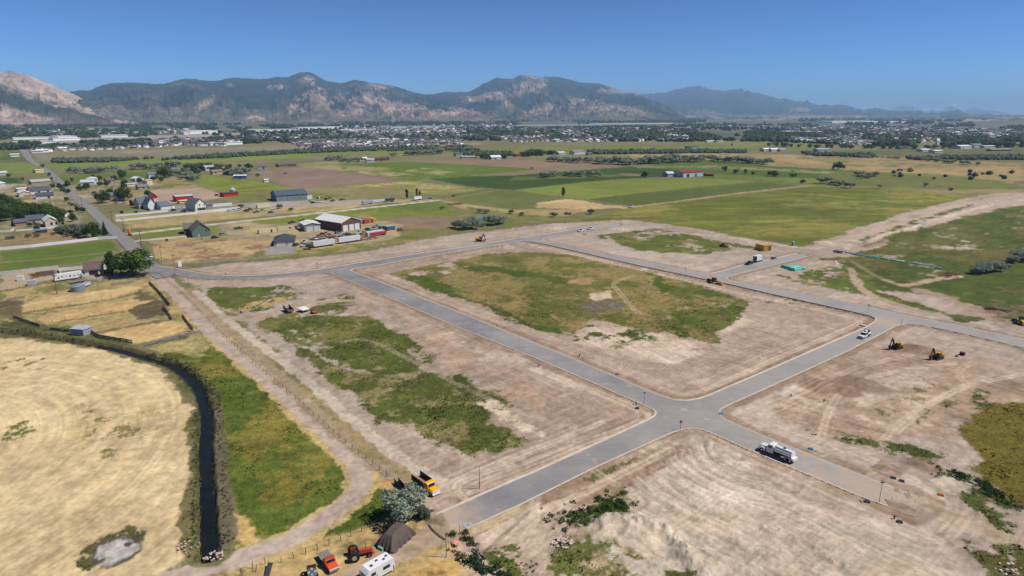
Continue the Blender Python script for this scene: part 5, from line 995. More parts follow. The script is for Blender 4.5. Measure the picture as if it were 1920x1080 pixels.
def pickup(label, p, q, col, bed='open', L=5.8, group=None, cat='pickup truck', crew=True, z=None):
    r = vroot('pickup_truck', label, cat, p, q, group, z); M = paint('v_%d_%d_%d' % col, col, .3, .1); h = L / 2
    m = MB(); bevbox(m, h - 1.75, h, .98, .45, 1.12, .1); m.obj('hood', M, r)
    cx0 = -.35 if crew else .1
    m = MB(); bevbox(m, cx0 - .25, h - 1.75, .98, .45, 1.15, .03); m.obj('body', M, r)
    greenhouse(MB(), cx0 - .2, h - 1.75, cx0 + .05, h - 2.4, .92, .74, 1.15, 1.82).obj('window', M_GLASS, r)
    m = MB(); m.box(cx0 + .02, h - 2.45, -.76, .76, 1.82, 1.88); m.obj('cab_roof', M, r)
    for s in (-1, 1): MB().box(.35, .45, s * .86 - .05, s * .86 + .05, 1.12, 1.83).obj('pillar', M, r)
    if bed == 'open':
        m = MB(); m.box(-h, cx0 - .25, -.98, -.9, .5, 1.15).box(-h, cx0 - .25, .9, .98, .5, 1.15).box(-h, -h + .08, -.9, .9, .5, 1.15); m.obj('bed_side', M, r); MB().box(-h + .08, cx0 - .25, -.9, .9, .55, .7).obj('bed_floor', M_BLK, r)
    wheels(r, (h - .95, -h + 1.1), .88, .4)
    for s in (-1, 1):
        MB().box(h - .02, h + .03, s * .7 - .16, s * .7 + .16, .75, .95).obj('headlight', M_LAMP, r); MB().box(-h - .03, -h + .02, s * .85 - .08, s * .85 + .08, .7, 1.0).obj('tail_light', M_RED, r)
    MB().box(h, h + .12, -.95, .95, .42, .62).obj('bumper', M_CHROME, r); MB().box(h + .005, h + .04, -.5, .5, .7, 1.0).obj('grille', M_BLK, r)
    return r
def car(label, p, q, col, L=4.7, suv=True, group=None, cat='car'):
    r = vroot('suv' if suv else 'car', label, cat, p, q, group); M = paint('v_%d_%d_%d' % col, col, .3, .05); h = L / 2; t = 1.66 if suv else 1.42
    m = MB(); bevbox(m, -h, h, .92, .35, .95, .12); m.obj('body', M, r)
    greenhouse(MB(), -h + .15, h - 1.15, -h + (.55 if suv else 1.0), h - 1.9, .84, .66, .95, t).obj('window', M_GLASS, r)
    MB().box(-h + (.5 if suv else .95), h - 1.88, -.68, .68, t, t + .05).obj('roof', M, r)
    wheels(r, (h - .9, -h + .9), .82, .34, .22)
    for s in (-1, 1): MB().box(h - .04, h + .02, s * .65 - .15, s * .65 + .15, .65, .8).obj('headlight', M_LAMP, r)
    return r
# water truck
r = vroot('water_truck', 'white water tank truck parked on the street left of the foreground soil', 'water truck', (1458,855), (1444,849.2), z=0.0); WT = paint('truck_white', (240, 242, 244), .3, .08)
m = MB(); m.prof([(2.3,.6),(4.35,.6),(4.35,1.45),(4.1,1.62),(2.3,1.78)], -.72, .72); m.obj('hood', WT, r)
for s in (-1, 1):
    m = MB(); m.prof([(2.7,.55),(2.8,1.2),(3.2,1.42),(3.9,1.42),(4.3,1.15),(4.38,.7),(3.95,.7),(3.9,.95),(3.5,1.1),(3.15,.95),(3.1,.55)], s * 1.02 - .18, s * 1.02 + .12); m.obj('fender', WT, r); MB().box(4.3, 4.42, s * .88 - .12, s * .88 + .12, .85, 1.1).obj('headlight', M_LAMP, r)
m = MB(); m.prof([(.75,.6),(2.35,.6),(2.35,1.8),(2.05,2.55),(1.9,2.7),(.95,2.72),(.75,2.55)], -1.02, 1.02); m.obj('cab', WT, r)
for s in (-1, 1): MB().box(1.15, 2.0, s * 1.03 - .02, s * 1.03 + .02, 1.75, 2.35).obj('side_window', M_GLASS, r); MB().box(2.2, 2.3, s * 1.28 - .1, s * 1.28 + .1, 1.7, 2.2).obj('mirror', M_BLK, r)
m = MB(); m.add([(2.37,-.85,1.82),(2.37,.85,1.82),(2.1,.8,2.45),(2.1,-.8,2.45)], [(0,1,2,3)]); m.obj('windshield', M_GLASS, r)
MB().box(4.35, 4.4, -.5, .5, .8, 1.4).obj('grille', M_CHROME, r); MB().box(4.38, 4.6, -1.1, 1.1, .45, .75).obj('bumper', M_CHROME, r); MB().box(-4.1, 2.6, -.4, .4, .6, .95).obj('chassis', M_BLK, r)
prof_t = [(math.cos(t) * 1.12, 1.85 + math.sin(t) * .82) for t in np.linspace(0, 2 * math.pi, 25)[:-1]]
MX = Matrix(((0, 1, 0, 0), (1, 0, 0, 0), (0, 0, 1, 0), (0, 0, 0, 1)))
m = MB(); m.prof(prof_t, -3.7, .45, MX); m.f = [f[::-1] for f in m.f]; t_ = m.obj('tank', WT, r)
m = MB(); m.box(-3.6, .35, -.7, -.55, 2.52, 2.72).box(-3.6, .35, .55, .7, 2.52, 2.72); m.obj('catwalk', WT, t_); MB().tube((-1.5, 0, 2.6), (-1.5, 0, 2.82), .32, 12).obj('hatch', M_BLK, t_)
for u in (-2.4, -.9): MB().box(u - .05, u + .05, -1.14, 1.14, 1.2, 1.35).obj('band', M_STEEL, t_)
m = MB(); m.box(-4.3, -3.7, -1.0, 1.0, .6, 1.25); m.obj('rear_box', WT, r); MB().tube((-3.95, -1.15, .9), (-3.95, -.85, .9), .33, 12).obj('hose_reel', M_STEEL, r)
MB().tube((-3.4, 1.12, .2), (-3.4, 1.12, 1.9), .07, 8).tube((-3.4, -1.12, .2), (-3.4, -1.12, 1.9), .07, 8).obj('pipe', paint('cream', (228, 216, 170)), r)
MB().box(-4.05, -1.9, .62, 1.14, 1.02, 1.08).box(-4.05, -1.9, -1.14, -.62, 1.02, 1.08).obj('mudguard', WT, r); MB().box(-.9, .5, .75, 1.15, .55, 1.0).box(-.9, .5, -1.15, -.75, .55, 1.0).obj('tool_box', M_BLK, r)
wheels(r, (3.5, -2.3, -3.5), .95, .5, .34)
# service truck with crane and blue tank
r = pickup('white service truck with crane and blue drum, parked on the cross street', (1620,632), (1610,636.5), (238,240,244), bed='none', L=6.4, cat='service truck', z=0.0)
MB().box(-3.2, -.75, -1.08, 1.08, .5, 1.0).obj('flatbed', M_BLK, r)
for s in (-1, 1): MB().box(-3.2, -.75, s * .88 - .2, s * .88 + .2, 1.0, 1.45).obj('side_box', M_WHITE, r)
MB().tube((-1.0, -.6, 1.0), (-1.0, -.6, 2.3), .14, 8).tube((-1.0, -.6, 2.3), (-2.6, -.9, 2.5), .12, 6).obj('crane', M_BLK, r); MB().box(-2.0, -1.1, -.65, .15, 1.45, 2.1).obj('welder', M_WHITE, r); MB().tube((-2.6, .35, 1.45), (-2.6, .35, 2.35), .32, 14).obj('drum', paint('blue', (26, 84, 196)), r)
# excavators
def excavator(label, p, q, group, bucket='thin'):
    r = vroot('excavator', label, 'excavator', p, q, group); r.scale = (.88, .88, .80)
    for s in (-1, 1):
        m = MB(); m.prof([(-1.9,.15),(-1.6,0),(1.6,0),(1.95,.2),(2.0,.5),(1.7,.82),(-1.7,.82),(-2.0,.5)], s * 1.15 - .28, s * 1.15 + .28); tr = m.obj('track', M_STEEL, r)
        g = MB()
        for i in range(9): g.box(-1.8 + i * .42, -1.68 + i * .42, s * 1.15 - .3, s * 1.15 + .3, .8, .87)
        g.obj('track_shoe', M_BLK, tr)
    MB().tube((0, 0, .5), (0, 0, 1.0), .75, 16).obj('turntable', M_BLK, r)
    m = MB(); m.ext([(-2.3,-1.25),(1.2,-1.25),(1.2,1.25),(-2.3,1.25)], 1.0, 1.35); m.obj('platform', M_BLK, r)
    m = MB(); m.ext([(-2.5,-1.0),(-2.1,-1.3),(-1.4,-1.3),(-1.4,1.3),(-2.1,1.3),(-2.5,1.0)], 1.2, 2.15); m.obj('counterweight', M_YEL, r)
    MB().box(-1.4, .1, -1.3, 1.3, 1.35, 2.1).box(.1, 1.0, -1.3, -.5, 1.35, 1.9).obj('engine_house', M_YEL, r); MB().box(-1.3, -.2, -1.31, 1.31, 1.5, 1.95).obj('side_panel', M_BLK, r)
    m = MB(); m.prof([(-.4,1.35),(1.3,1.35),(1.45,2.0),(1.2,2.95),(-.3,2.95),(-.4,2.6)], .3, 1.27); cb = m.obj('cab', M_BLK, r)
    m = MB(); m.prof([(-.2,1.9),(1.2,1.9),(1.28,2.05),(1.1,2.8),(-.2,2.8)], .28, 1.29); m.add([(1.46,.4,1.6),(1.46,1.18,1.6),(1.27,1.15,2.85),(1.27,.42,2.85)], [(0,1,2,3)]); m.obj('window', M_GLASS, cb)
    MB().box(-.3, 1.15, .35, 1.22, 2.96, 3.02).obj('cab_roof', M_YEL, cb); MB().tube((-1.6, -.7, 2.1), (-1.6, -.7, 2.7), .09, 8).obj('exhaust', M_BLK, r)
    bm = MB(); bm.prof([(.8,1.5),(1.1,1.3),(2.3,3.3),(3.0,4.55),(2.9,4.8),(2.5,4.7),(1.9,3.8)], -.28, .05); bo = bm.obj('boom', M_BLK, r)
    MB().tube((1.3, -.45, 1.5), (2.1, -.45, 3.3), .1, 8).tube((1.3, .22, 1.5), (2.1, .22, 3.3), .1, 8).obj('cylinder', M_CHROME, bo)
    sm = MB(); sm.prof([(2.5,4.9),(2.9,5.1),(3.3,4.6),(3.9,1.8),(3.65,1.7),(2.9,4.3)], -.24, .0); so = sm.obj('stick', M_BLK, r); MB().tube((2.2, -.12, 4.4), (2.65, -.12, 5.0), .1, 8).obj('cylinder', M_CHROME, so)
    b2 = MB(); b2.prof([(3.6,1.9),(4.1,1.75),(4.0,.9),(3.6,.35),(3.0,.15),(2.8,.45),(3.2,.8),(3.4,1.3)], -.55, .35); b2.obj('bucket', M_RUST if bucket != 'thin' else M_BLK, r)
    for i in range(4): MB().prof([(2.9,.2),(2.55,.12),(2.75,.42)], -.5 + i * .25, -.4 + i * .25).obj('tooth', M_STEEL, r)
    return r
excavator('yellow and black excavator standing left of its twin, arm lowered', (1681,652), (1669,654.2), 'excavators on the graded soil')
excavator('yellow and black excavator standing right, with a rusty bucket on the soil', (1757,671), (1745,673.6), 'excavators on the graded soil', 'fat')
r = vroot('excavator', 'yellow excavator with a big curled black arm beside the upper street', 'excavator', (899,452), (908,452.5)); 
# its own, smaller copy made from the first excavator's parts
for ch in [o for o in bpy.data.objects if o.parent and o.parent.name == 'excavator']:
    c = ch.copy(); COL.objects.link(c); c.parent = r
    for g in ch.children: d = g.copy(); COL.objects.link(d); d.parent = c
# loose bucket and coupler
r = vroot('digger_bucket', 'loose rusty digger bucket lying on the soil right of the excavators', 'bucket', (1803,665), (1810,662))
MB().prof([(0,.9),(.5,1.25),(1.1,1.0),(1.3,.4),(.9,.0),(.1,.0),(.15,.15),(.8,.25),(1.0,.5),(.9,.8),(.5,1.0)], -.65, .65).obj('shell', M_RUST, r); MB().prof([(0,.0),(.95,.05),(1.2,.5),(1.0,1.0),(.5,1.2),(.05,.9)], .6, .7).prof([(0,.0),(.95,.05),(1.2,.5),(1.0,1.0),(.5,1.2),(.05,.9)], -.7, -.6).obj('side_plate', M_RUST, r)
r = vroot('coupler', 'small iron coupler lying left of the loose bucket', 'coupler', (1794,667), (1799,666)); MB().box(-.5, .4, -.25, .25, 0, .35).tube((-.2, -.35, .4), (-.2, .35, .4), .1, 8).obj('body', M_RUST, r)
# motor grader
r = vroot('motor_grader', 'yellow motor grader parked at the edge of the street junction', 'grader', (1339,530), (1352,533.6))
MB().prof([(-3.9,.9),(-.9,.9),(-.9,1.9),(-3.5,1.95),(-3.9,1.6)], -.75, .75).obj('engine_house', M_YEL, r); MB().prof([(-3.8,1.0),(-2.0,1.0),(-2.0,1.6),(-3.8,1.6)], -.78, .78).obj('grille', M_BLK, r)
greenhouse(MB(), -1.0, .7, -.9, .6, .85, .75, 1.1, 2.95).obj('cab', M_BLK, r); greenhouse(MB(), -.95, .74, -.85, .64, .88, .78, 1.75, 2.8).obj('window', M_GLASS, r); MB().box(-1.0, .75, -.85, .85, 2.96, 3.08).obj('cab_roof', M_YEL, r)
MB().prof([(.6,1.0),(.6,1.45),(2.6,1.75),(4.6,1.5),(4.9,1.1),(4.6,.9),(4.3,1.2),(2.6,1.4)], -.2, .2).obj('frame', M_YEL, r); MB().box(4.7, 5.1, -.9, .9, .5, 1.0).obj('nose', M_YEL, r)
MB().prof([(1.75,.1),(1.95,.05),(2.1,.45),(1.95,.75),(1.85,.7)], -1.8, 1.8).obj('blade', M_STEEL, r); MB().tube((2.2, 0, .75), (2.2, 0, .95), .7, 14).tube((2.0, .8, 1.0), (2.2, .4, 2.2), .08).tube((2.0, -.8, 1.0), (2.2, -.4, 2.2), .08).obj('circle', M_YEL, r); MB().tube((-2.6, .4, 1.9), (-2.6, .4, 2.6), .07).obj('exhaust', M_BLK, r)
wheels(r, (4.2, -1.7, -3.2), .98, .62, .35, rim=M_YEL)
# tracked loader at right edge
def loader(label, p, q, col, cat='loader', s_=1.0):
    r = vroot('wheel_loader', label, cat, p, q); M = paint('v_%d_%d_%d' % col, col, .45, .2)
    MB().prof([(-2.8,.8),(-.6,.8),(-.6,1.9),(-2.5,1.8),(-2.8,1.4)], -.85, .85).obj('engine_house', M, r); greenhouse(MB(), -.9, .5, -.8, .4, .75, .68, 1.0, 2.8).obj('cab', M_GLASS, r); MB().box(-.95, .55, -.8, .8, 2.81, 2.93).obj('cab_roof', M_BLK, r)
    MB().box(.3, 1.8, -.5, .5, .7, 1.3).obj('front_frame', M, r)
    for s in (-1, 1): MB().prof([(1.0,1.6),(1.3,1.7),(3.2,.6),(3.1,.35),(2.6,.6)], s * .5 - .12, s * .5 + .12).obj('arm', M, r)
    MB().prof([(3.0,.1),(4.1,.05),(4.1,.15),(3.3,.3),(3.3,1.0),(3.0,1.05)], -1.3, 1.3).obj('bucket', M_STEEL, r); wheels(r, (1.3, -1.6), .95, .7, .5, rim=M); r.scale = (s_,) * 3; return r
loader('yellow wheel loader at the right edge of the photo, partly outside', (1913,606), (1903,601), (236,176,40))
loader('small red tractor with a backhoe beside the northern grass patch', (1356,462), (1368,464), (206,60,44), 'tractor', .8)
# pickups, box truck, cars
pickup('white pickup parked left of its twin on the upper street', (1089,434), (1096,432.8), (240,240,244), z=0.0, group='white pickups on the upper street'); pickup('white pickup parked right, ahead of its twin on the upper street', (1107.5,430.6), (1114,429.4), (240,240,244), z=0.0, group='white pickups on the upper street')
pickup('black pickup parked behind the white box truck', (1405,495.5), (1413,493.2), (60,62,70), z=0.0)
r = vroot('box_truck', 'white box truck with its rear door open, between the black pickup and the grey SUV', 'box truck', (1421,490.5), (1429,488.2), z=0.0)
m = MB(); m.box(-3.6, 1.9, -1.2, -1.12, 1.0, 3.6).box(-3.6, 1.9, 1.12, 1.2, 1.0, 3.6).box(-3.6, 1.9, -1.12, 1.12, 3.52, 3.6).box(-3.6, 1.9, -1.12, 1.12, 1.0, 1.12).box(1.82, 1.9, -1.12, 1.12, 1.12, 3.52); m.obj('cargo_box', WT, r)
m = MB(); m.prof([(2.0,.5),(4.0,.5),(4.0,1.25),(3.3,1.45),(2.9,2.3),(2.0,2.35)], -1.0, 1.0); m.obj('cab', WT, r); m = MB(); m.prof([(2.25,1.45),(3.2,1.45),(2.85,2.2),(2.25,2.2)], -1.02, 1.02); m.obj('window', M_GLASS, r); MB().box(-3.6, 3, -.4, .4, .55, .98).obj('chassis', M_BLK, r); wheels(r, (3.0, -2.3), .92, .45, .3)
car('grey SUV parked ahead of the white box truck', (1451,485.3), (1457,483.6), (120,130,146))
r = vroot('pickup_truck', 'dark blue open trailer at the mound by the far right track', 'trailer', (1572,473), (1578,474)); MB().box(-2.6, 2.4, -1, 1, .5, 1.1).obj('body', paint('navy', (52, 60, 92)), r); wheels(r, (-.4, .5), .95, .35); r.name = 'utility_trailer'
car('small white car driving on the old road beside the first pole', (283,481.5), (288,487), (232,236,240), suv=False, L=4.4)
# portable toilet
r = vroot('portable_toilet', 'blue portable toilet at the edge of the olive field', 'toilet', (1487,459.5), (1492,459)); MB().box(-.6, .6, -.6, .6, 0, 2.15).obj('cabin', paint('toilet_blue', (70, 104, 160)), r); MB().prof([(-.65,2.15),(.65,2.15),(.45,2.45),(-.45,2.45)], -.65, .65).obj('roof', M_WHITE, r); MB().box(-.42, .42, -.63, -.6, .1, 2.0).obj('door', paint('toilet_door', (196, 206, 220)), r)
# pipes
M_TEAL = mat('teal_pipe', (96, 222, 206), .4, var=.05, spec=.4); M_SKY = mat('pale_blue_pipe', (150, 190, 214), .4, var=.05)
def pipes(label, pts, Lp, n, rr, m, rows=1, cat='pipe stack'):
    r = vroot('pipe_stack', label, cat, *pts); k = 0
    for lv in range(rows):
        for i in range(n - lv):
            MB().tube((-Lp / 2, (i - (n - lv) / 2) * rr * 2.05, rr + lv * rr * 1.75), (Lp / 2, (i - (n - lv) / 2) * rr * 2.05, rr + lv * rr * 1.75), rr, 10).obj('pipe', m, r)
    return r
pipes('left stack of teal pipes by the eastern grass patch', ((1476,502.5),(1482,504)), 6, 3, .42, M_TEAL, 2); pipes('middle stack of teal pipes, the largest of three', ((1489,504.5),(1494,503)), 7, 4, .45, M_TEAL, 2); pipes('right flat row of teal pipes beside the stacks', ((1501,502.3),(1507,503.5)), 6, 3, .3, M_TEAL, 1)
pipes('long pale blue pipe at the left end of the grassy pipe line', ((1616,478.3),(1626,480.2)), 20, 2, .28, M_SKY, cat='pipe'); pipes('green pipes lying beside the pale blue pipe', ((1647,482.4),(1655,484)), 12, 2, .3, mat('green_pipe', (96, 200, 150), .4), cat='pipe'); pipes('short turquoise pipes in the middle of the pipe line', ((1683,489),(1690,490.3)), 8, 2, .3, M_TEAL, cat='pipe'); pipes('thin pale pipe lying in the grass', ((1702,492),(1712,494)), 12, 1, .16, M_SKY, cat='pipe'); pipes('long pale blue pipe at the right end of the pipe line', ((1738,497.6),(1748,499.6)), 16, 2, .25, M_SKY, cat='pipe')
pipes('grey pipes and timber lying on the straw patch by the western grass', ((478,572),(486,569)), 9, 2, .2, M_GREYW, cat='pipe'); pipes('rusty long beam lying beyond the grey pipes', ((497,563),(505,558)), 11, 1, .18, M_RUST, cat='beam')
# yellow dump truck
r = vroot('dump_truck', 'yellow flat-nosed dump truck with a black stake bed beside the olive tree', 'dump truck', (798,914), (808,921)); Y = paint('truck_yellow', (246, 182, 24), .4, .12); BD = mat('rust_floor', (168, 130, 108), .9, var=.2, scale=3, dirt=.3)
MB().box(-3.6, .9, -1.15, 1.15, 1.05, 1.18).obj('bed_floor', BD, r); MB().box(-3.6, 3.2, -.45, .45, .6, 1.0).obj('chassis', M_BLK, r)
for s in (-1, 1):
    b_ = MB().box(-3.6, .9, s * 1.15 - .04, s * 1.15 + .04, 1.18, 2.35).obj('stake_side', M_BLK, r)
    for i in range(8): MB().box(-3.5 + i * .6, -3.4 + i * .6, s * 1.21 - .04, s * 1.21 + .04, 1.0, 2.35).obj('stake', M_STEEL, b_)
MB().box(.85, .95, -1.15, 1.15, 1.18, 2.3).obj('headboard', Y, r)
m = MB(); m.prof([(1.0,.6),(2.35,.6),(2.35,1.6),(2.1,2.3),(1.95,2.4),(1.05,2.4)], -.98, .98); m.obj('cab', Y, r); m = MB(); m.add([(2.37,-.85,1.62),(2.37,.85,1.62),(2.13,.8,2.22),(2.13,-.8,2.22)], [(0,1,2,3)]); m.obj('windshield', M_GLASS, r)
for s in (-1, 1): MB().box(1.3, 2.05, s * .99 - .02, s * .99 + .02, 1.62, 2.15).obj('side_window', M_GLASS, r); MB().prof([(2.3,.6),(3.9,.6),(3.9,1.2),(2.3,1.3)], s * .9 - .12, s * .9 + .12).obj('fender', Y, r)
MB().prof([(2.3,.7),(3.85,.7),(3.85,1.35),(2.3,1.58)], -.8, .8).obj('hood', Y, r); MB().box(3.85, 3.95, -.98, .98, .6, 1.3).obj('grille', M_WHITE, r); MB().box(3.95, 4.1, -1.0, 1.0, .45, .68).obj('bumper', M_WHITE, r); wheels(r, (3.1, -2.2), .95, .48, .32)
# black ramp trailer behind the yellow truck
r = vroot('ramp_trailer', 'black steel ramp leaning at the lane fence behind the silver tree', 'ramp', (750,911), (756,918)); MB().box(-1.9, 1.9, -.5, -.42, .15, 1.15).box(-1.9, 1.9, .42, .5, .15, 1.15).obj('side_rail', M_BLK, r); MB().box(-1.9, 1.9, -.42, .42, .25, .33).obj('deck', M_STEEL, r); wheels(r, (-.5,), .6, .3, .2)
# orange farm truck
r = vroot('farm_truck', 'orange old pickup with a grey wooden flat bed beside the tractor', 'truck', (616,1056), (625,1069)); O = paint('truck_orange', (232, 92, 40), .45, .25)
m = MB(); m.prof([(.0,.5),(1.3,.5),(1.3,1.25),(1.0,1.85),(.15,1.88),(0,1.3)], -.9, .9); m.obj('cab', O, r); m = MB(); m.prof([(1.3,.5),(2.75,.5),(2.8,1.05),(1.3,1.2)], -.88, .88); m.obj('hood', O, r)
m = MB(); m.add([(1.31,-.78,1.27),(1.31,.78,1.27),(1.03,.72,1.78),(1.03,-.72,1.78)], [(0,1,2,3)]); m.obj('windshield', M_GLASS, r); MB().box(.1, 1.0, -.8, .8, 1.88, 1.93).obj('cab_roof', mat('rust_roof', (170, 84, 66), .8, var=.3, scale=4), r)
MB().box(2.78, 2.86, -.85, .85, .7, 1.0).obj('grille', M_WHITE, r); MB().box(2.84, 3.0, -.92, .92, .42, .62).obj('bumper', M_CHROME, r); MB().box(-.15, -.05, -1.0, 1.0, .95, 1.75).obj('headboard', mat('pale_planks', (200, 190, 178), .9, var=.2, scale=3), r)
for i in range(7): MB().box(-2.9, -.2, -1.05 + i * .3, -.78 + i * .3, .95, 1.02 + (i % 2) * .015).obj('plank', M_GREYW, r)
MB().box(-2.9, 2.6, -.4, .4, .5, .9).obj('chassis', M_BLK, r); wheels(r, (2.0, -1.9), .8, .38, .24)
# red tractor (two huge rear tyres)
r = vroot('tractor', 'rusty red tractor with two huge rear tyres between the orange truck and the tarp', 'tractor', (674,1042), (688,1039)); TR = paint('tractor_red', (196, 74, 48), .6, .4)
for s in (-1, 1):
    o = MB().tube((-1.0, s * 1.05 - .38, .95), (-1.0, s * 1.05 + .38, .95), .95, 20).obj('rear_tyre', M_TYRE, r); MB().tube((-1.0, s * 1.05 - .4, .95), (-1.0, s * 1.05 + .4, .95), .45, 14).obj('rim', mat('dusty_rim', (200, 180, 150), .7), o)
    o = MB().tube((1.7, s * .7 - .14, .42), (1.7, s * .7 + .14, .42), .42, 14).obj('front_tyre', M_TYRE, r); MB().tube((1.7, s * .7 - .16, .42), (1.7, s * .7 + .16, .42), .22, 10).obj('rim', TR, o); MB().box(-1.5, -.5, s * .62 - .12, s * .62 + .12, 1.2, 1.75).obj('mudguard', TR, r)
MB().prof([(0,.8),(2.2,.8),(2.25,1.5),(0,1.6)], -.33, .33).obj('hood', TR, r); MB().box(-1.3, .2, -.35, .35, .6, 1.1).obj('gearbox', M_RUST, r); MB().box(2.2, 2.6, -.6, .6, .5, .9).obj('front_weight', TR, r); MB().box(-1.1, -.6, -.3, .3, 1.15, 1.3).box(-1.15, -1.05, -.3, .3, 1.3, 1.7).obj('seat', M_BLK, r); MB().tube((-.1, 0, 1.5), (-.4, 0, 1.9), .03).tube((-.4, 0, 1.88), (-.42, 0, 1.93), .24, 12).obj('steering_wheel', M_BLK, r); MB().tube((1.2, .1, 1.5), (1.2, .1, 2.3), .05).obj('exhaust', M_RUST, r); MB().box(1.5, 1.9, -.7, .7, .38, .48).obj('axle', M_RUST, r)
# white truck camper
r = vroot('truck_camper', 'white truck camper standing in the bottom yard, cut by the photo edge', 'camper', (711,1076), (737,1061)); CW = paint('camper_white', (244, 244, 246), .4, .04)
m = MB(); m.prof([(-3.2,1.3),(-3.2,2.35),(-2.6,2.9),(2.3,2.9),(2.55,2.6),(2.5,.6),(-1.2,.6),(-1.3,1.3)], -1.15, 1.15); m.obj('body', CW, r)
for (u, w_) in ((-2.2, .8), (.2, 1.3)):
    o = MB().box(u - .05, u + w_ + .05, -1.18, -1.15, 1.55, 2.15).obj('window', M_BLK, r); MB().box(u, u + w_, -1.2, -1.17, 1.6, 2.1).obj('pane', M_GLASS, o)
MB().box(-3.24, -3.18, -.5, .5, 1.6, 2.1).obj('front_window', M_GLASS, r)
for (u, v, c) in ((-1.6, -.2, M_BLK), (-.2, .3, M_CHROME), (.9, -.3, M_CHROME), (1.7, .2, M_CHROME)): MB().box(u - .22, u + .22, v - .22, v + .22, 2.9, 3.02).obj('roof_vent', c, r)
for s in (-1, 1):
    for u in (-1.1, 2.3): MB().tube((u, s * 1.2, -.2), (u, s * 1.2, 1.4), .05).obj('jack', M_STEEL, r)
# black flatbed trailer load, lower left of orange truck
r = vroot('utility_trailer', 'small black trailer with grey boxes at the bottom edge', 'trailer', (585,1078), (584,1064)); MB().box(-1.7, 1.2, -.8, .8, .4, .55).obj('deck', M_BLK, r)
for i in range(3):
    for j in range(3): MB().box(-1.5 + i * .8, -.85 + i * .8, -.75 + j * .5, -.32 + j * .5, .55, 1.05 + .12 * ((i + j) % 2)).obj('crate', mat('slate_box_%d' % ((i + j) % 2), (92 + 70 * ((i + j) % 2), 100 + 70 * ((i + j) % 2), 116 + 70 * ((i + j) % 2)), .6), r)
MB().box(1.1, 1.18, -.8, .8, .55, 1.5).obj('front_rack', M_RUST, r); wheels(r, (-.4,), .95, .34, .2)
r = vroot('tyre', 'loose old tyre lying left of the small black trailer', 'tyre', (569,1075), (574,1072)); m = MB()
for i in range(16):
    a0, a1 = i * math.pi / 8, (i + 1) * math.pi / 8; m.ext([(math.cos(a0) * .28, math.sin(a0) * .28), (math.cos(a0) * .5, math.sin(a0) * .5), (math.cos(a1) * .5, math.sin(a1) * .5), (math.cos(a1) * .28, math.sin(a1) * .28)], 0, .24)
m.obj('body', M_TYRE, r)
# tarp-covered stack: draped cloth over a ridge-shaped pile
r = vroot('tarp_stack', 'dark brown tarp draped over a tall stack beside the silver tree', 'tarp', (741,1012), (760,996)); n = 40; U, V = np.meshgrid(np.linspace(-1, 1, n), np.linspace(-1, 1, n), indexing='ij')
hh = 2.9 * np.clip(1.30 - np.maximum(np.abs(U) ** 2.2, np.abs(V) ** 1.6 * 1.05) * 1.2, 0, 1) ** .75 * (1 - .25 * np.clip(U * -1, 0, 1)); fold = .16 * np.sin((np.arctan2(V, U)) * 17 + 2 * fbm(U * 3 + 9, V * 3, 1, 3, 4)) * np.clip(np.hypot(U, V) - .45, 0, 1)
X = U * 3.3 + fold * U; Yv = V * 2.3 + fold * V * 1.5; Zt = hh + .12 * (fbm(U * 4 + 30, V * 4, 1, 4, 8) - .5) - .02
idx = np.arange(n * n).reshape(n, n); ff = np.stack([idx[:-1, :-1], idx[1:, :-1], idx[1:, 1:], idx[:-1, 1:]], -1).reshape(-1, 4)
o = np_obj('cloth', np_mesh('cloth', np.c_[X.ravel(), Yv.ravel(), Zt.ravel()], ff, mat('brown_tarp', (98, 86, 82), .75, var=.12, scale=1.2), None, True), None, r)
r = vroot('barrel', 'pale teal tank lying at the left foot of the brown tarp', 'tank', (714,1028), (720,1031)); MB().tube((-.6, 0, .3), (.6, 0, .3), .3, 12).obj('body', mat('pale_teal', (130, 190, 176), .6), r)
r = vroot('aluminium_boat', 'upturned silver ribbed sheet leaning by the bottom fence', 'metal sheet', (503,1072), (508,1058)); MB().prof([(-1.8,.1),(1.8,.7),(1.8,.76),(-1.8,.16)], -.45, .45).obj('sheet', M_CHROME, r)
for i in range(9): MB().box(-1.6 + i * .4, -1.55 + i * .4, -.46, .46, .2 + i * .066, .26 + i * .066).obj('rib', M_STEEL, r)
r.name = 'metal_sheet'
r = vroot('hose_heap', 'faded pink and white tarp heap in the green weeds by the gate', 'tarp', (854,1018), (860,1016)); bmh = bmesh.new(); bmesh.ops.create_icosphere(bmh, subdivisions=3, radius=.8)
for v in bmh.verts: v.co.z *= .55; v.co *= 1 + .25 * (float(vn(np.array([v.co.x * 3.]), np.array([v.co.y * 3. + v.co.z]), 3)[0]) - .3)
me = bpy.data.meshes.new('heap'); bmh.to_mesh(me); bmh.free(); me.materials.append(mat('pink_tarp', (226, 150, 140), .8, var=.35, scale=2)); o = bpy.data.objects.new('heap', me); COL.objects.link(o); o.parent = r; r.name = 'tarp_heap'
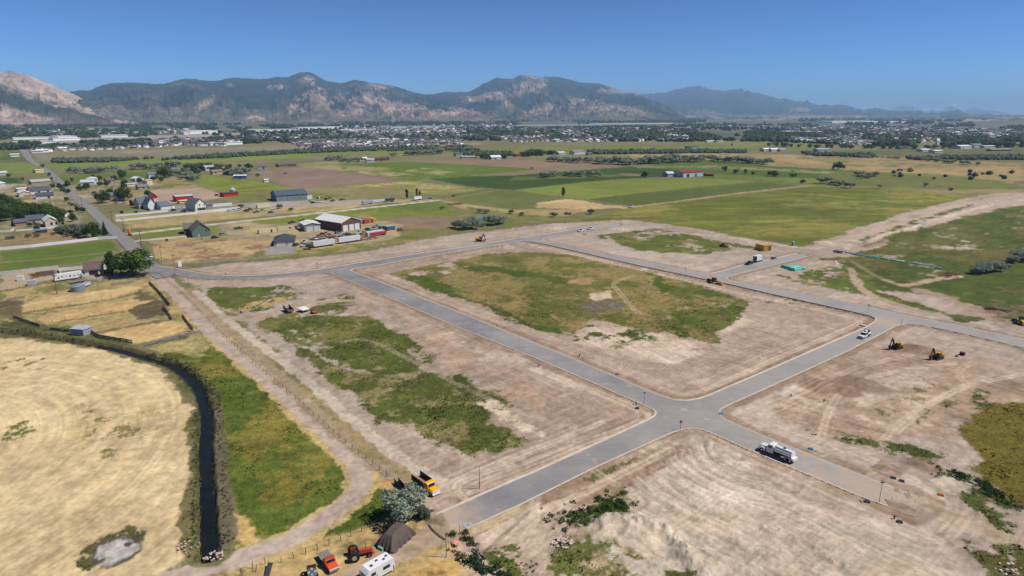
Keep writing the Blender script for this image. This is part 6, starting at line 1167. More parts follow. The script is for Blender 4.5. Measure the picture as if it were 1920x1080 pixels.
# things in the western weeds
r = vroot('tipped_trailer', 'black tipped dump trailer left of the white metal sheet in the weeds', 'trailer', (541,583), (548,588)); MB().prof([(-3,.6),(3,.6),(3.2,1.8),(-3,2.3)], -1.2, -1.1).prof([(-3,.6),(3,.6),(3.2,1.8),(-3,2.3)], 1.1, 1.2).obj('side', mat('faded_black', (72, 72, 84), .6), r); MB().box(-3, 3, -1.1, 1.1, .6, .75).box(2.95, 3.05, -1.1, 1.1, .75, 1.7).obj('floor', M_WOOD, r); wheels(r, (-1.2, 0), .95, .45)
r = vroot('metal_lean_to', 'white sheet-metal roof on low legs in the weeds', 'shelter', (570,583), (576,585)); MB().prof([(-1.9,1.5),(1.9,1.1),(1.9,1.2),(-1.9,1.6)], -1.7, 1.7).obj('roof', M_WROOF, r)
for u in (-1.7, 1.7):
    for v in (-1.5, 1.5): MB().box(u - .06, u + .06, v - .06, v + .06, -.1, 1.15).obj('leg', M_RUST, r)
r = vroot('old_truck', 'small rusty truck wreck right of the white metal roof', 'truck', (588,586), (592,588.5)); MB().prof([(-.9,.4),(.3,.4),(.3,1.1),(.1,1.7),(-.8,1.7)], -.85, .85).obj('cab', M_RUST, r); MB().prof([(.3,.4),(1.5,.45),(1.5,1.0),(.3,1.1)], -.8, .8).obj('hood', mat('orange_rust', (176, 96, 66), .8, var=.3, scale=3), r); MB().box(-.6, .1, -.86, .86, 1.15, 1.6).obj('window', M_GLASS, r); wheels(r, (1.0, -.6), .75, .35)
r = vroot('drum', 'blue plastic drum beside the fence track', 'barrel', (452,586), (455,586)); MB().tube((0, 0, 0), (0, 0, .9), .4, 12).obj('body', paint('blue', (26, 84, 196)), r)
# corral yard vehicles
def rv(label, p, q, L, h, group=None):
    a = P(*p); b = P(*q); r = empty('travel_trailer', (a[0], a[1], gz(*a)), ang(a, b), label, 'travel trailer', group)
    MB().prof([(0,.6),(L,.6),(L,h),(1.6,h),(.6,h - .5),(0,1.4)], 0, 2.5).obj('body', CW, r)
    for i, u in enumerate(np.linspace(1.6, L - 1.6, 6)): MB().box(u - .35, u + .35 - .2 * (i % 2), -.05, .02, 1.5 + .25 * (i % 3), 2.15 + .25 * (i % 2)).obj('window', M_GLASS, r)
    wheels(r, (L * .6, L * .6 + .9), 1.2, .38); MB().box(-1.0, 0, 1.15, 1.35, .5, .65).obj('hitch', M_STEEL, r)
rv('long white fifth-wheel travel trailer below the walled court', (103,528), (147,521.5), 11.5, 3.5)
container('small white cargo trailer left in the dirt yard', (32,527), (44,526), 2.4, 2.3, (236,236,236), cat='trailer', name='cargo_trailer'); container('grey cargo trailer on the track below the yard', (52,535), (68,533.5), 2.2, 2.3, (200,204,208), cat='trailer', name='cargo_trailer')
r = vroot('flat_trailer', 'flat wooden trailer below the travel trailer', 'trailer', (146,528.5), (158,526.5)); MB().box(-3.2, 3.2, -1, 1, .6, .75).obj('deck', M_GREYW, r); wheels(r, (-.4, .5), .9, .35)
r = vroot('motorhome', 'silver boat-shaped trailer with white sides behind the grain bin', 'trailer', (158,537), (168,533)); MB().prof([(-4,1.0),(-3,.5),(3.4,.6),(4,1.6),(3,1.9),(-3.6,1.6)], -1.1, 1.1).obj('body', mat('silver', (190, 204, 216), .3, .3), r); MB().box(-2.5, 2.8, -1.12, -1.05, .9, 1.4).obj('stripe', CW, r); wheels(r, (0, .9), .95, .35)
# mid-ground yard clutter: cars, trucks, tractors
YD = [('pickup', 'white camper pickup in front of the brown workshop', (672,438), (679,436.5), (236,236,238)), ('car', 'blue car parked in front of the brown workshop', (633.5,437), (639,436), (110,140,170)), ('car', 'dark car beside the dark-roofed house', (555,460), (560,458.5), (60,62,70)), ('pickup', 'white pickup standing left of the white trailers', (571,461), (577,459.5), (232,232,236)),
 ('pickup', 'white box pickup above the olive bush', (570,455), (577,452), (220,222,228)), ('pickup', 'dark green truck on the dry field left of the cream container', (447,428.5), (452,428), (40,70,62)), ('car', 'small green-grey car left of the dark green truck', (418,440), (421,439.5), (150,170,160)), ('car', 'black car at the left edge of the burnt ground', (403,446), (407,445.3), (50,50,60)),
 ('pickup', 'dark pickup behind the cream containers', (547,418), (553,417), (60,60,66)), ('pickup', 'grey flatbed truck behind the grey garage', (568,414), (575,413), (110,116,116)), ('pickup', 'blue box truck beside the lane', (481,398), (486,397.2), (60,110,180)), ('car', 'white car parked beside the tall white fence', (431,396), (436,395.4), (232,232,236)), ('car', 'second white car beside the tall white fence', (440,394.5), (445,393.9), (226,228,232)), ('car', 'third light car beside the tall white fence', (449,393.3), (454,392.8), (200,204,212)),
 ('pickup', 'dark pickup between the cars and the cream long shed', (467,393.5), (472,392.8), (50,50,56)), ('car', 'white car near the olive bush by the lane', (513,395.5), (518,395), (216,222,230)), ('car', 'blue car near the olive bush by the lane', (508,399), (513,398.5), (70,110,160)), ('pickup', 'green tractor-like truck right of the blue-grey barn', (598,371.5), (603,371), (50,130,80)), ('pickup', 'second green machine in the gravel yard', (618,372), (624,371), (60,140,90)), ('car', 'black car in the gravel yard', (587,380.5), (592,380), (40,40,46)),
 ('pickup', 'white trailer truck in the gravel yard', (600,379.3), (606,378.6), (236,236,238)), ('pickup', 'dark blue machine at the end of the gravel yard', (641,375), (646,374.4), (60,90,110)), ('car', 'red car in the yard beside the row of dark trees', (131,382), (135,381), (190,60,60)), ('pickup', 'dark blue truck beside the red car', (136,384.5), (141,383), (60,70,100)), ('car', 'white car on the ranch driveway', (97,381), (101,380), (230,230,234)), ('car', 'silver car behind the house with the slate roof', (222,381), (226,380.3), (220,224,228)),
 ('pickup', 'white truck beside the white gabled house', (352,389), (358,388), (226,230,236)), ('pickup', 'blue-white camper left of the gabled house', (341,391), (347,390.3), (200,214,226)), ('car', 'small black van by the farmhouse driveway fence', (326,394.5), (329,394), (50,50,54)), ('pickup', 'white pickup at the end of the straw strip', (1183,388.3), (1189,387), (236,236,240)), ('car', 'dark wreck at the left end of the straw track', (1063,401.5), (1067,401), (80,60,50)),
 ('pickup', 'purple-brown truck behind the grey garage', (596,411), (603,410), (96,76,86)), ('car', 'tan car in the middle of the scrap yard', (684,437), (689,436), (200,170,130)), ('car', 'grey car in the scrap yard beside the trailers', (606,450), (612,449), (180,180,184)), ('pickup', 'orange machine in the scrap yard', (611,439), (617,438), (226,130,60)), ('car', 'dark truck front in the scrap yard by the white trailer', (655,441), (661,440), (70,76,90)), ('car', 'rusty car behind the white trailer', (623,447), (629,446), (150,100,80)),
 ('pickup', 'blue canopy vehicle right of the containers', (706,425), (713,424), (130,150,200)), ('car', 'rusty vehicle right of the small blue container', (751,431.5), (756,431), (110,90,84)), ('car', 'tiny red tractor below the striped hay field', (407,366.5), (410,366), (150,60,60)), ('car', 'brown tractor standing in the green-grey field', (851,368), (856,367.5), (110,70,60)), ('car', 'tiny dark tractor on the ploughed brown field', (535,325.5), (538,325.3), (70,50,44)), ('car', 'dark tractor on the far ploughed band', (997,315.5), (1000,315.2), (50,30,40))]
LX = ['salmon car at the left of the scrap yard', 'dusty grey pickup left of the orange machine', 'dark brown-grey car behind the white trailers', 'cream pickup in front of the brown workshop bays', 'slate-blue car left of the tan car', 'ochre pickup beside the tan car', 'dark grey car below the orange container', 'beige pickup left of the blue canopy vehicle', 'dark slate car above the red trailer', 'white pickup above the left white trailer', 'brown car right of the grey garage front', 'grey pickup left of the grey garage', 'olive-green car right of the blue-grey barn', 'dark pickup at the right of the gravel yard', 'light car at the gravel yard entrance', 'charcoal pickup beside the white fence cars', 'pale car left of the olive bush by the lane', 'blue-grey pickup in front of the white gabled house', 'silver car by the small red barn', 'dark red pickup near the white low shed', 'white car at the farm houses left of the road', 'brown pickup near the grey-green house', 'white car at the edge of the dense tree row', 'orange-brown pickup below the yellow barn', 'dark slate car beside the old road']
for i_, (x_, y_, c_) in enumerate([(606,440,(190,120,90)),(618,443,(160,150,140)),(640,445,(120,110,104)),(650,440,(214,206,196)),(662,443,(90,96,110)),(676,441,(170,120,70)),(690,431,(110,110,120)),(700,430,(180,170,150)),(715,428,(90,90,100)),(588,449,(230,230,232)),(600,443,(180,140,110)),(560,425,(120,120,126)),(612,374,(90,130,80)),(624,377,(70,80,90)),(583,377,(210,210,210)),(462,396,(90,90,96)),(494,394,(210,206,200)),(345,396,(90,110,140)),(212,352,(200,200,204)),(243,345,(150,60,60)),(120,352,(220,220,224)),(88,352,(120,90,80)),(104,395,(230,230,232)),(60,340,(200,120,100)),(176,362,(70,80,96))]):
    YD.append(('pickup' if i_ % 2 else 'car', LX[i_], (x_, y_), (x_ + 5, y_ - (1 if i_ % 3 else -.6)), c_))
for k_, l, p, q, c in YD: (pickup(l, p, q, c, crew=False) if k_ == 'pickup' else car(l, p, q, c))
# long grey trailers by the lane
trailer_box('silver stock trailer on the lane side', (681,383.5), (700,381.5), (170,180,192), 3.2); trailer_box('white flat trailer next to the silver one', (700,381), (724,378.5), (214,220,228), 2.8); trailer_box('dark tarped hay trailer at the lane', (725,379), (740,377.5), (62,66,80), 3.4); trailer_box('white cargo trailer at the lane bend', (777,376), (791,374), (240,240,242), 3.4); trailer_box('grey low flatbed behind the white cargo trailer', (792,374), (811,371.5), (140,146,156), 1.9)
trailer_box('long cream shed-like trailer beside the olive bush', (483,391), (507,388.3), (226,214,180), 3.2, z0=.3, wheels=False, cat='shed', name='shed')
# signs, poles
M_POLE = mat('utility_pole_wood', (122, 92, 72), .9, var=.15); M_POLE2 = mat('new_pole_wood', (196, 148, 84), .9, var=.1)
def pole(label, p, h, m=M_POLE, arm=True, az_=None, tr=False, group='utility poles along the old road'):
    a = P(*p); r = empty('utility_pole', (a[0], a[1], gz(*a)), az_ or 0, label, 'utility pole', group); MB().tube((0, 0, -.3), (0, 0, h), .2 if arm else .08, 8, .13 if arm else .06).obj('pole', m, r)
    if arm:
        ca = MB().box(-1.2, 1.2, -.06, .06, h - .9, h - .75).obj('crossarm', m, r)
        for u in (-1.05, -.45, .45, 1.05): MB().tube((u, 0, h - .75), (u, 0, h - .55), .05, 6).obj('insulator', M_STEEL, ca)
    if tr: MB().tube((.35, 0, h - 2.3), (.35, 0, h - 1.4), .28, 10).obj('transformer', M_CHROME, r)
pole('tall brown utility pole with crossarm beside the straw strip', (233,434), 9.5, az_=.6); pole('brown utility pole beside the lane fork with a thicker base', (266,464), 11, az_=.6); pole('yellow-brown utility pole right of the white car', (304,493.5), 11, M_POLE2, az_=.6, tr=True); pole('yellow utility pole standing at the new street bend', (329,516.5), 11.5, M_POLE2, az_=.2); pole('dark pole stump left of the yellow-brown pole', (297,492), 6, M_POLE, False); pole('thin brown pole left of the farmhouse fence', (211,417), 9, az_=.6); pole('thin dark pole at the site corner beyond the fence', (354,534), 6, M_POLE, False); pole('brown pole standing in the corral beside the grain bin', (107,551), 9.5, az_=.2); pole('brown post inside the corral grass', (184,538), 7, M_POLE, False); pole('grey pole at the end of the street with a small sign', (899,917), 5.5, M_STEEL, False, group=None); pole('utility pole by the row of dark trees', (155,392), 10, az_=.6); pole('utility pole near the road head', (108,347), 10, az_=.6); pole('slim green post beside the gate of the bottom yard', (837,1043), 5.4, mat('green_post', (110, 130, 104), .8), False, group=None)
def street_sign(label, p, cat='stop sign', h=2.6, stop=True, z=0.0, face=None):
    a = P(*p); r = empty('stop_sign' if stop else 'street_name_sign', (a[0], a[1], z - .1), face if face is not None else 0, label, cat); MB().tube((0, 0, 0), (0, 0, h), .05, 8).obj('post', M_STEEL, r)
    if stop:
        m = MB(); pts = [(math.cos(math.pi / 8 + i * math.pi / 4) * .42, h - .1 + math.sin(math.pi / 8 + i * math.pi / 4) * .42) for i in range(8)]; m.prof(pts, -.09, -.06); pl_ = m.obj('sign_plate', mat('stop_red', (186, 24, 34), .4, var=.02), r)
        cu = bpy.data.curves.new('lettering', 'FONT'); cu.body = 'STOP'; cu.size = .3; cu.align_x = 'CENTER'; cu.align_y = 'CENTER'; cu.extrude = .004; t0_ = bpy.data.objects.new('lettering', cu); COL.objects.link(t0_); bpy.context.view_layer.update(); me_ = bpy.data.meshes.new_from_object(t0_.evaluated_get(bpy.context.evaluated_depsgraph_get())); bpy.data.objects.remove(t0_); me_.materials.append(M_WHITE); t_ = bpy.data.objects.new('lettering', me_); COL.objects.link(t_); t_.parent = pl_; t_.location = (0, -.1, h - .1); t_.rotation_euler = (math.pi / 2, 0, 0)
    else: MB().box(-.45, .45, -.015, .015, h - .25, h - .05).obj('blade', mat('sign_green', (60, 96, 100), .4, var=.02), r); MB().box(-.015, .015, -.45, .45, h, h + .2).obj('blade', mat('sign_green', (60, 96, 100), .4, var=.02), r)
street_sign('red stop sign at the near corner of the main crossing', (1275.5,806.5), face=math.radians(10)); street_sign('red stop sign at the far right street junction', (1689,612), face=math.radians(40))
street_sign('street name sign on the left corner of the main crossing', (1207,760), 'street sign', 4.0, False); street_sign('street name sign at the far right street junction', (1627,586.5), 'street sign', 3.6, False); street_sign('street name sign at the right side of the dead-end street', (1648,943), 'street sign', 5.0, False); street_sign('street name sign at the junction by the grader', (1284.6,512.5), 'street sign', 3.2, False); street_sign('street name sign beside the upper junction', (972,448), 'street sign', 3.0, False); street_sign('street name sign at the first bend', (595,504), 'street sign', 3.0, False); street_sign('street name sign near the west end of the new street', (424,524.5), 'street sign', 3.4, False)
# the white notice board, the orange slide sign, hydrants, manholes, utility boxes
r = vroot('notice_board', 'white upright notice board on the verge by the new street', 'sign board', (338,501.5), (345,500)); MB().box(-.9, .9, -.05, .05, .4, 3.4).obj('board', M_WHITE, r); MB().box(-.95, -.85, -.08, .08, -.2, 3.4).box(.85, .95, -.08, .08, -.2, 3.4).obj('post', M_WHITE, r)
r = vroot('yard_machine', 'red and yellow pumpjack-like machine beside the old road', 'machine', (243.5,441), (248,442)); MB().box(-1.2, 1.2, -.8, .8, 0, 1.4).obj('base', paint('dark_red', (120, 40, 36)), r); MB().prof([(-.8,1.4),(.8,1.4),(.5,4.6),(.1,4.9),(-.6,3)], -.5, .5).obj('tower', paint('machine_orange', (236, 130, 40)), r)
r = vroot('steel_gate', 'row of grey steel posts closing the old road end', 'gate', (286,514), (292,514.4)); n = 11; a = P(270,514); b = P(302,514.5); L_ = math.hypot(b[0] - a[0], b[1] - a[1]); r.location = (a[0], a[1], -.1); r.rotation_euler[2] = ang(a, b)
for i in range(n + 1): MB().box(i * L_ / n - .05, i * L_ / n + .05, -.05, .05, 0, 1.5).obj('post', M_GREYW, r)
MB().box(0, L_, -.03, .03, 1.2, 1.3).box(0, L_, -.03, .03, .6, .7).obj('rail', M_GREYW, r)
M_HYD = paint('hydrant', (70, 74, 84)); M_HYR = paint('hydrant_red', (196, 52, 40)); M_UB = paint('utility_green', (74, 104, 100))
for i, (x, y, c, l, k_) in enumerate([(1010,687,'r','red hydrant in the soil beside the long street',1),(932,611,'k','dark hydrant behind the long street kerb, upper one',1),(1086.5,667,'k','dark hydrant behind the long street kerb, lower one',1),(1368,520.5,'r','red marker hydrant at the corner of the branch street',1),(1677,972,'r','red hydrant near the end of the dead-end street',1),(1193,760,'k','dark hydrant near the crossing corner',1),
    (1195,766,'g','grey-green utility box at the left crossing corner',0),(1687,978,'g','grey-green vault box beside the red hydrant',0),(1520,842,'b','bright blue tarp bundle beside the dead-end street',0),(1675,896,'g','small green box right of the dead-end street',0),(1691,902,'g','second small green box right of the dead-end street',0),(1626,942,'k','black box lid in the verge soil',0),(1352,776,'b','tiny blue lid at the right crossing corner',0),(1830,600+24,'b','pale blue marker at the right street kerb',0),(1764,927,'o','orange cone-like bucket in the pale soil',0),(998,640,'b','pale blue marker behind the kerb',0),(1157,700,'b','second pale blue marker behind the kerb',0),(1483,742,'k','thin dark stake on the slope',1),(1545,752,'k','second stake on the slope',1)]):
    c_ = dict(r=M_HYR, k=M_HYD, g=M_UB, b=paint('tarp_blue', (60, 150, 210)), o=paint('cone_orange', (220, 100, 50)))[c]
    r = vroot('hydrant' if k_ else 'utility_box', l, 'hydrant' if k_ else 'utility box', (x, y), (x + 5, y + 1))
    if k_: MB().tube((0, 0, -.1), (0, 0, .75), .14, 8).tube((0, 0, .72), (0, 0, .95), .17, 8, .05).obj('body', c_, r); MB().tube((-.28, 0, .5), (.28, 0, .5), .08, 8).obj('outlet', c_, r)
    else: MB().prof([(-.55,-.1),(.55,-.1),(.5,.3),(-.5,.3)], -.38, .38).obj('body', c_, r); MB().box(-.42, .42, -.3, .3, .3, .35).obj('lid', M_BLK if c == 'g' else c_, r)
M_MH = mat('manhole_concrete', (178, 176, 174), .7, var=.08, scale=2); M_MHC = mat('manhole_iron', (150, 158, 162), .6)
for i, (x, y, R_, l) in enumerate([(878,984,.9,'round pale manhole collar at the near street end'),(1283,768,.9,'faint round manhole collar in the middle of the main crossing'),(1100,713+20,.9,'manhole collar along the long street'),(1325,786,.7,'manhole collar at the crossing edge'),(800,562,1.0,'manhole collar in the upper part of the long street'),(1350,517,1.0,'manhole collar at the grader junction'),(1440,830,.8,'manhole collar on the dead-end street')]):
    a = P(x, y)
    ok = inside(np.array([a[0]]), np.array([a[1]]), ROAD_OUT)[0] and not inside(np.array([a[0]]), np.array([a[1]]), ROAD_HOLE)[0]
    if not ok: continue
    r = empty('manhole', (a[0], a[1], .004), 0, l, 'manhole'); m = MB(); n = 24
    m.add([(math.cos(t) * R_, math.sin(t) * R_, .004) for t in np.linspace(0, 2 * math.pi, n + 1)[:-1]], [tuple(range(n))]); m.obj('collar', M_MH, r); MB().tube((0, 0, 0), (0, 0, .012), R_ * .4, 20).obj('cover', M_MHC, r)
# second asphalt inset (unfinished strip) and culverts at the junction
a = PP([(1582,661.5),(1581,665),(1574,672),(1532,690.5),(1518,692),(1520,689.5)]); m = MB(); m.add([(p[0], p[1], -.11) for p in a], [tuple(range(6))]); o = m.obj('pavement_strip', mat('dark_asphalt', (104, 102, 104), .9, var=.12)); tagp(o, 'dark unfinished strip beside the cross street', kind='structure')
for i, (p, q, l) in enumerate([((1612,608.5),(1622,611.5),'dark culvert mouth left of the far right junction'),((1668,622),(1677,624.5),'dark culvert mouth right of the far right junction')]):
    a, w, rz = frame_of(p, q); r = empty('culvert', (a[0], a[1], -.3), rz, l, 'culvert'); MB().box(-.2, w + .2, 0, 1.2, -.2, .34).obj('headwall', M_KERB, r); MB().box(0, w, -.05, .02, -.2, .2).obj('opening', M_BLK, r)
# rock and brush heaps
def rocks(name, label, cat, p, n, R_, s0, s1, m, seed):
    rg = np.random.default_rng(seed); a = P(*p); r = empty(name, (a[0], a[1], gz(*a)), 0, label, cat)
    for i in range(n):
        d = R_ * rg.random() ** .7; t = rg.uniform(0, 6.28); s = rg.uniform(s0, s1); q = MB(); c = (d * math.cos(t), d * math.sin(t), max(0, (R_ - d)) * .35); vs = []
        for k in range(8): vs.append((c[0] + (1 if k & 1 else -1) * s * rg.uniform(.5, 1), c[1] + (1 if k & 2 else -1) * s * rg.uniform(.5, 1), c[2] + (1 if k & 4 else -1) * s * rg.uniform(.3, .6)))
        q.add(vs, [(0, 2, 3, 1), (4, 5, 7, 6), (0, 1, 5, 4), (2, 6, 7, 3), (0, 4, 6, 2), (1, 3, 7, 5)]); q.obj('stone', m, r)
M_STONE = mat('broken_stone', (206, 184, 170), .9, var=.15)
rocks('rock_heap', 'heap of broken pale stones on the foreground soil', 'rock heap', (1056,1016), 34, 2.0, .18, .42, M_STONE, 3); rocks('rock_heap', 'scattered pale stones around the canal outlet', 'rock heap', (408,1040), 40, 2.6, .12, .3, M_STONE, 4)
rocks('rock_heap', 'white rubble at the straw bank left of the canal foot', 'rock heap', (350,1025), 24, 2.2, .1, .25, M_STONE, 5); rocks('rock_heap', 'pale boulders at the lower right grass corner', 'rock heap', (1895,1066), 16, 2.6, .15, .35, M_STONE, 6)
def logs(label, p, q, n, L_, rr, m, spread, seed, cat='log heap', name='log_heap'):
    rg = np.random.default_rng(seed); r = vroot(name, label, cat, p, q)
    for i in range(n):
        u = rg.uniform(-spread[0], spread[0]); v = rg.uniform(-spread[1], spread[1]); t = rg.normal(0, .35); l = L_ * rg.uniform(.5, 1); z = rr + rg.random() * spread[2] * (1 - abs(v) / (spread[1] + .1)); dz = rg.uniform(-.15, .25)
        MB().tube((u - l / 2 * math.cos(t), v - l / 2 * math.sin(t), z), (u + l / 2 * math.cos(t), v + l / 2 * math.sin(t), z + dz), rr * rg.uniform(.6, 1.1), 6).obj('log', m, r)
    return r
logs('long heap of grey timber along the corral bottom edge', (325,633), (345,628), 60, 5, .14, M_GREYW, (9, 1.2, .7), 1, 'timber heap', 'timber_heap'); logs('dark brush heap at the end of the eastern track', (1782,517), (1790,516), 46, 4, .10, mat('brush_brown', (104, 78, 60), .95, var=.3), (4.2, 2, 1.5), 2, 'brush heap', 'brush_heap'); logs('dark brush heap nearer the right edge', (1868,582), (1878,583), 40, 3.4, .1, mat('brush_brown', (104, 78, 60), .95, var=.3), (4, 1.4, 1.0), 3, 'brush heap', 'brush_heap')
logs('two grey logs beside the bottom fence', (896,1037), (906,1044), 5, 3.2, .16, M_GREYW, (.4, .5, .2), 4); logs('red farm scrap beside the timber heap', (357,621), (362,620), 10, 1.4, .12, paint('scrap_red', (170, 50, 44)), (.8, .6, .5), 5, 'scrap heap', 'scrap_heap'); logs('reddish scrap rubble on the farm lane bend', (855,382.5), (861,382), 40, 4, .3, mat('rubble_brown', (150, 104, 80), .9), (7, 3, .9), 6, 'scrap heap', 'scrap_heap'); logs('mixed scrap between the white trailers and the red trailer', (684,447), (690,446), 60, 3, .22, M_WOOD, (7, 6, 1.1), 7, 'scrap heap', 'scrap_heap'); logs('scrap iron spread behind the left white trailer', (610,446), (616,445), 60, 2.6, .2, M_RUST, (9, 7, .7), 8, 'scrap heap', 'scrap_heap')
# fences of posts and wires
def fence(label, pts, sp, h, m=M_POLE, rail=0, r_=.07, sheet=False, jit=.15, wires=2, name='wire_fence', cat='fence', seed=0, smooth=0):
    pl = PP(pts); pl = smooth_pl(pl, 4) if smooth else pl; seg = np.linalg.norm(np.diff(pl, axis=0), axis=1); cum = np.r_[0, np.cumsum(seg)]; n = int(cum[-1] / sp); rg = np.random.default_rng(seed)
    root = empty(name, (pl[0][0], pl[0][1], 0), 0, label, cat); me = MB().tube((0, 0, -.4), (0, 0, h), r_, 6, r_ * .85).mesh('post', m); pts3 = []
    for i in range(n + 1):
        s = i * sp; x = np.interp(s, cum, pl[:, 0]); y = np.interp(s, cum, pl[:, 1]); z = gz(x, y); o = bpy.data.objects.new('post', me)
        if i < 300: COL.objects.link(o); o.parent = root; o.location = (x - pl[0][0], y - pl[0][1], z); o.rotation_euler = (rg.normal(0, .06), rg.normal(0, .06), 0); k_ = 1 + rg.uniform(-jit, jit); o.scale = (1, 1, k_)
        pts3.append((x - pl[0][0], y - pl[0][1], z))
    for k in range(wires if not rail else rail):
        zz = h * (.9 - k * .8 / max(1, (wires if not rail else rail))); rr = .012 if not rail else .06; w_ = MB()
        for i in range(len(pts3) - 1):
            a, b = pts3[i], pts3[i + 1]; w_.tube((a[0], a[1], a[2] + zz), (b[0], b[1], b[2] + zz), rr, 4)
        w_.obj('rail' if rail else 'wire', m if rail else M_STEEL, root)
    return root
M_DARKW = mat('dark_fence_wood', (104, 92, 84), .9, var=.2, scale=3)
fence('long post fence between the gravel lane and the site track', [(302,516),(345,553),(402,612),(470,675),(560,752),(640,824),(690,862),(745,908)], 3.3, 1.3, M_POLE, wires=3, jit=.2, seed=1)
fence('low fence along the bottom yard and the green strip', [(455,1080),(520,1055),(580,1035),(640,1012),(690,990),(722,975)], 2.2, 1.4, M_POLE, wires=2, seed=2); fence('second line of the old fence at the very bottom', [(430,1090),(470,1066),(520,1046)], 2.2, 1.5, M_POLE, seed=3)
fence('wire fence with dark posts at the right side of the bottom yard', [(862,1000),(880,1012),(895,1035),(915,1055)], 1.5, 1.5, M_POLE, wires=3, seed=4); fence('corral fence around its lower edge along the ditch', [(-20,604),(20,610),(60,616),(84,619)], 2.5, 1.6, M_POLE, rail=1, seed=5)
fence('first cross fence of the corral strips', [(64,582),(120,573),(180,564),(240,552),(275,548)], 4, 1.4, M_POLE, seed=6); fence('second cross fence of the corral strips', [(75,606),(160,594),(240,580),(300,568)], 4, 1.4, M_POLE, seed=7); fence('third cross fence of the corral strips', [(185,622),(250,609),(324,597)], 3.5, 1.5, M_GREYW, rail=1, seed=8); fence('upper boundary fence of the corral', [(-10,548),(60,534),(110,526),(170,530),(230,522),(262,518)], 5, 1.4, M_POLE, seed=9)
def board_fence(label, pts, h, m, sp=2.4, bw=.28, seed=0, cat='fence'):
    h *= .75
    pl = PP(pts); root = empty('board_fence', (pl[0][0], pl[0][1], 0), 0, label, cat); rg = np.random.default_rng(seed)
    for i in range(len(pl) - 1):
        a, b = pl[i], pl[i + 1]; l = np.linalg.norm(b - a); n = max(1, int(l / sp)); rz = math.atan2(*(b - a)[::-1])
        for k in range(n):
            p = a + (b - a) * k / n; z = gz(*p); L_ = l / n
            for j in range(4): o = MB().box(0, L_ - .04, -.03, .03, .15 + j * h / 4.2, .15 + j * h / 4.2 + h / 5.2).obj('board', m, root); o.location = (p[0] - pl[0][0], p[1] - pl[0][1], z + rg.normal(0, .03)); o.rotation_euler = (0, rg.normal(0, .02), rz)
            o = MB().box(-.08, .08, -.1, .1, -.3, h + .15).obj('post', m, root); o.location = (p[0] - pl[0][0], p[1] - pl[0][1], z); o.rotation_euler = (0, 0, rz)
board_fence('dark plank fence at the upper right corner of the corral', [(280,530),(296,546),(318,572)], 1.7, M_DARKW, seed=1); board_fence('dark plank fence at the right side of the lower corral', [(305,578),(314,586),(322,599)], 1.6, M_DARKW, seed=2); board_fence('dark plank fence at the lower left of the corral', [(26,596),(48,603),(75,613)], 1.6, M_DARKW, seed=3); board_fence('dark plank fence right of the tin shed along the ditch', [(172,624),(185,632),(215,637),(249,643)], 1.7, M_DARKW, seed=4); board_fence('dark plank fence left of the tin shed', [(95,618),(110,620),(131,623)], 1.5, M_DARKW, seed=5); board_fence('grey plank fence along the upper corral edge', [(209,535),(230,532),(252,528)], 1.5, M_GREYW, seed=6); board_fence('grey plank wall at the left end of the corral', [(12,564),(48,558)], 1.6, M_GREYW, seed=7); board_fence('dark plank fence beside the farm lane strip', [(342,592),(352,606),(362,618)], 1.5, M_DARKW, seed=8)
r = vroot('farm_gate', 'thin curved pipe barrier across the bottom yard entrance', 'gate', (804,984), (812,992)); pts = smooth_pl(PP([(804,984),(812,994),(822,1003),(835,1012)]), 5); r.location = (pts[0][0], pts[0][1], 0); r.rotation_euler[2] = 0; m = MB()
for i in range(len(pts) - 1): m.tube((pts[i][0] - pts[0][0], pts[i][1] - pts[0][1], gz(*pts[i]) + .25), (pts[i + 1][0] - pts[0][0], pts[i + 1][1] - pts[0][1], gz(*pts[i + 1]) + .25), .12, 6)
m.obj('pipe', mat('brown_pipe', (112, 90, 78), .8), r)
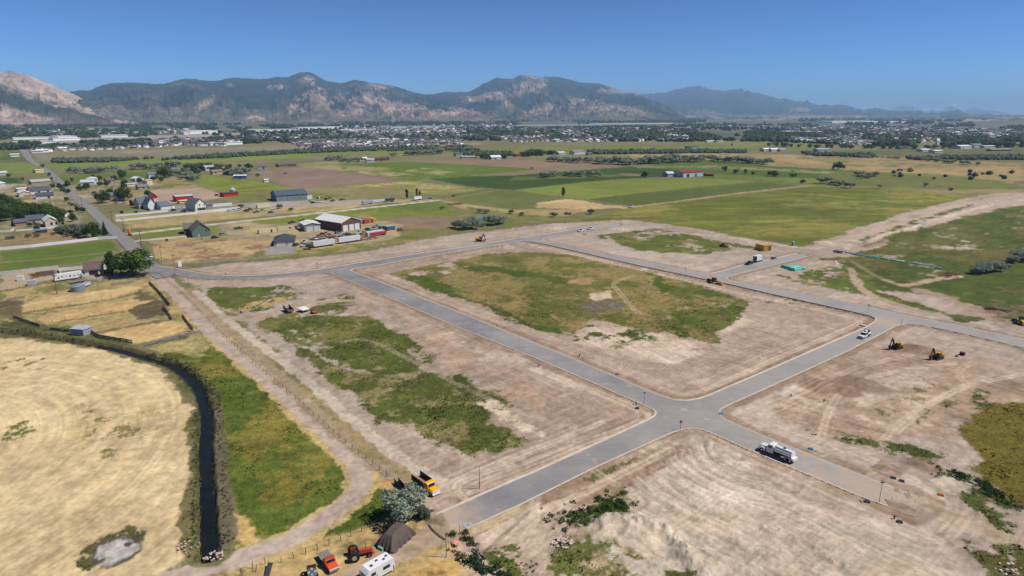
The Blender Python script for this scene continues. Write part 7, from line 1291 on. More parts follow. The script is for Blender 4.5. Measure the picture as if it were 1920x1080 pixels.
# ------------------------------------------------------------------ trees, bushes, weeds
def leaf_mat(name, c, tr=.3): return mat(name, c, .75, attr='Col', var=.10, scale=.8, spec=.15, trans=tr)
M_LEAF = leaf_mat('foliage', (0, 0, 0)); M_BARK = mat('bark', (110, 92, 78), .95, var=.25, scale=3); M_BARKG = mat('grey_bark', (140, 130, 122), .95, var=.25, scale=3)
def crown(name, lobes, n, size, c1, c2, seed, shell=.55, flat=1.0):
    rg = np.random.default_rng(seed); L_ = np.array(lobes, float); vol = (L_[:, 3] * L_[:, 4] * L_[:, 5]) ** (2 / 3); k = rg.choice(len(L_), n, p=vol / vol.sum())
    d = rg.normal(size=(n, 3)); d /= np.linalg.norm(d, axis=1)[:, None]; rr = shell + (1 - shell) * rg.random(n) ** .6; rr *= (.82 + .3 * rg.random(n)); p = L_[k, :3] + d * L_[k, 3:6] * rr[:, None]
    keep = np.ones(n, bool)          # leave gaps
    g = fbm(p[:, 0] * 1.3 + p[:, 2] * .9 + seed, p[:, 1] * 1.3 - p[:, 2] * .7, L_[:, 3].mean() * .7, 2, seed); keep = g > .30
    p = p[keep]; d = d[keep]; n = len(p)
    nrm = d * .8 + rg.normal(size=(n, 3)) * .55 + np.array([0, 0, .35]); nrm /= np.linalg.norm(nrm, axis=1)[:, None]
    t = np.cross(nrm, rg.normal(size=(n, 3))); t /= np.linalg.norm(t, axis=1)[:, None]; b = np.cross(nrm, t); s = size * rg.uniform(.6, 1.35, n)[:, None]
    V = np.stack([p - t * s, p - b * s * .7, p + t * s, p + b * s * .7], 1).reshape(-1, 3); F_ = np.arange(n * 4).reshape(n, 4)
    m = rg.random(n) ** 1.2; cl = alb(c1) * (1 - m[:, None]) + alb(c2) * m[:, None]; gg = .75 + .5 * vn(p[:, 0] / size / 4 + 5, p[:, 1] / size / 4 + p[:, 2] / size / 4, seed)[:, None]
    return np_mesh(name, V, F_, M_LEAF, np.repeat(cl * gg, 4, 0))
def trunk_mesh(h, r, lobes, seed, m=None):
    q = MB(); q.tube((0, 0, -.4), (0, 0, h * .5), r, 8, r * .75); rg = random.Random(seed)
    for l in lobes[:6]: q.tube((0, 0, h * .42), (l[0], l[1], l[2]), r * .5, 6, r * .15)
    return q.mesh('trunk', m or M_BARK)
# unit prototypes, about 10 m tall (scaled per tree)
def lob(seed, n, R_, zc, zr, r0, r1, fl=.8):
    rg = random.Random(seed); o = []
    for i in range(n):
        a = rg.uniform(0, 6.28); d = R_ * math.sqrt(rg.random()); z = zc + rg.uniform(-zr, zr) * (1 - .4 * d / R_ if R_ > 0 else 1); q = rg.uniform(r0, r1); o.append((d * math.cos(a), d * math.sin(a), z, q, q, q * fl))
    return o
DG1, DG2 = (54, 78, 30), (116, 146, 62); OG1, OG2 = (124, 138, 116), (190, 202, 178)
PROTO = {}
def proto(k, lobes, n, size, c1, c2, seed, tr=(5, .25), m=None): PROTO[k] = (crown('crown', lobes, n, size, c1, c2, seed), trunk_mesh(tr[0], tr[1], lobes, seed, m))
proto('broad', lob(1, 20, 3.2, 5.2, 3.0, 1.5, 2.4), 4200, .26, DG1, DG2, 1, (6, .35)); proto('broad2', lob(2, 17, 2.8, 5.2, 3.2, 1.5, 2.3), 3600, .27, DG1, (94, 122, 54), 2, (6, .3)); proto('broad3', lob(31, 22, 3.8, 4.9, 2.9, 1.5, 2.2), 3800, .28, (46, 66, 28), (92, 118, 52), 31, (6, .35))
proto('poplar', [(rd(), rd(), z, 1.0 + .3 * math.sin(z), 1.0 + .3 * math.cos(z), 1.2) for rd in [lambda: random.uniform(-.3, .3)] for z in np.linspace(2.2, 9.2, 9)], 2600, .22, DG1, (96, 120, 50), 3, (9, .22)); proto('lone', [(0, 0, z, r_, r_, 1.1) for z, r_ in ((2.6, 1.5), (3.8, 2.0), (5.2, 2.3), (6.6, 2.2), (8.0, 1.6), (9.0, .9))], 2600, .24, (50, 72, 24), (104, 136, 44), 4, (7, .22))
proto('conifer', [(0, 0, z, 2.4 * (1 - z / 10.5), 2.4 * (1 - z / 10.5), .8) for z in np.linspace(1, 9.6, 12)], 2800, .22, (34, 52, 34), (62, 84, 52), 5, (9, .2)); proto('olive', lob(6, 16, 3.6, 4.6, 2.6, 1.4, 2.2), 4200, .24, OG1, OG2, 6, (5, .25), M_BARKG); proto('olive2', lob(7, 12, 3.8, 3.6, 1.6, 1.2, 2.0), 2400, .28, (98, 110, 92), (148, 158, 136), 7, (4, .2), M_BARKG)
proto('olivefar', lob(17, 7, 3.6, 3.8, 1.6, 1.5, 2.4), 700, .5, (130, 142, 120), (182, 190, 168), 17, (4, .2), M_BARKG); proto('broadfar', lob(18, 10, 3.0, 4.6, 2.4, 1.7, 2.6), 800, .5, (60, 84, 42), (116, 144, 74), 18, (5, .3))
proto('purple', lob(8, 6, 1.6, 3.4, 1.2, 1.2, 1.7), 1200, .2, (52, 36, 44), (84, 60, 66), 8, (4, .15)); proto('thin', lob(9, 6, 1.3, 6, 3, .7, 1.1), 700, .22, (66, 84, 50), (120, 136, 96), 9, (9, .15))
TN = [0]
def tree(kind, p, hpx, label, wf=1.0, group=None, name=None, cat=None, h=None, world=None):
    a = world or P(*p); z = gz(*a); dist = math.hypot(a[0], a[1], CAM_H); cr_, tk = PROTO[kind]
    if h is None: h = hpx / F_PX * (a[1] * CP + CAM_H * SP) / max(.6, math.cos(math.atan2(CAM_H, math.hypot(*a))))
    s = h / (10.0 if kind not in ('olive', 'olive2', 'olivefar', 'purple') else {'olive': 8.6, 'olive2': 6.4, 'olivefar': 6.6, 'purple': 5.6}[kind]); TN[0] += 1
    nm = name or {'olive': 'olive_tree', 'olive2': 'olive_bush', 'olivefar': 'olive_bush', 'poplar': 'poplar_tree', 'conifer': 'conifer_tree'}.get(kind, 'broadleaf_tree')
    z -= .1 * h if kind.startswith('broad') else 0; r = empty(nm, (a[0], a[1], z), (TN[0] * 2.399) % 6.28, label, cat or ('bush' if 'bush' in nm else 'tree'), group); r.scale = (s * wf, s * wf, s)
    o = bpy.data.objects.new('crown', cr_); COL.objects.link(o); o.parent = r
    o = bpy.data.objects.new('trunk', tk); COL.objects.link(o); o.parent = r
    return r
tree('olive', (757,973), 62, 'large silver-green olive tree beside the yellow truck', 1.05)
tree('olive2', (790,972), 24, 'small green shrub right of the large silver tree', .8, name='shrub', cat='shrub')
for i, (x, y, h, w, l) in enumerate([(250,517,64,1.25,'big spreading maple right of the poplar beside the old road'), (228,514,52,.9,'full green tree between the poplar and the spreading maple')]): tree(['broad', 'broad2'][i], (x, y), h, l, w)
tree('poplar', (210,516), 44, 'narrow green poplar right of the brown-roofed house', 1.5); tree('thin', (195,518), 34, 'thin grey-leaved tree in front of the brown-roofed house', .8); tree('thin', (158,521), 20, 'small dead-looking tree left of the brown-roofed house', .7)
tree('broad3', (174,446), 40, 'dark leafy tree by the old road above the white fence', .85); tree('conifer', (197,440), 26, 'dark spruce right next to the old road', 1.1); tree('olive', (162,444), 30, 'grey-green tree leaning beside the dark leafy tree', .8)
for i, (x, y, h) in enumerate([(120,436,16), (130,437,18), (142,438,20), (150,440,18), (135,434,16), (112,435,12), (124,443,8), (146,443,8)]): tree('olive2', (x, y), h, 'silver-grey bush in the thicket left of the dark leafy tree', 1.2, 'silver bushes in the thicket by the old road')
for i, (x, y, h) in enumerate([(25,447,7), (52,444,8), (70,444,7), (100,440,6), (14,448,6)]): tree('olive2', (x, y), h, 'low silver bush scattered in the rough pasture', 1.3, 'low silver bushes in the rough pasture')
GR = [(8,409,36),(25,406,34),(40,410,30),(54,407,36),(70,411,36),(84,408,36),(98,412,34),(108,411,30),(14,396,34),(36,392,26),(0,414,38),(62,398,26),(90,398,24),(20,385,22),(6,380,24),(112,412,24)]
for i, (x, y, h) in enumerate(GR): tree(['broad', 'broad3', 'broad2'][i % 3], (x, y), h, '%s dark tree in the %s of the dense left-edge tree row' % (('tall', 'round', 'bushy', 'broad')[i % 4], 'front left' if y > 404 and x < 50 else 'front right' if y > 404 else 'back left' if x < 50 else 'back right'), 1.05, 'dense row of dark trees at the left edge')
for x, y, h, k, w, l in [(137,415,22,'broad3',.7,'dark round tree at the right end of the dense tree row'),(24,422,14,'conifer',.9,'small dark conifer left of the long ranch house'),(57,424,11,'broad2',1.1,'small green tree in front of the long ranch house'),(69,424,9,'olive2',1.0,'grey bush right of the small green tree'),(147,405,28,'thin',1.0,'tall half-bare tree beside the old road bend'),(156,398,14,'broad2',.8,'small tree behind the half-bare tree'),(126,377,12,'broad',.9,'round dark tree left of the road, standing alone'),(192,380,32,'broad3',.9,'left one of the two tall dark trees right of the road'),(233,376,36,'broad3',.85,'right one of the two tall dark trees right of the road'),(207,366,18,'broad2',.8,'shorter tree between the two tall dark trees'),(216,380,12,'broad',.7,'small round tree at the foot of the tall dark trees'),(150,357,11,'broad2',.9,'light green tree beside the blue-roofed farmhouse'),(162,356,12,'broad2',.9,'second light green tree beside the blue-roofed farmhouse'),(136,340,11,'broadfar',.8,'small dark tree beyond the road head'),(186,338,13,'broad3',.9,'dark tree behind the white hipped house'),(214,337,11,'broad3',1.0,'round tree right of the small red barn'),(231,336,24,'broad',.8,'tall green tree beyond the small red barn'),(174,333,10,'broadfar',.8,'tree above the white hipped house'),(309,333,28,'broad',1.15,'largest tree of the clump behind the two-storey house'),(277,368,16,'broad2',1.0,'sparse olive-green tree in front of the ranch house'),(67,356,9,'broad3',1.3,'dark tree in front of the green-grey house'),(98,342,13,'thin',1.3,'tall sparse tree at the road head'),(92,329,9,'broadfar',1.2,'dark tree beside the yellow barn'),(80,314,10,'broadfar',1.0,'dark tree at the end of the bright field'),(17,331,9,'broadfar',1.1,'dark tree at the left edge behind the yellow barn'),(42,338,9,'broadfar',.7,'slim dark tree near the dark green patch'),(466,316,14,'broad3',1.2,'large round dark tree at the ploughed field corner'),(449,314,10,'broadfar',1.0,'smaller dark tree left of the large round one'),(429,316,13,'broadfar',1.2,'dark tree right of the small red-roofed barn'),(400,318,12,'broadfar',1.2,'green tree behind the grey-gabled barn'),(345,324,14,'broadfar',1.1,'green tree in the far clump'),(1056,369,19,'lone',.95,'lone bright green tree standing on the straw corner'),(763,372,17,'poplar',1.4,'left one of three slim poplars by the lane'),(782,368,15,'poplar',1.1,'middle slim poplar by the lane'),(787,369,12,'poplar',1.3,'right slim poplar by the lane'),(1209,332,15,'broad3',1.0,'dark round tree near the far quonset barn'),(1572,317,19,'broad3',1.2,'broad dark tree on the dry field in the far right'),(1562,316,8,'broadfar',1.0,'small dark bush at the foot of the broad dark tree'),(1358,321,15,'broadfar',.8,'dark tree left of the middle hedge group'),(1380,325,12,'broadfar',1.0,'second dark tree of the middle hedge group'),(1397,325,13,'broadfar',.7,'tree with a leaning crown in the middle hedge group'),(1449,330,14,'broad3',1.6,'wide dark tree in the middle of the far right green'),(1412,327,9,'broadfar',.9,'small tree left of the wide dark tree'),(1484,332,11,'broadfar',.9,'tree right of the wide dark tree'),(1492,331,9,'broadfar',.8,'small tree beside it on the right'),(1505,343,10,'broad3',1.1,'dark bush on the olive field border'),(1782,357,8,'broadfar',1.3,'small bright bush beside the far right ditch'),(1735,350,9,'olivefar',1.0,'olive bush pair beside the far right ditch'),(1649,352,7,'olivefar',.8,'small olive bush beside the far right ditch'),(1688,323,8,'olivefar',1.0,'left olive bush on the dry field'),(1704,322,7,'olivefar',1.0,'right olive bush on the dry field'),(1677,332,6,'olivefar',1.0,'olive bush below the dry field'),(1287,279,8,'broadfar',.9,'tree left of the blue-roofed far house'),(1325,281,7,'broadfar',.8,'tree right of the blue-roofed far house'),(1372,273,6,'broadfar',.8,'small tree in the far pasture'),(262,336,7,'broadfar',1.0,'small tree by the white low shed'),(232,434,5,'broad2',.9,'young tree by the green house driveway'),(313,452,7,'broad2',.9,'small young tree beside the pale driveway'),(378,449,5,'broad2',.8,'yellow-green shrub at the green house wall'),(348,399,9,'broad2',.7,'small green tree left of the white gabled house'),(255,399,6,'broad2',1.3,'round green garden tree between two purple ones')]: tree(k, (x, y), h, l, w)
tree('purple', (229,402), 9, 'left dark purple plum tree by the driveway'); tree('purple', (278,397), 8, 'right dark purple plum tree by the farmhouse')
for i, (x, y, h, w) in enumerate([(853,426,14,1.1),(861,428,18,1.1),(872,430,22,1.2),(885,427,25,1.1),(893,429,22,1.0),(917,420,20,1.2),(928,422,21,1.1),(938,420,19,1.1),(944,418,16,1.0),(905,424,10,1.3),(900,398,9,1.3),(912,400,10,1.3),(922,412,9,1.0)]): tree('olive', (x, y), h, 'silver bush in the dense clump behind the lime-green strip', w, 'silver bushes of the clump behind the lime-green strip', 'olive_bush', 'bush')
for x, y, h, l in [(1038,406,10,'round silver bush left on the ditch line'),(1107,401,11,'round silver bush right on the ditch line'),(960,400,9,'small silver bush above the lime-green strip'),(977,404,8,'second small silver bush above the lime-green strip'),(829,392,6,'tiny silver bush by the lane bend'),(582,466,13,'silver bush in front of the left white trailer'),(523,391,10,'olive bush beside the cream shed'),(546,395,7,'small olive bush right of the first one'),(452,389,8,'green bush by the white fence'),(483,331,7,'silver bush on the ploughed field edge'),(1070,402,5,'small bush between the two silver bushes')]: tree('olive2', (x, y), h, l, 1.1)
for i, (x, y, h, w) in enumerate([(1830,513,18,1.2),(1842,511,22,1.2),(1854,509,24,1.2),(1866,507,22,1.2),(1876,508,16,1.1),(1898,492,16,1.3),(1912,489,24,1.3),(1925,487,26,1.3),(1890,502,9,1.2)]): tree('olive', (x, y), h, 'dark silver bush in the thicket at the right edge', w, 'silver bushes at the right edge', 'olive_bush', 'bush')
# hedge rows of silver bushes across the fields: (points, count, height m, group, label)
rgt = np.random.default_rng(5); NB = [0]
def row(pts, n, h, kind, label, group, jy=6, wf=1.3):
    pl = PP(pts); seg = np.linalg.norm(np.diff(pl, axis=0), axis=1); cum = np.r_[0, np.cumsum(seg)]
    for i in range(n):
        s = cum[-1] * (i + rgt.uniform(.1, .9)) / n; x = np.interp(s, cum, pl[:, 0]) + rgt.normal(0, jy); y = np.interp(s, cum, pl[:, 1]) + rgt.normal(0, jy * 1.5)
        tree(kind, None, 0, label + ' ' + ('towards its left end', 'left of its middle', 'near its middle', 'right of its middle', 'towards its right end')[min(4, int(s / cum[-1] * 5))] if n > 4 else label, wf * rgt.uniform(.8, 1.25), group, h=h * rgt.uniform(.7, 1.25), world=(float(x), float(y))); NB[0] += 1
row([(1035,302),(1080,304),(1105,304)], 14, 9, 'olivefar', 'silver bush in the short hedge beside the long far ploughed band', 'short silver hedge at the ploughed band')
row([(1120,306),(1180,309),(1240,305),(1300,302)], 34, 12, 'olivefar', 'silver bush in the long tall hedge behind the dark green field', 'long tall silver hedge')
row([(1315,302),(1340,301)], 6, 10, 'olivefar', 'silver bush in the gap right of the long tall hedge', 'silver bushes right of the long hedge'); row([(1345,303),(1400,305),(1440,308)], 22, 9, 'olivefar', 'dark silver bush in the second hedge on the right', 'second silver hedge on the right')
row([(1018,331),(1043,330.5)], 5, 7, 'olivefar', 'small silver bush of the left pair on the dark green belt', 'left bush group on the dark green belt'); row([(1072,330),(1104,329.5)], 8, 7, 'olivefar', 'small silver bush of the right group on the dark green belt', 'right bush group on the dark green belt')
row([(1605,334),(1645,330)], 10, 6, 'olivefar', 'silver bush in the low clump at the far right green edge', 'silver clump at the far right green edge'); row([(1540,345),(1565,347),(1600,350)], 7, 7, 'olivefar', 'bush on the border of the olive field', 'bushes on the olive field border')
row([(740,292),(800,290),(830,288)], 18, 10, 'olivefar', 'silver tree in the belt above the far ploughed band', 'silver tree belt above the ploughed band'); row([(800,284),(880,284),(880,278)], 16, 10, 'olivefar', 'silver tree in the upper belt at the middle', 'upper silver tree belt'); row([(640,302),(662,304)], 7, 8, 'olivefar', 'silver bush in the clump left of the white farm cluster', 'silver bushes left of the white farm cluster'); row([(610,302),(640,298)], 6, 8, 'olivefar', 'silver bush at the end of the bright far field', 'silver bushes at the bright far field end')
row([(250,318),(300,316),(330,312)], 10, 9, 'olivefar', 'silver bush along the lower edge of the bright far field', 'silver bushes along the bright far field'); row([(120,325),(165,324),(215,321)], 10, 8, 'olivefar', 'grey bush in the hedge above the farm road head', 'grey hedge above the farm road head'); row([(335,326),(368,340)], 9, 7, 'olivefar', 'silver bush in the hedge left of the striped field', 'silver hedge left of the striped field'); row([(440,328),(462,328)], 5, 9, 'olivefar', 'silver bush in the clump by the blue metal building', 'silver clump by the blue metal building')
row([(345,318),(420,318)], 9, 12, 'broadfar', 'dark tree in the clump around the far farmhouses', 'dark trees around the far farmhouses'); row([(895,296),(915,297),(950,296)], 9, 11, 'broadfar', 'dark tree in the clump by the domed greenhouse', 'dark trees by the domed greenhouse'); row([(965,293),(1000,292),(1045,289)], 11, 16, 'broadfar', 'dark tall tree in the far central clump', 'dark trees of the far central clump'); row([(1090,284),(1160,284),(1230,282)], 18, 6, 'olivefar', 'grey bush in the far line behind the central clump', 'far grey bush line')
row([(1440,274),(1560,277),(1700,279)], 24, 13, 'broadfar', 'dark tree in the long belt before the town on the right', 'long dark tree belt on the right'); row([(1700,279),(1800,278)], 8, 13, 'broadfar', 'dark tree between the farm houses on the right', 'dark trees between the right farm houses'); row([(1860,276),(1925,276)], 8, 18, 'broadfar', 'dark tree of the dense group at the right edge', 'dense dark tree group at the right edge')
row([(1600,295),(1660,297),(1690,298)], 14, 4.5, 'olivefar', 'grey bush in the scrub line of the dry right field', 'scrub line of the dry right field'); row([(1700,298),(1760,304),(1815,309)], 20, 6, 'olivefar', 'grey bush in the thick scrub line right of the first', 'thick scrub line on the right'); row([(1800,294),(1900,294)], 16, 5, 'olivefar', 'grey bush in the far right scrub line', 'far right scrub line')
row([(180,350),(215,352),(250,346),(300,342)], 9, 8, 'broad2', 'leafy tree in the loose line behind the farm houses', 'leafy trees behind the farm houses', jy=12, wf=1)
row([(60,345),(110,350),(130,366)], 8, 7, 'broad3', 'dark tree between the left houses and the road', 'dark trees left of the road', jy=8, wf=1)
row([(140,395),(120,418),(60,430)], 6, 5, 'broad2', 'small garden tree along the ranch drive', 'garden trees along the ranch drive', jy=4, wf=1)
row([(330,330),(380,322),(440,321)], 9, 10, 'broadfar', 'mid-green tree in front of the far farmhouses', 'mid-green trees by the far farmhouses', jy=10)
# ---- the rest of the bushes and the town trees: masses
def clump_mesh(name, pos, hs, cols, seed, sides=7, wf=.62):
    """many small crowns: two stacked uneven shells each"""
    rg = np.random.default_rng(seed); n = len(pos); th = np.linspace(0, 2 * np.pi, sides + 1)[:-1]; zl = np.array([0, .35, .75, 1.0]); rl = np.array([.55, 1.0, .75, .12]); V = np.zeros((n, 4, sides, 3))
    a0 = rg.uniform(0, 6.28, (n, 1, 1)); rad = hs[:, None, None] * wf * rl[None, :, None] * rg.uniform(.65, 1.25, (n, 4, sides)); V[..., 0] = pos[:, 0, None, None] + rad * np.cos(th[None, None] + a0); V[..., 1] = pos[:, 1, None, None] + rad * np.sin(th[None, None] + a0); V[..., 2] = pos[:, 2, None, None] + hs[:, None, None] * (zl[None, :, None] + rg.uniform(-.09, .09, (n, 4, sides))) - .1
    base = (np.arange(n) * 4 * sides)[:, None, None]; i = np.arange(3)[:, None] * sides; j = np.arange(sides)[None]; jn = (j + 1) % sides
    F_ = np.stack([i + j, i + jn, i + sides + jn, i + sides + j], -1).reshape(-1, 4)[None] + base; cc = np.repeat(np.repeat(cols, 4 * sides, 0).reshape(n, -1, 3) * rg.uniform(.75, 1.25, (n, 4 * sides, 1)), 1, 1).reshape(-1, 3)
    return np_mesh(name, V.reshape(-1, 3), F_.reshape(-1, 4), M_LEAF, cc)
def scatter_px(polys, n, seed):
    rg = np.random.default_rng(seed); out = []
    for poly, w in polys:
        pl = np.array(poly, float); lo = pl.min(0); hi = pl.max(0); m = int(n * w * 3) + 10; q = lo + (hi - lo) * rg.random((m, 2)); q = q[inside(q[:, 0], q[:, 1], pl)][:int(n * w)]; out.append(q)
    q = np.vstack(out); d = np.array([ray(a, b) for a, b in q]); t = CAM_H / -d[:, 2]; return d[:, :2] * t[:, None], q
TT = [([(0,228),(420,233),(700,230),(960,226),(1300,222),(1920,220),(1920,228),(1300,231),(960,234),(640,240),(300,248),(0,252)], 1.0), ([(0,268),(120,270),(350,260),(640,252),(900,250),(1280,247),(1920,245),(1920,262),(1280,266),(900,264),(640,266),(350,272),(100,281),(0,282)], .9), ([(1280,233),(1920,229),(1920,272),(1700,276),(1440,266),(1280,262)], .8), ([(860,240),(1300,236),(1300,262),(900,262)], .5), ([(0,240),(640,238),(640,250),(0,262)], .25)]
W2, Q2 = scatter_px(TT, 6000, 21); g_ = fbm(Q2[:, 0], Q2[:, 1] * 6, 60, 3, 4); k = g_ > .42; W2 = W2[k]; n = len(W2); rg = np.random.default_rng(3)
cols = alb((40, 56, 34)) * (1 - rg.random((n, 1))) + alb((74, 92, 54)) * rg.random((n, 1))
dist = np.hypot(W2[:, 0], W2[:, 1]); hs = rg.uniform(6, 11, n) * np.clip(dist / 3500, 1, 3.0)
o = np_obj('town_trees', clump_mesh('town_trees', np.c_[W2, np.zeros(n)], hs, cols, 4, 6, .75), 'stuff'); o['label'] = 'mass of dark trees between the houses of the distant town'
SB = [([(380,292),(480,287),(600,279),(700,277),(700,283),(560,288),(420,296),(300,301)], .5), ([(100,300),(250,299),(300,296),(200,304),(100,306)], .15), ([(860,286),(960,286),(960,292),(870,292)], .12), ([(1100,286),(1280,283),(1280,288),(1120,289)], .25), ([(1280,282),(1400,283),(1400,287),(1280,287)], .15), ([(1700,296),(1920,292),(1920,300),(1700,300)], .2), ([(1500,286),(1640,290),(1640,296),(1520,292)], .12), ([(640,276),(860,274),(900,282),(700,284)], .15), ([(1620,318),(1900,322),(1900,345),(1640,330)], .008)]
W3, Q3 = scatter_px(SB, 2300, 33); n = len(W3); cols = alb((92, 104, 84)) * (.75 + .5 * rg.random((n, 1))); hs = rg.uniform(2.5, 6, n)
o = np_obj('scrub', clump_mesh('scrub', np.c_[W3, np.zeros(n)], hs, cols, 5, 6, .8), 'stuff'); o['label'] = 'grey-green scrub between the far fields'
# ---- grass tufts and weeds on the near ground (a few blades-and-leaves triangles each)
cand = np.nonzero((GRN > .35) & (RRf < 330) & (RRf > 85))[0]
area = (RRf[cand] * .00139) * (np.repeat(dr, NA)[cand]); pr = area * GRN[cand]; pr /= pr.sum(); rg = np.random.default_rng(9)
def tufts(name, label, n, pr, smin, smax, tall, seed, kk=3, lift=1.25):
    rg = np.random.default_rng(seed); ids = rg.choice(cand, n, p=pr); jit = SPC[ids] * 1.2; x = GX[ids] + rg.normal(0, 1, n) * jit; y = GY[ids] + rg.normal(0, 1, n) * jit; z = Z[ids] - .03
    s = rg.uniform(smin, smax, n) ; V = np.zeros((n, kk, 3, 3))
    for q in range(kk):
        a = rg.uniform(0, 6.28, n); lx = np.cos(a) * s; ly = np.sin(a) * s; la = rg.uniform(0, 6.28, n); of = rg.uniform(-.6, .6, (2, n)) * s
        V[:, q, 0] = np.c_[x + of[0] - lx * .6, y + of[1] - ly * .6, z]; V[:, q, 1] = np.c_[x + of[0] + lx * .6, y + of[1] + ly * .6, z]; V[:, q, 2] = np.c_[x + of[0] + np.cos(la) * s * .5, y + of[1] + np.sin(la) * s * .5, z + s * tall * rg.uniform(.5, 1.2, n)]
    c = C[ids] * rg.uniform(.75, lift, (n, 1)); c = np.repeat(c, kk * 3, 0)
    o = np_obj(name, np_mesh(name, V.reshape(-1, 3), np.arange(n * kk * 3).reshape(-1, 3), M_LEAF, c), 'stuff'); o['label'] = label
pr *= np.clip((330 - RRf[cand]) / 160, .02, 1); pr /= pr.sum()
tufts('meadow_grass', 'grass and weed tufts on the near meadows and banks', 90000, pr, .11, .28, .5, 12, lift=1.5)
g2 = pr * (fbm(GX[cand], GY[cand], 5, 3, 55) > .60); g2 /= g2.sum()
tufts('weeds', 'taller dark weeds in clumps on the near ground', 5000, g2, .2, .45, .7, 13, 5, 1.25)
# ditch and bank shrubs
def bank(pts, n, w, h0, h1, c, name, label, seed, wf=.7):
    rg = np.random.default_rng(seed); pl = PP(pts); seg = np.linalg.norm(np.diff(pl, axis=0), axis=1); cum = np.r_[0, np.cumsum(seg)]; s = rg.random(n) * cum[-1]; x = np.interp(s, cum, pl[:, 0]) + rg.normal(0, w, n); y = np.interp(s, cum, pl[:, 1]) + rg.normal(0, w, n); z = np.array([gz(a, b) for a, b in zip(x, y)])
    # each shrub = a handful of leaf quads
    k = 26; hs = rg.uniform(h0, h1, n); d = rg.normal(size=(n, k, 3)); d /= np.linalg.norm(d, axis=2)[..., None]; d[..., 2] = np.abs(d[..., 2]); p = np.stack([x, y, z], 1)[:, None] + d * hs[:, None, None] * np.array([wf, wf, .9]) * rg.uniform(.4, 1, (n, k, 1)); nr = d + rg.normal(size=(n, k, 3)) * .5; nr /= np.linalg.norm(nr, axis=2)[..., None]; t = np.cross(nr, rg.normal(size=(n, k, 3))); t /= np.linalg.norm(t, axis=2)[..., None]; b = np.cross(nr, t); q = (hs * .2)[:, None, None]
    V = np.stack([p - t * q, p - b * q, p + t * q, p + b * q], 2).reshape(-1, 3); cc = np.repeat(alb(c) * rg.uniform(.6, 1.4, (n * k, 1)), 4, 0)
    o = np_obj(name, np_mesh(name, V, np.arange(n * k * 4).reshape(-1, 4), M_LEAF, cc), 'stuff'); o['label'] = label
bank([(-20,612),(60,622),(140,637),(200,648),(240,655)], 110, .9, .3, .8, (70,86,40), 'ditch_weeds', 'thick green weeds filling the ditch below the corral', 21); bank([(262,668),(310,685),(345,705),(368,735)], 90, .7, .3, .8, (96,104,60), 'bank_weeds', 'weeds along the left upper canal bank', 22); bank([(275,662),(320,675),(360,692),(395,730),(408,770)], 150, .9, .4, 1.0, (108,106,70), 'bank_weeds', 'weeds along the right upper canal bank', 23)
bank([(368,770),(368,850),(366,930),(362,1050)], 140, .5, .25, .6, (96,112,48), 'bank_weeds', 'green weeds along the left lower canal bank', 24); bank([(408,780),(415,860),(420,940),(425,1010),(412,1040)], 130, .6, .25, .6, (128,120,98), 'dead_brush', 'grey dead brush along the right lower canal bank', 25)
bank([(845,1015),(860,1040),(866,1060)], 10, .5, .4, .8, (50,72,44), 'yard_weeds', 'dark weeds in the straw of the bottom yard', 26, 1); bank([(875,1046),(910,1065),(940,1078)], 46, 1.0, .5, 1.1, (62,84,58), 'yard_weeds', 'dark shrub mass at the bottom fence', 27, 1); bank([(1040,975),(1080,965),(1130,950),(1170,930)], 120, 1.8, .35, .9, (66,86,38), 'soil_weeds', 'green weeds on the foreground soil', 28, 1); bank([(1760,884),(1800,890),(1850,910),(1895,945)], 130, 1.2, .3, .8, (62,80,38), 'soil_weeds', 'dark weeds at the right pond-like grass edge', 29, 1)
bank([(840,1005),(870,1002),(885,1018)], 30, .6, .4, .8, (70,88,52), 'yard_weeds', 'weeds around the pink tarp heap', 30, 1); bank([(786,965),(800,972),(806,960)], 20, .5, .4, .9, (76,96,52), 'yard_weeds', 'green weeds at the street end', 31, 1)
bank([(960,1045),(985,1062),(1000,1080)], 30, 1.0, .2, .4, (80,96,50), 'soil_weeds', 'small weeds in pale soil at the bottom', 32, 1)
# ------------------------------------------------------------------ the distant town
def town_mesh(name, W, rz, L_, D_, H_, wc, rc, rh):
    n = len(W); c, s = np.cos(rz), np.sin(rz); u = np.array([(-1, -1), (1, -1), (1, 1), (-1, 1)]) * .5; V = np.zeros((n, 14, 3)); 
    for k in range(4):
        x = u[k, 0] * L_; y = u[k, 1] * D_; X = W[:, 0] + x * c - y * s; Y = W[:, 1] + x * s + y * c
        V[:, k] = np.c_[X, Y, np.full(n, -.5)]; V[:, 4 + k] = np.c_[X, Y, H_]; e = 1.1; x *= e; y *= e; V[:, 8 + k] = np.c_[W[:, 0] + x * c - y * s, W[:, 1] + x * s + y * c, H_ + .05]
    for k, sx in ((12, -.52), (13, .52)): x = sx * L_; V[:, k] = np.c_[W[:, 0] + x * c, W[:, 1] + x * s, H_ + rh]
    wf = [(0, 1, 5, 4), (1, 2, 6, 5), (2, 3, 7, 6), (3, 0, 4, 7)]; rf = [(8, 9, 13, 12), (10, 11, 12, 13), (9, 10, 13, 13), (11, 8, 12, 12)]
    b = (np.arange(n) * 14)[:, None, None]; F1 = (np.array(wf)[None] + b).reshape(-1, 4); F2 = (np.array(rf[:2])[None] + b).reshape(-1, 4)
    C_ = np.zeros((n, 14, 3)); C_[:, :8] = wc[:, None]; C_[:, 8:] = rc[:, None]
    # gable ends as quads sharing the wall colour would need own vertices: close them with thin quads
    F3 = (np.array([(4, 5, 6, 7)])[None] + b).reshape(-1, 4)
    return np_mesh(name, V.reshape(-1, 3), np.vstack([F1, F2, F3]), M_TOWN, C_.reshape(-1, 3))
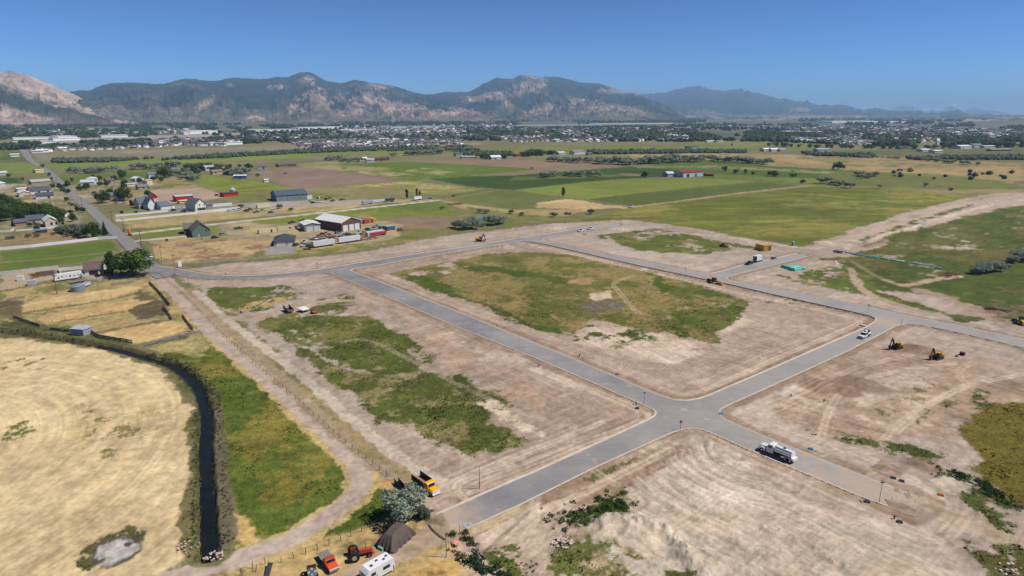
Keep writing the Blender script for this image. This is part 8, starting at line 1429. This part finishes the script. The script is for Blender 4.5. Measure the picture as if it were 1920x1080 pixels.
M_TOWN = mat('town_paint', (0, 0, 0), .7, attr='Col', var=.05, scale=.3)
WALLC = [(236,234,230),(226,222,214),(206,196,180),(240,240,242),(190,180,170),(214,204,196),(176,150,132)]; ROOFC = [(104,104,112),(88,88,96),(124,112,106),(142,136,132),(110,90,84),(236,236,238)]
HP = [([(545,266),(640,263),(760,262),(860,262),(870,270),(760,273),(640,279),(560,275)], 1.0, 'new subdivision'), ([(400,258),(640,252),(640,262),(420,266)], .5, 'n'), ([(640,250),(960,252),(960,262),(640,262)], .7, 'n'), ([(960,242),(1300,240),(1300,262),(960,260)], .9, 'n'), ([(1300,238),(1500,244),(1560,262),(1700,268),(1800,262),(1920,258),(1920,244),(1500,236)], 1.6, 'n'), ([(300,262),(420,262),(420,274),(300,274)], .25, 'n'), ([(60,276),(300,268),(300,277),(60,286)], .15, 'n'), ([(640,237),(960,232),(960,246),(640,250)], .5, 'n'), ([(0,244),(350,240),(350,250),(0,256)], .2, 'n'), ([(1560,262),(1660,268),(1600,272),(1440,264),(1440,258)], .6, 'n'), ([(960,262),(1300,262),(1300,265),(960,266)], .2, 'n')]
allW = []; 
for i, (pl, w, z_) in enumerate(HP):
    W, Q = scatter_px([(pl, w)], 620, 100 + i); allW.append(W)
HW = np.vstack(allW); dd_ = np.hypot(HW[:, 0], HW[:, 1]); od = np.argsort(dd_); HW = HW[od]; rg = np.random.default_rng(77)
n = len(HW); rz = rg.choice([.65, .65 + math.pi / 2, .1, .1 + math.pi / 2], n) + rg.normal(0, .05, n); L_ = rg.uniform(11, 18, n); D_ = rg.uniform(8, 12, n); H_ = rg.uniform(3.2, 6, n); wc = alb(WALLC)[rg.integers(0, 7, n)] * rg.uniform(.85, 1.1, (n, 1)); rci = rg.choice(6, n, p=[.26, .24, .16, .14, .1, .1]); rc = alb(ROOFC)[rci]; rh = rg.uniform(1.5, 3.2, n)
far = np.hypot(HW[:, 0], HW[:, 1]) / 2500; sc_ = np.clip(far, 1, 1.8); L_ *= sc_; D_ *= sc_; H_ *= np.clip(sc_, 1, 1.4)
NI = 230
o = np_obj('town_houses', town_mesh('town_houses', HW[NI:], rz[NI:], L_[NI:], D_[NI:], H_[NI:], wc[NI:], rc[NI:], rh[NI:]), 'stuff'); o['label'] = 'mass of pale houses of the distant town'
RN = ['dark grey', 'slate', 'brown-grey', 'light grey', 'dark brown', 'white']
for i in range(NI):
    a = HW[i]; W0 = np.zeros((1, 2)); me = town_mesh('town_house', W0, np.zeros(1), L_[i:i+1], D_[i:i+1], H_[i:i+1], wc[i:i+1], rc[i:i+1], rh[i:i+1]); o = bpy.data.objects.new('town_house', me); COL.objects.link(o); o.location = (a[0], a[1], 0); o.rotation_euler = (0, 0, rz[i])
    zone = 'left' if a[0] < -a[1] * .3 else ('middle' if a[0] < a[1] * .2 else 'right'); tagp(o, '%s %s-roofed house in the %s part of the distant town' % ('two-storey' if H_[i] > 5 else 'low', RN[rci[i]], zone), 'house', '%s %s-roofed houses, %s part of the town' % ('two-storey' if H_[i] > 5 else 'low', RN[rci[i]], zone))
# long white warehouses
M_WH = mat('white_cladding', (.66, .66, .65), .9, var=.06, scale=.02, spec=.1, raw=True)
for i, (x0, y0, x1, y1, d, h, l) in enumerate([(356,251.5,408,250,60,11,'long bright white warehouse on the left of the town'),(345,252.2,355,252,50,9,'grey warehouse block left of the long white one'),(720,240,835,239,20,9,'very long white warehouse roof in the middle town'),(470,247,560,245.5,60,8,'low long white industrial hall right of the bright warehouse'),(970,236,1130,235,15,7,'long flat white warehouse row at the mountain foot'),(1105,233.5,1260,232,20,8,'largest white warehouse at the mountain foot, right part'),(25,262,100,260,12,6,'pale long hangar at the left, upper one'),(28,270,110,268,12,5,'pale long hangar at the left, lower one'),(110,261,145,260,60,8,'white hangar right of the pale hangars'),(100,276-12,150,262.5,30,7,'low pale hall near the white hangar'),(190,258,240,257,40,7,'long low white sheds beside the railway strip'),(1560,230.5,1640,229.5,180,14,'white industrial roofs on the right horizon'),(1640,231,1700,230,160,12,'second white industrial row on the right horizon'),(560,243,640,241,60,10,'white commercial hall behind the town, left'),(640,247,700,246,50,8,'pale commercial roofs in the middle'),(60,287,80,286.5,16,4,'white-roofed farm hall by the far left road'),(70,286,92,285.3,20,5,'white red-edged farm hall at the far left'),(20,294,36,293.5,16,4,'pale blue shed left of the far road'),(420,270,450,268.5,24,8,'tan apartment block with long roofs'),(395,273,455,270.5,20,6,'long white apartment row'),(1475,250.5,1500,250,40,9,'white commercial store in the right town'),(1515,250,1530,249.5,30,7,'orange-roofed store in the right town'),(600,263.5+7,670,269,14,4,'long white wall-like row of the new subdivision'),(760,272,862,268.5,12,4,'white fence-like row in front of the new subdivision')]):
    a, w, rz_ = frame_of((x0, y0), (x1, y1)); r = empty('warehouse', (a[0], a[1], 0), rz_, l, 'warehouse'); MB().box(0, w, 0, d, -1, h).obj('wall', M_WH, r); MB().box(-1, w + 1, -1, d + 1, h, h + 1).obj('roof', M_WH, r)
# hill road in the distance
pl = smooth_pl(PP([(58,302),(50,293),(44,285),(38,279)]), 4); a_, b_ = strip(pl, 9); n = len(a_); mb = MB(); mb.add([(p[0], p[1], .0) for p in b_] + [(p[0], p[1], .0) for p in a_], [(i, i + 1, n + i + 1, n + i) for i in range(n - 1)]); mb.obj('far_road', M_OLD)['kind'] = 'structure'
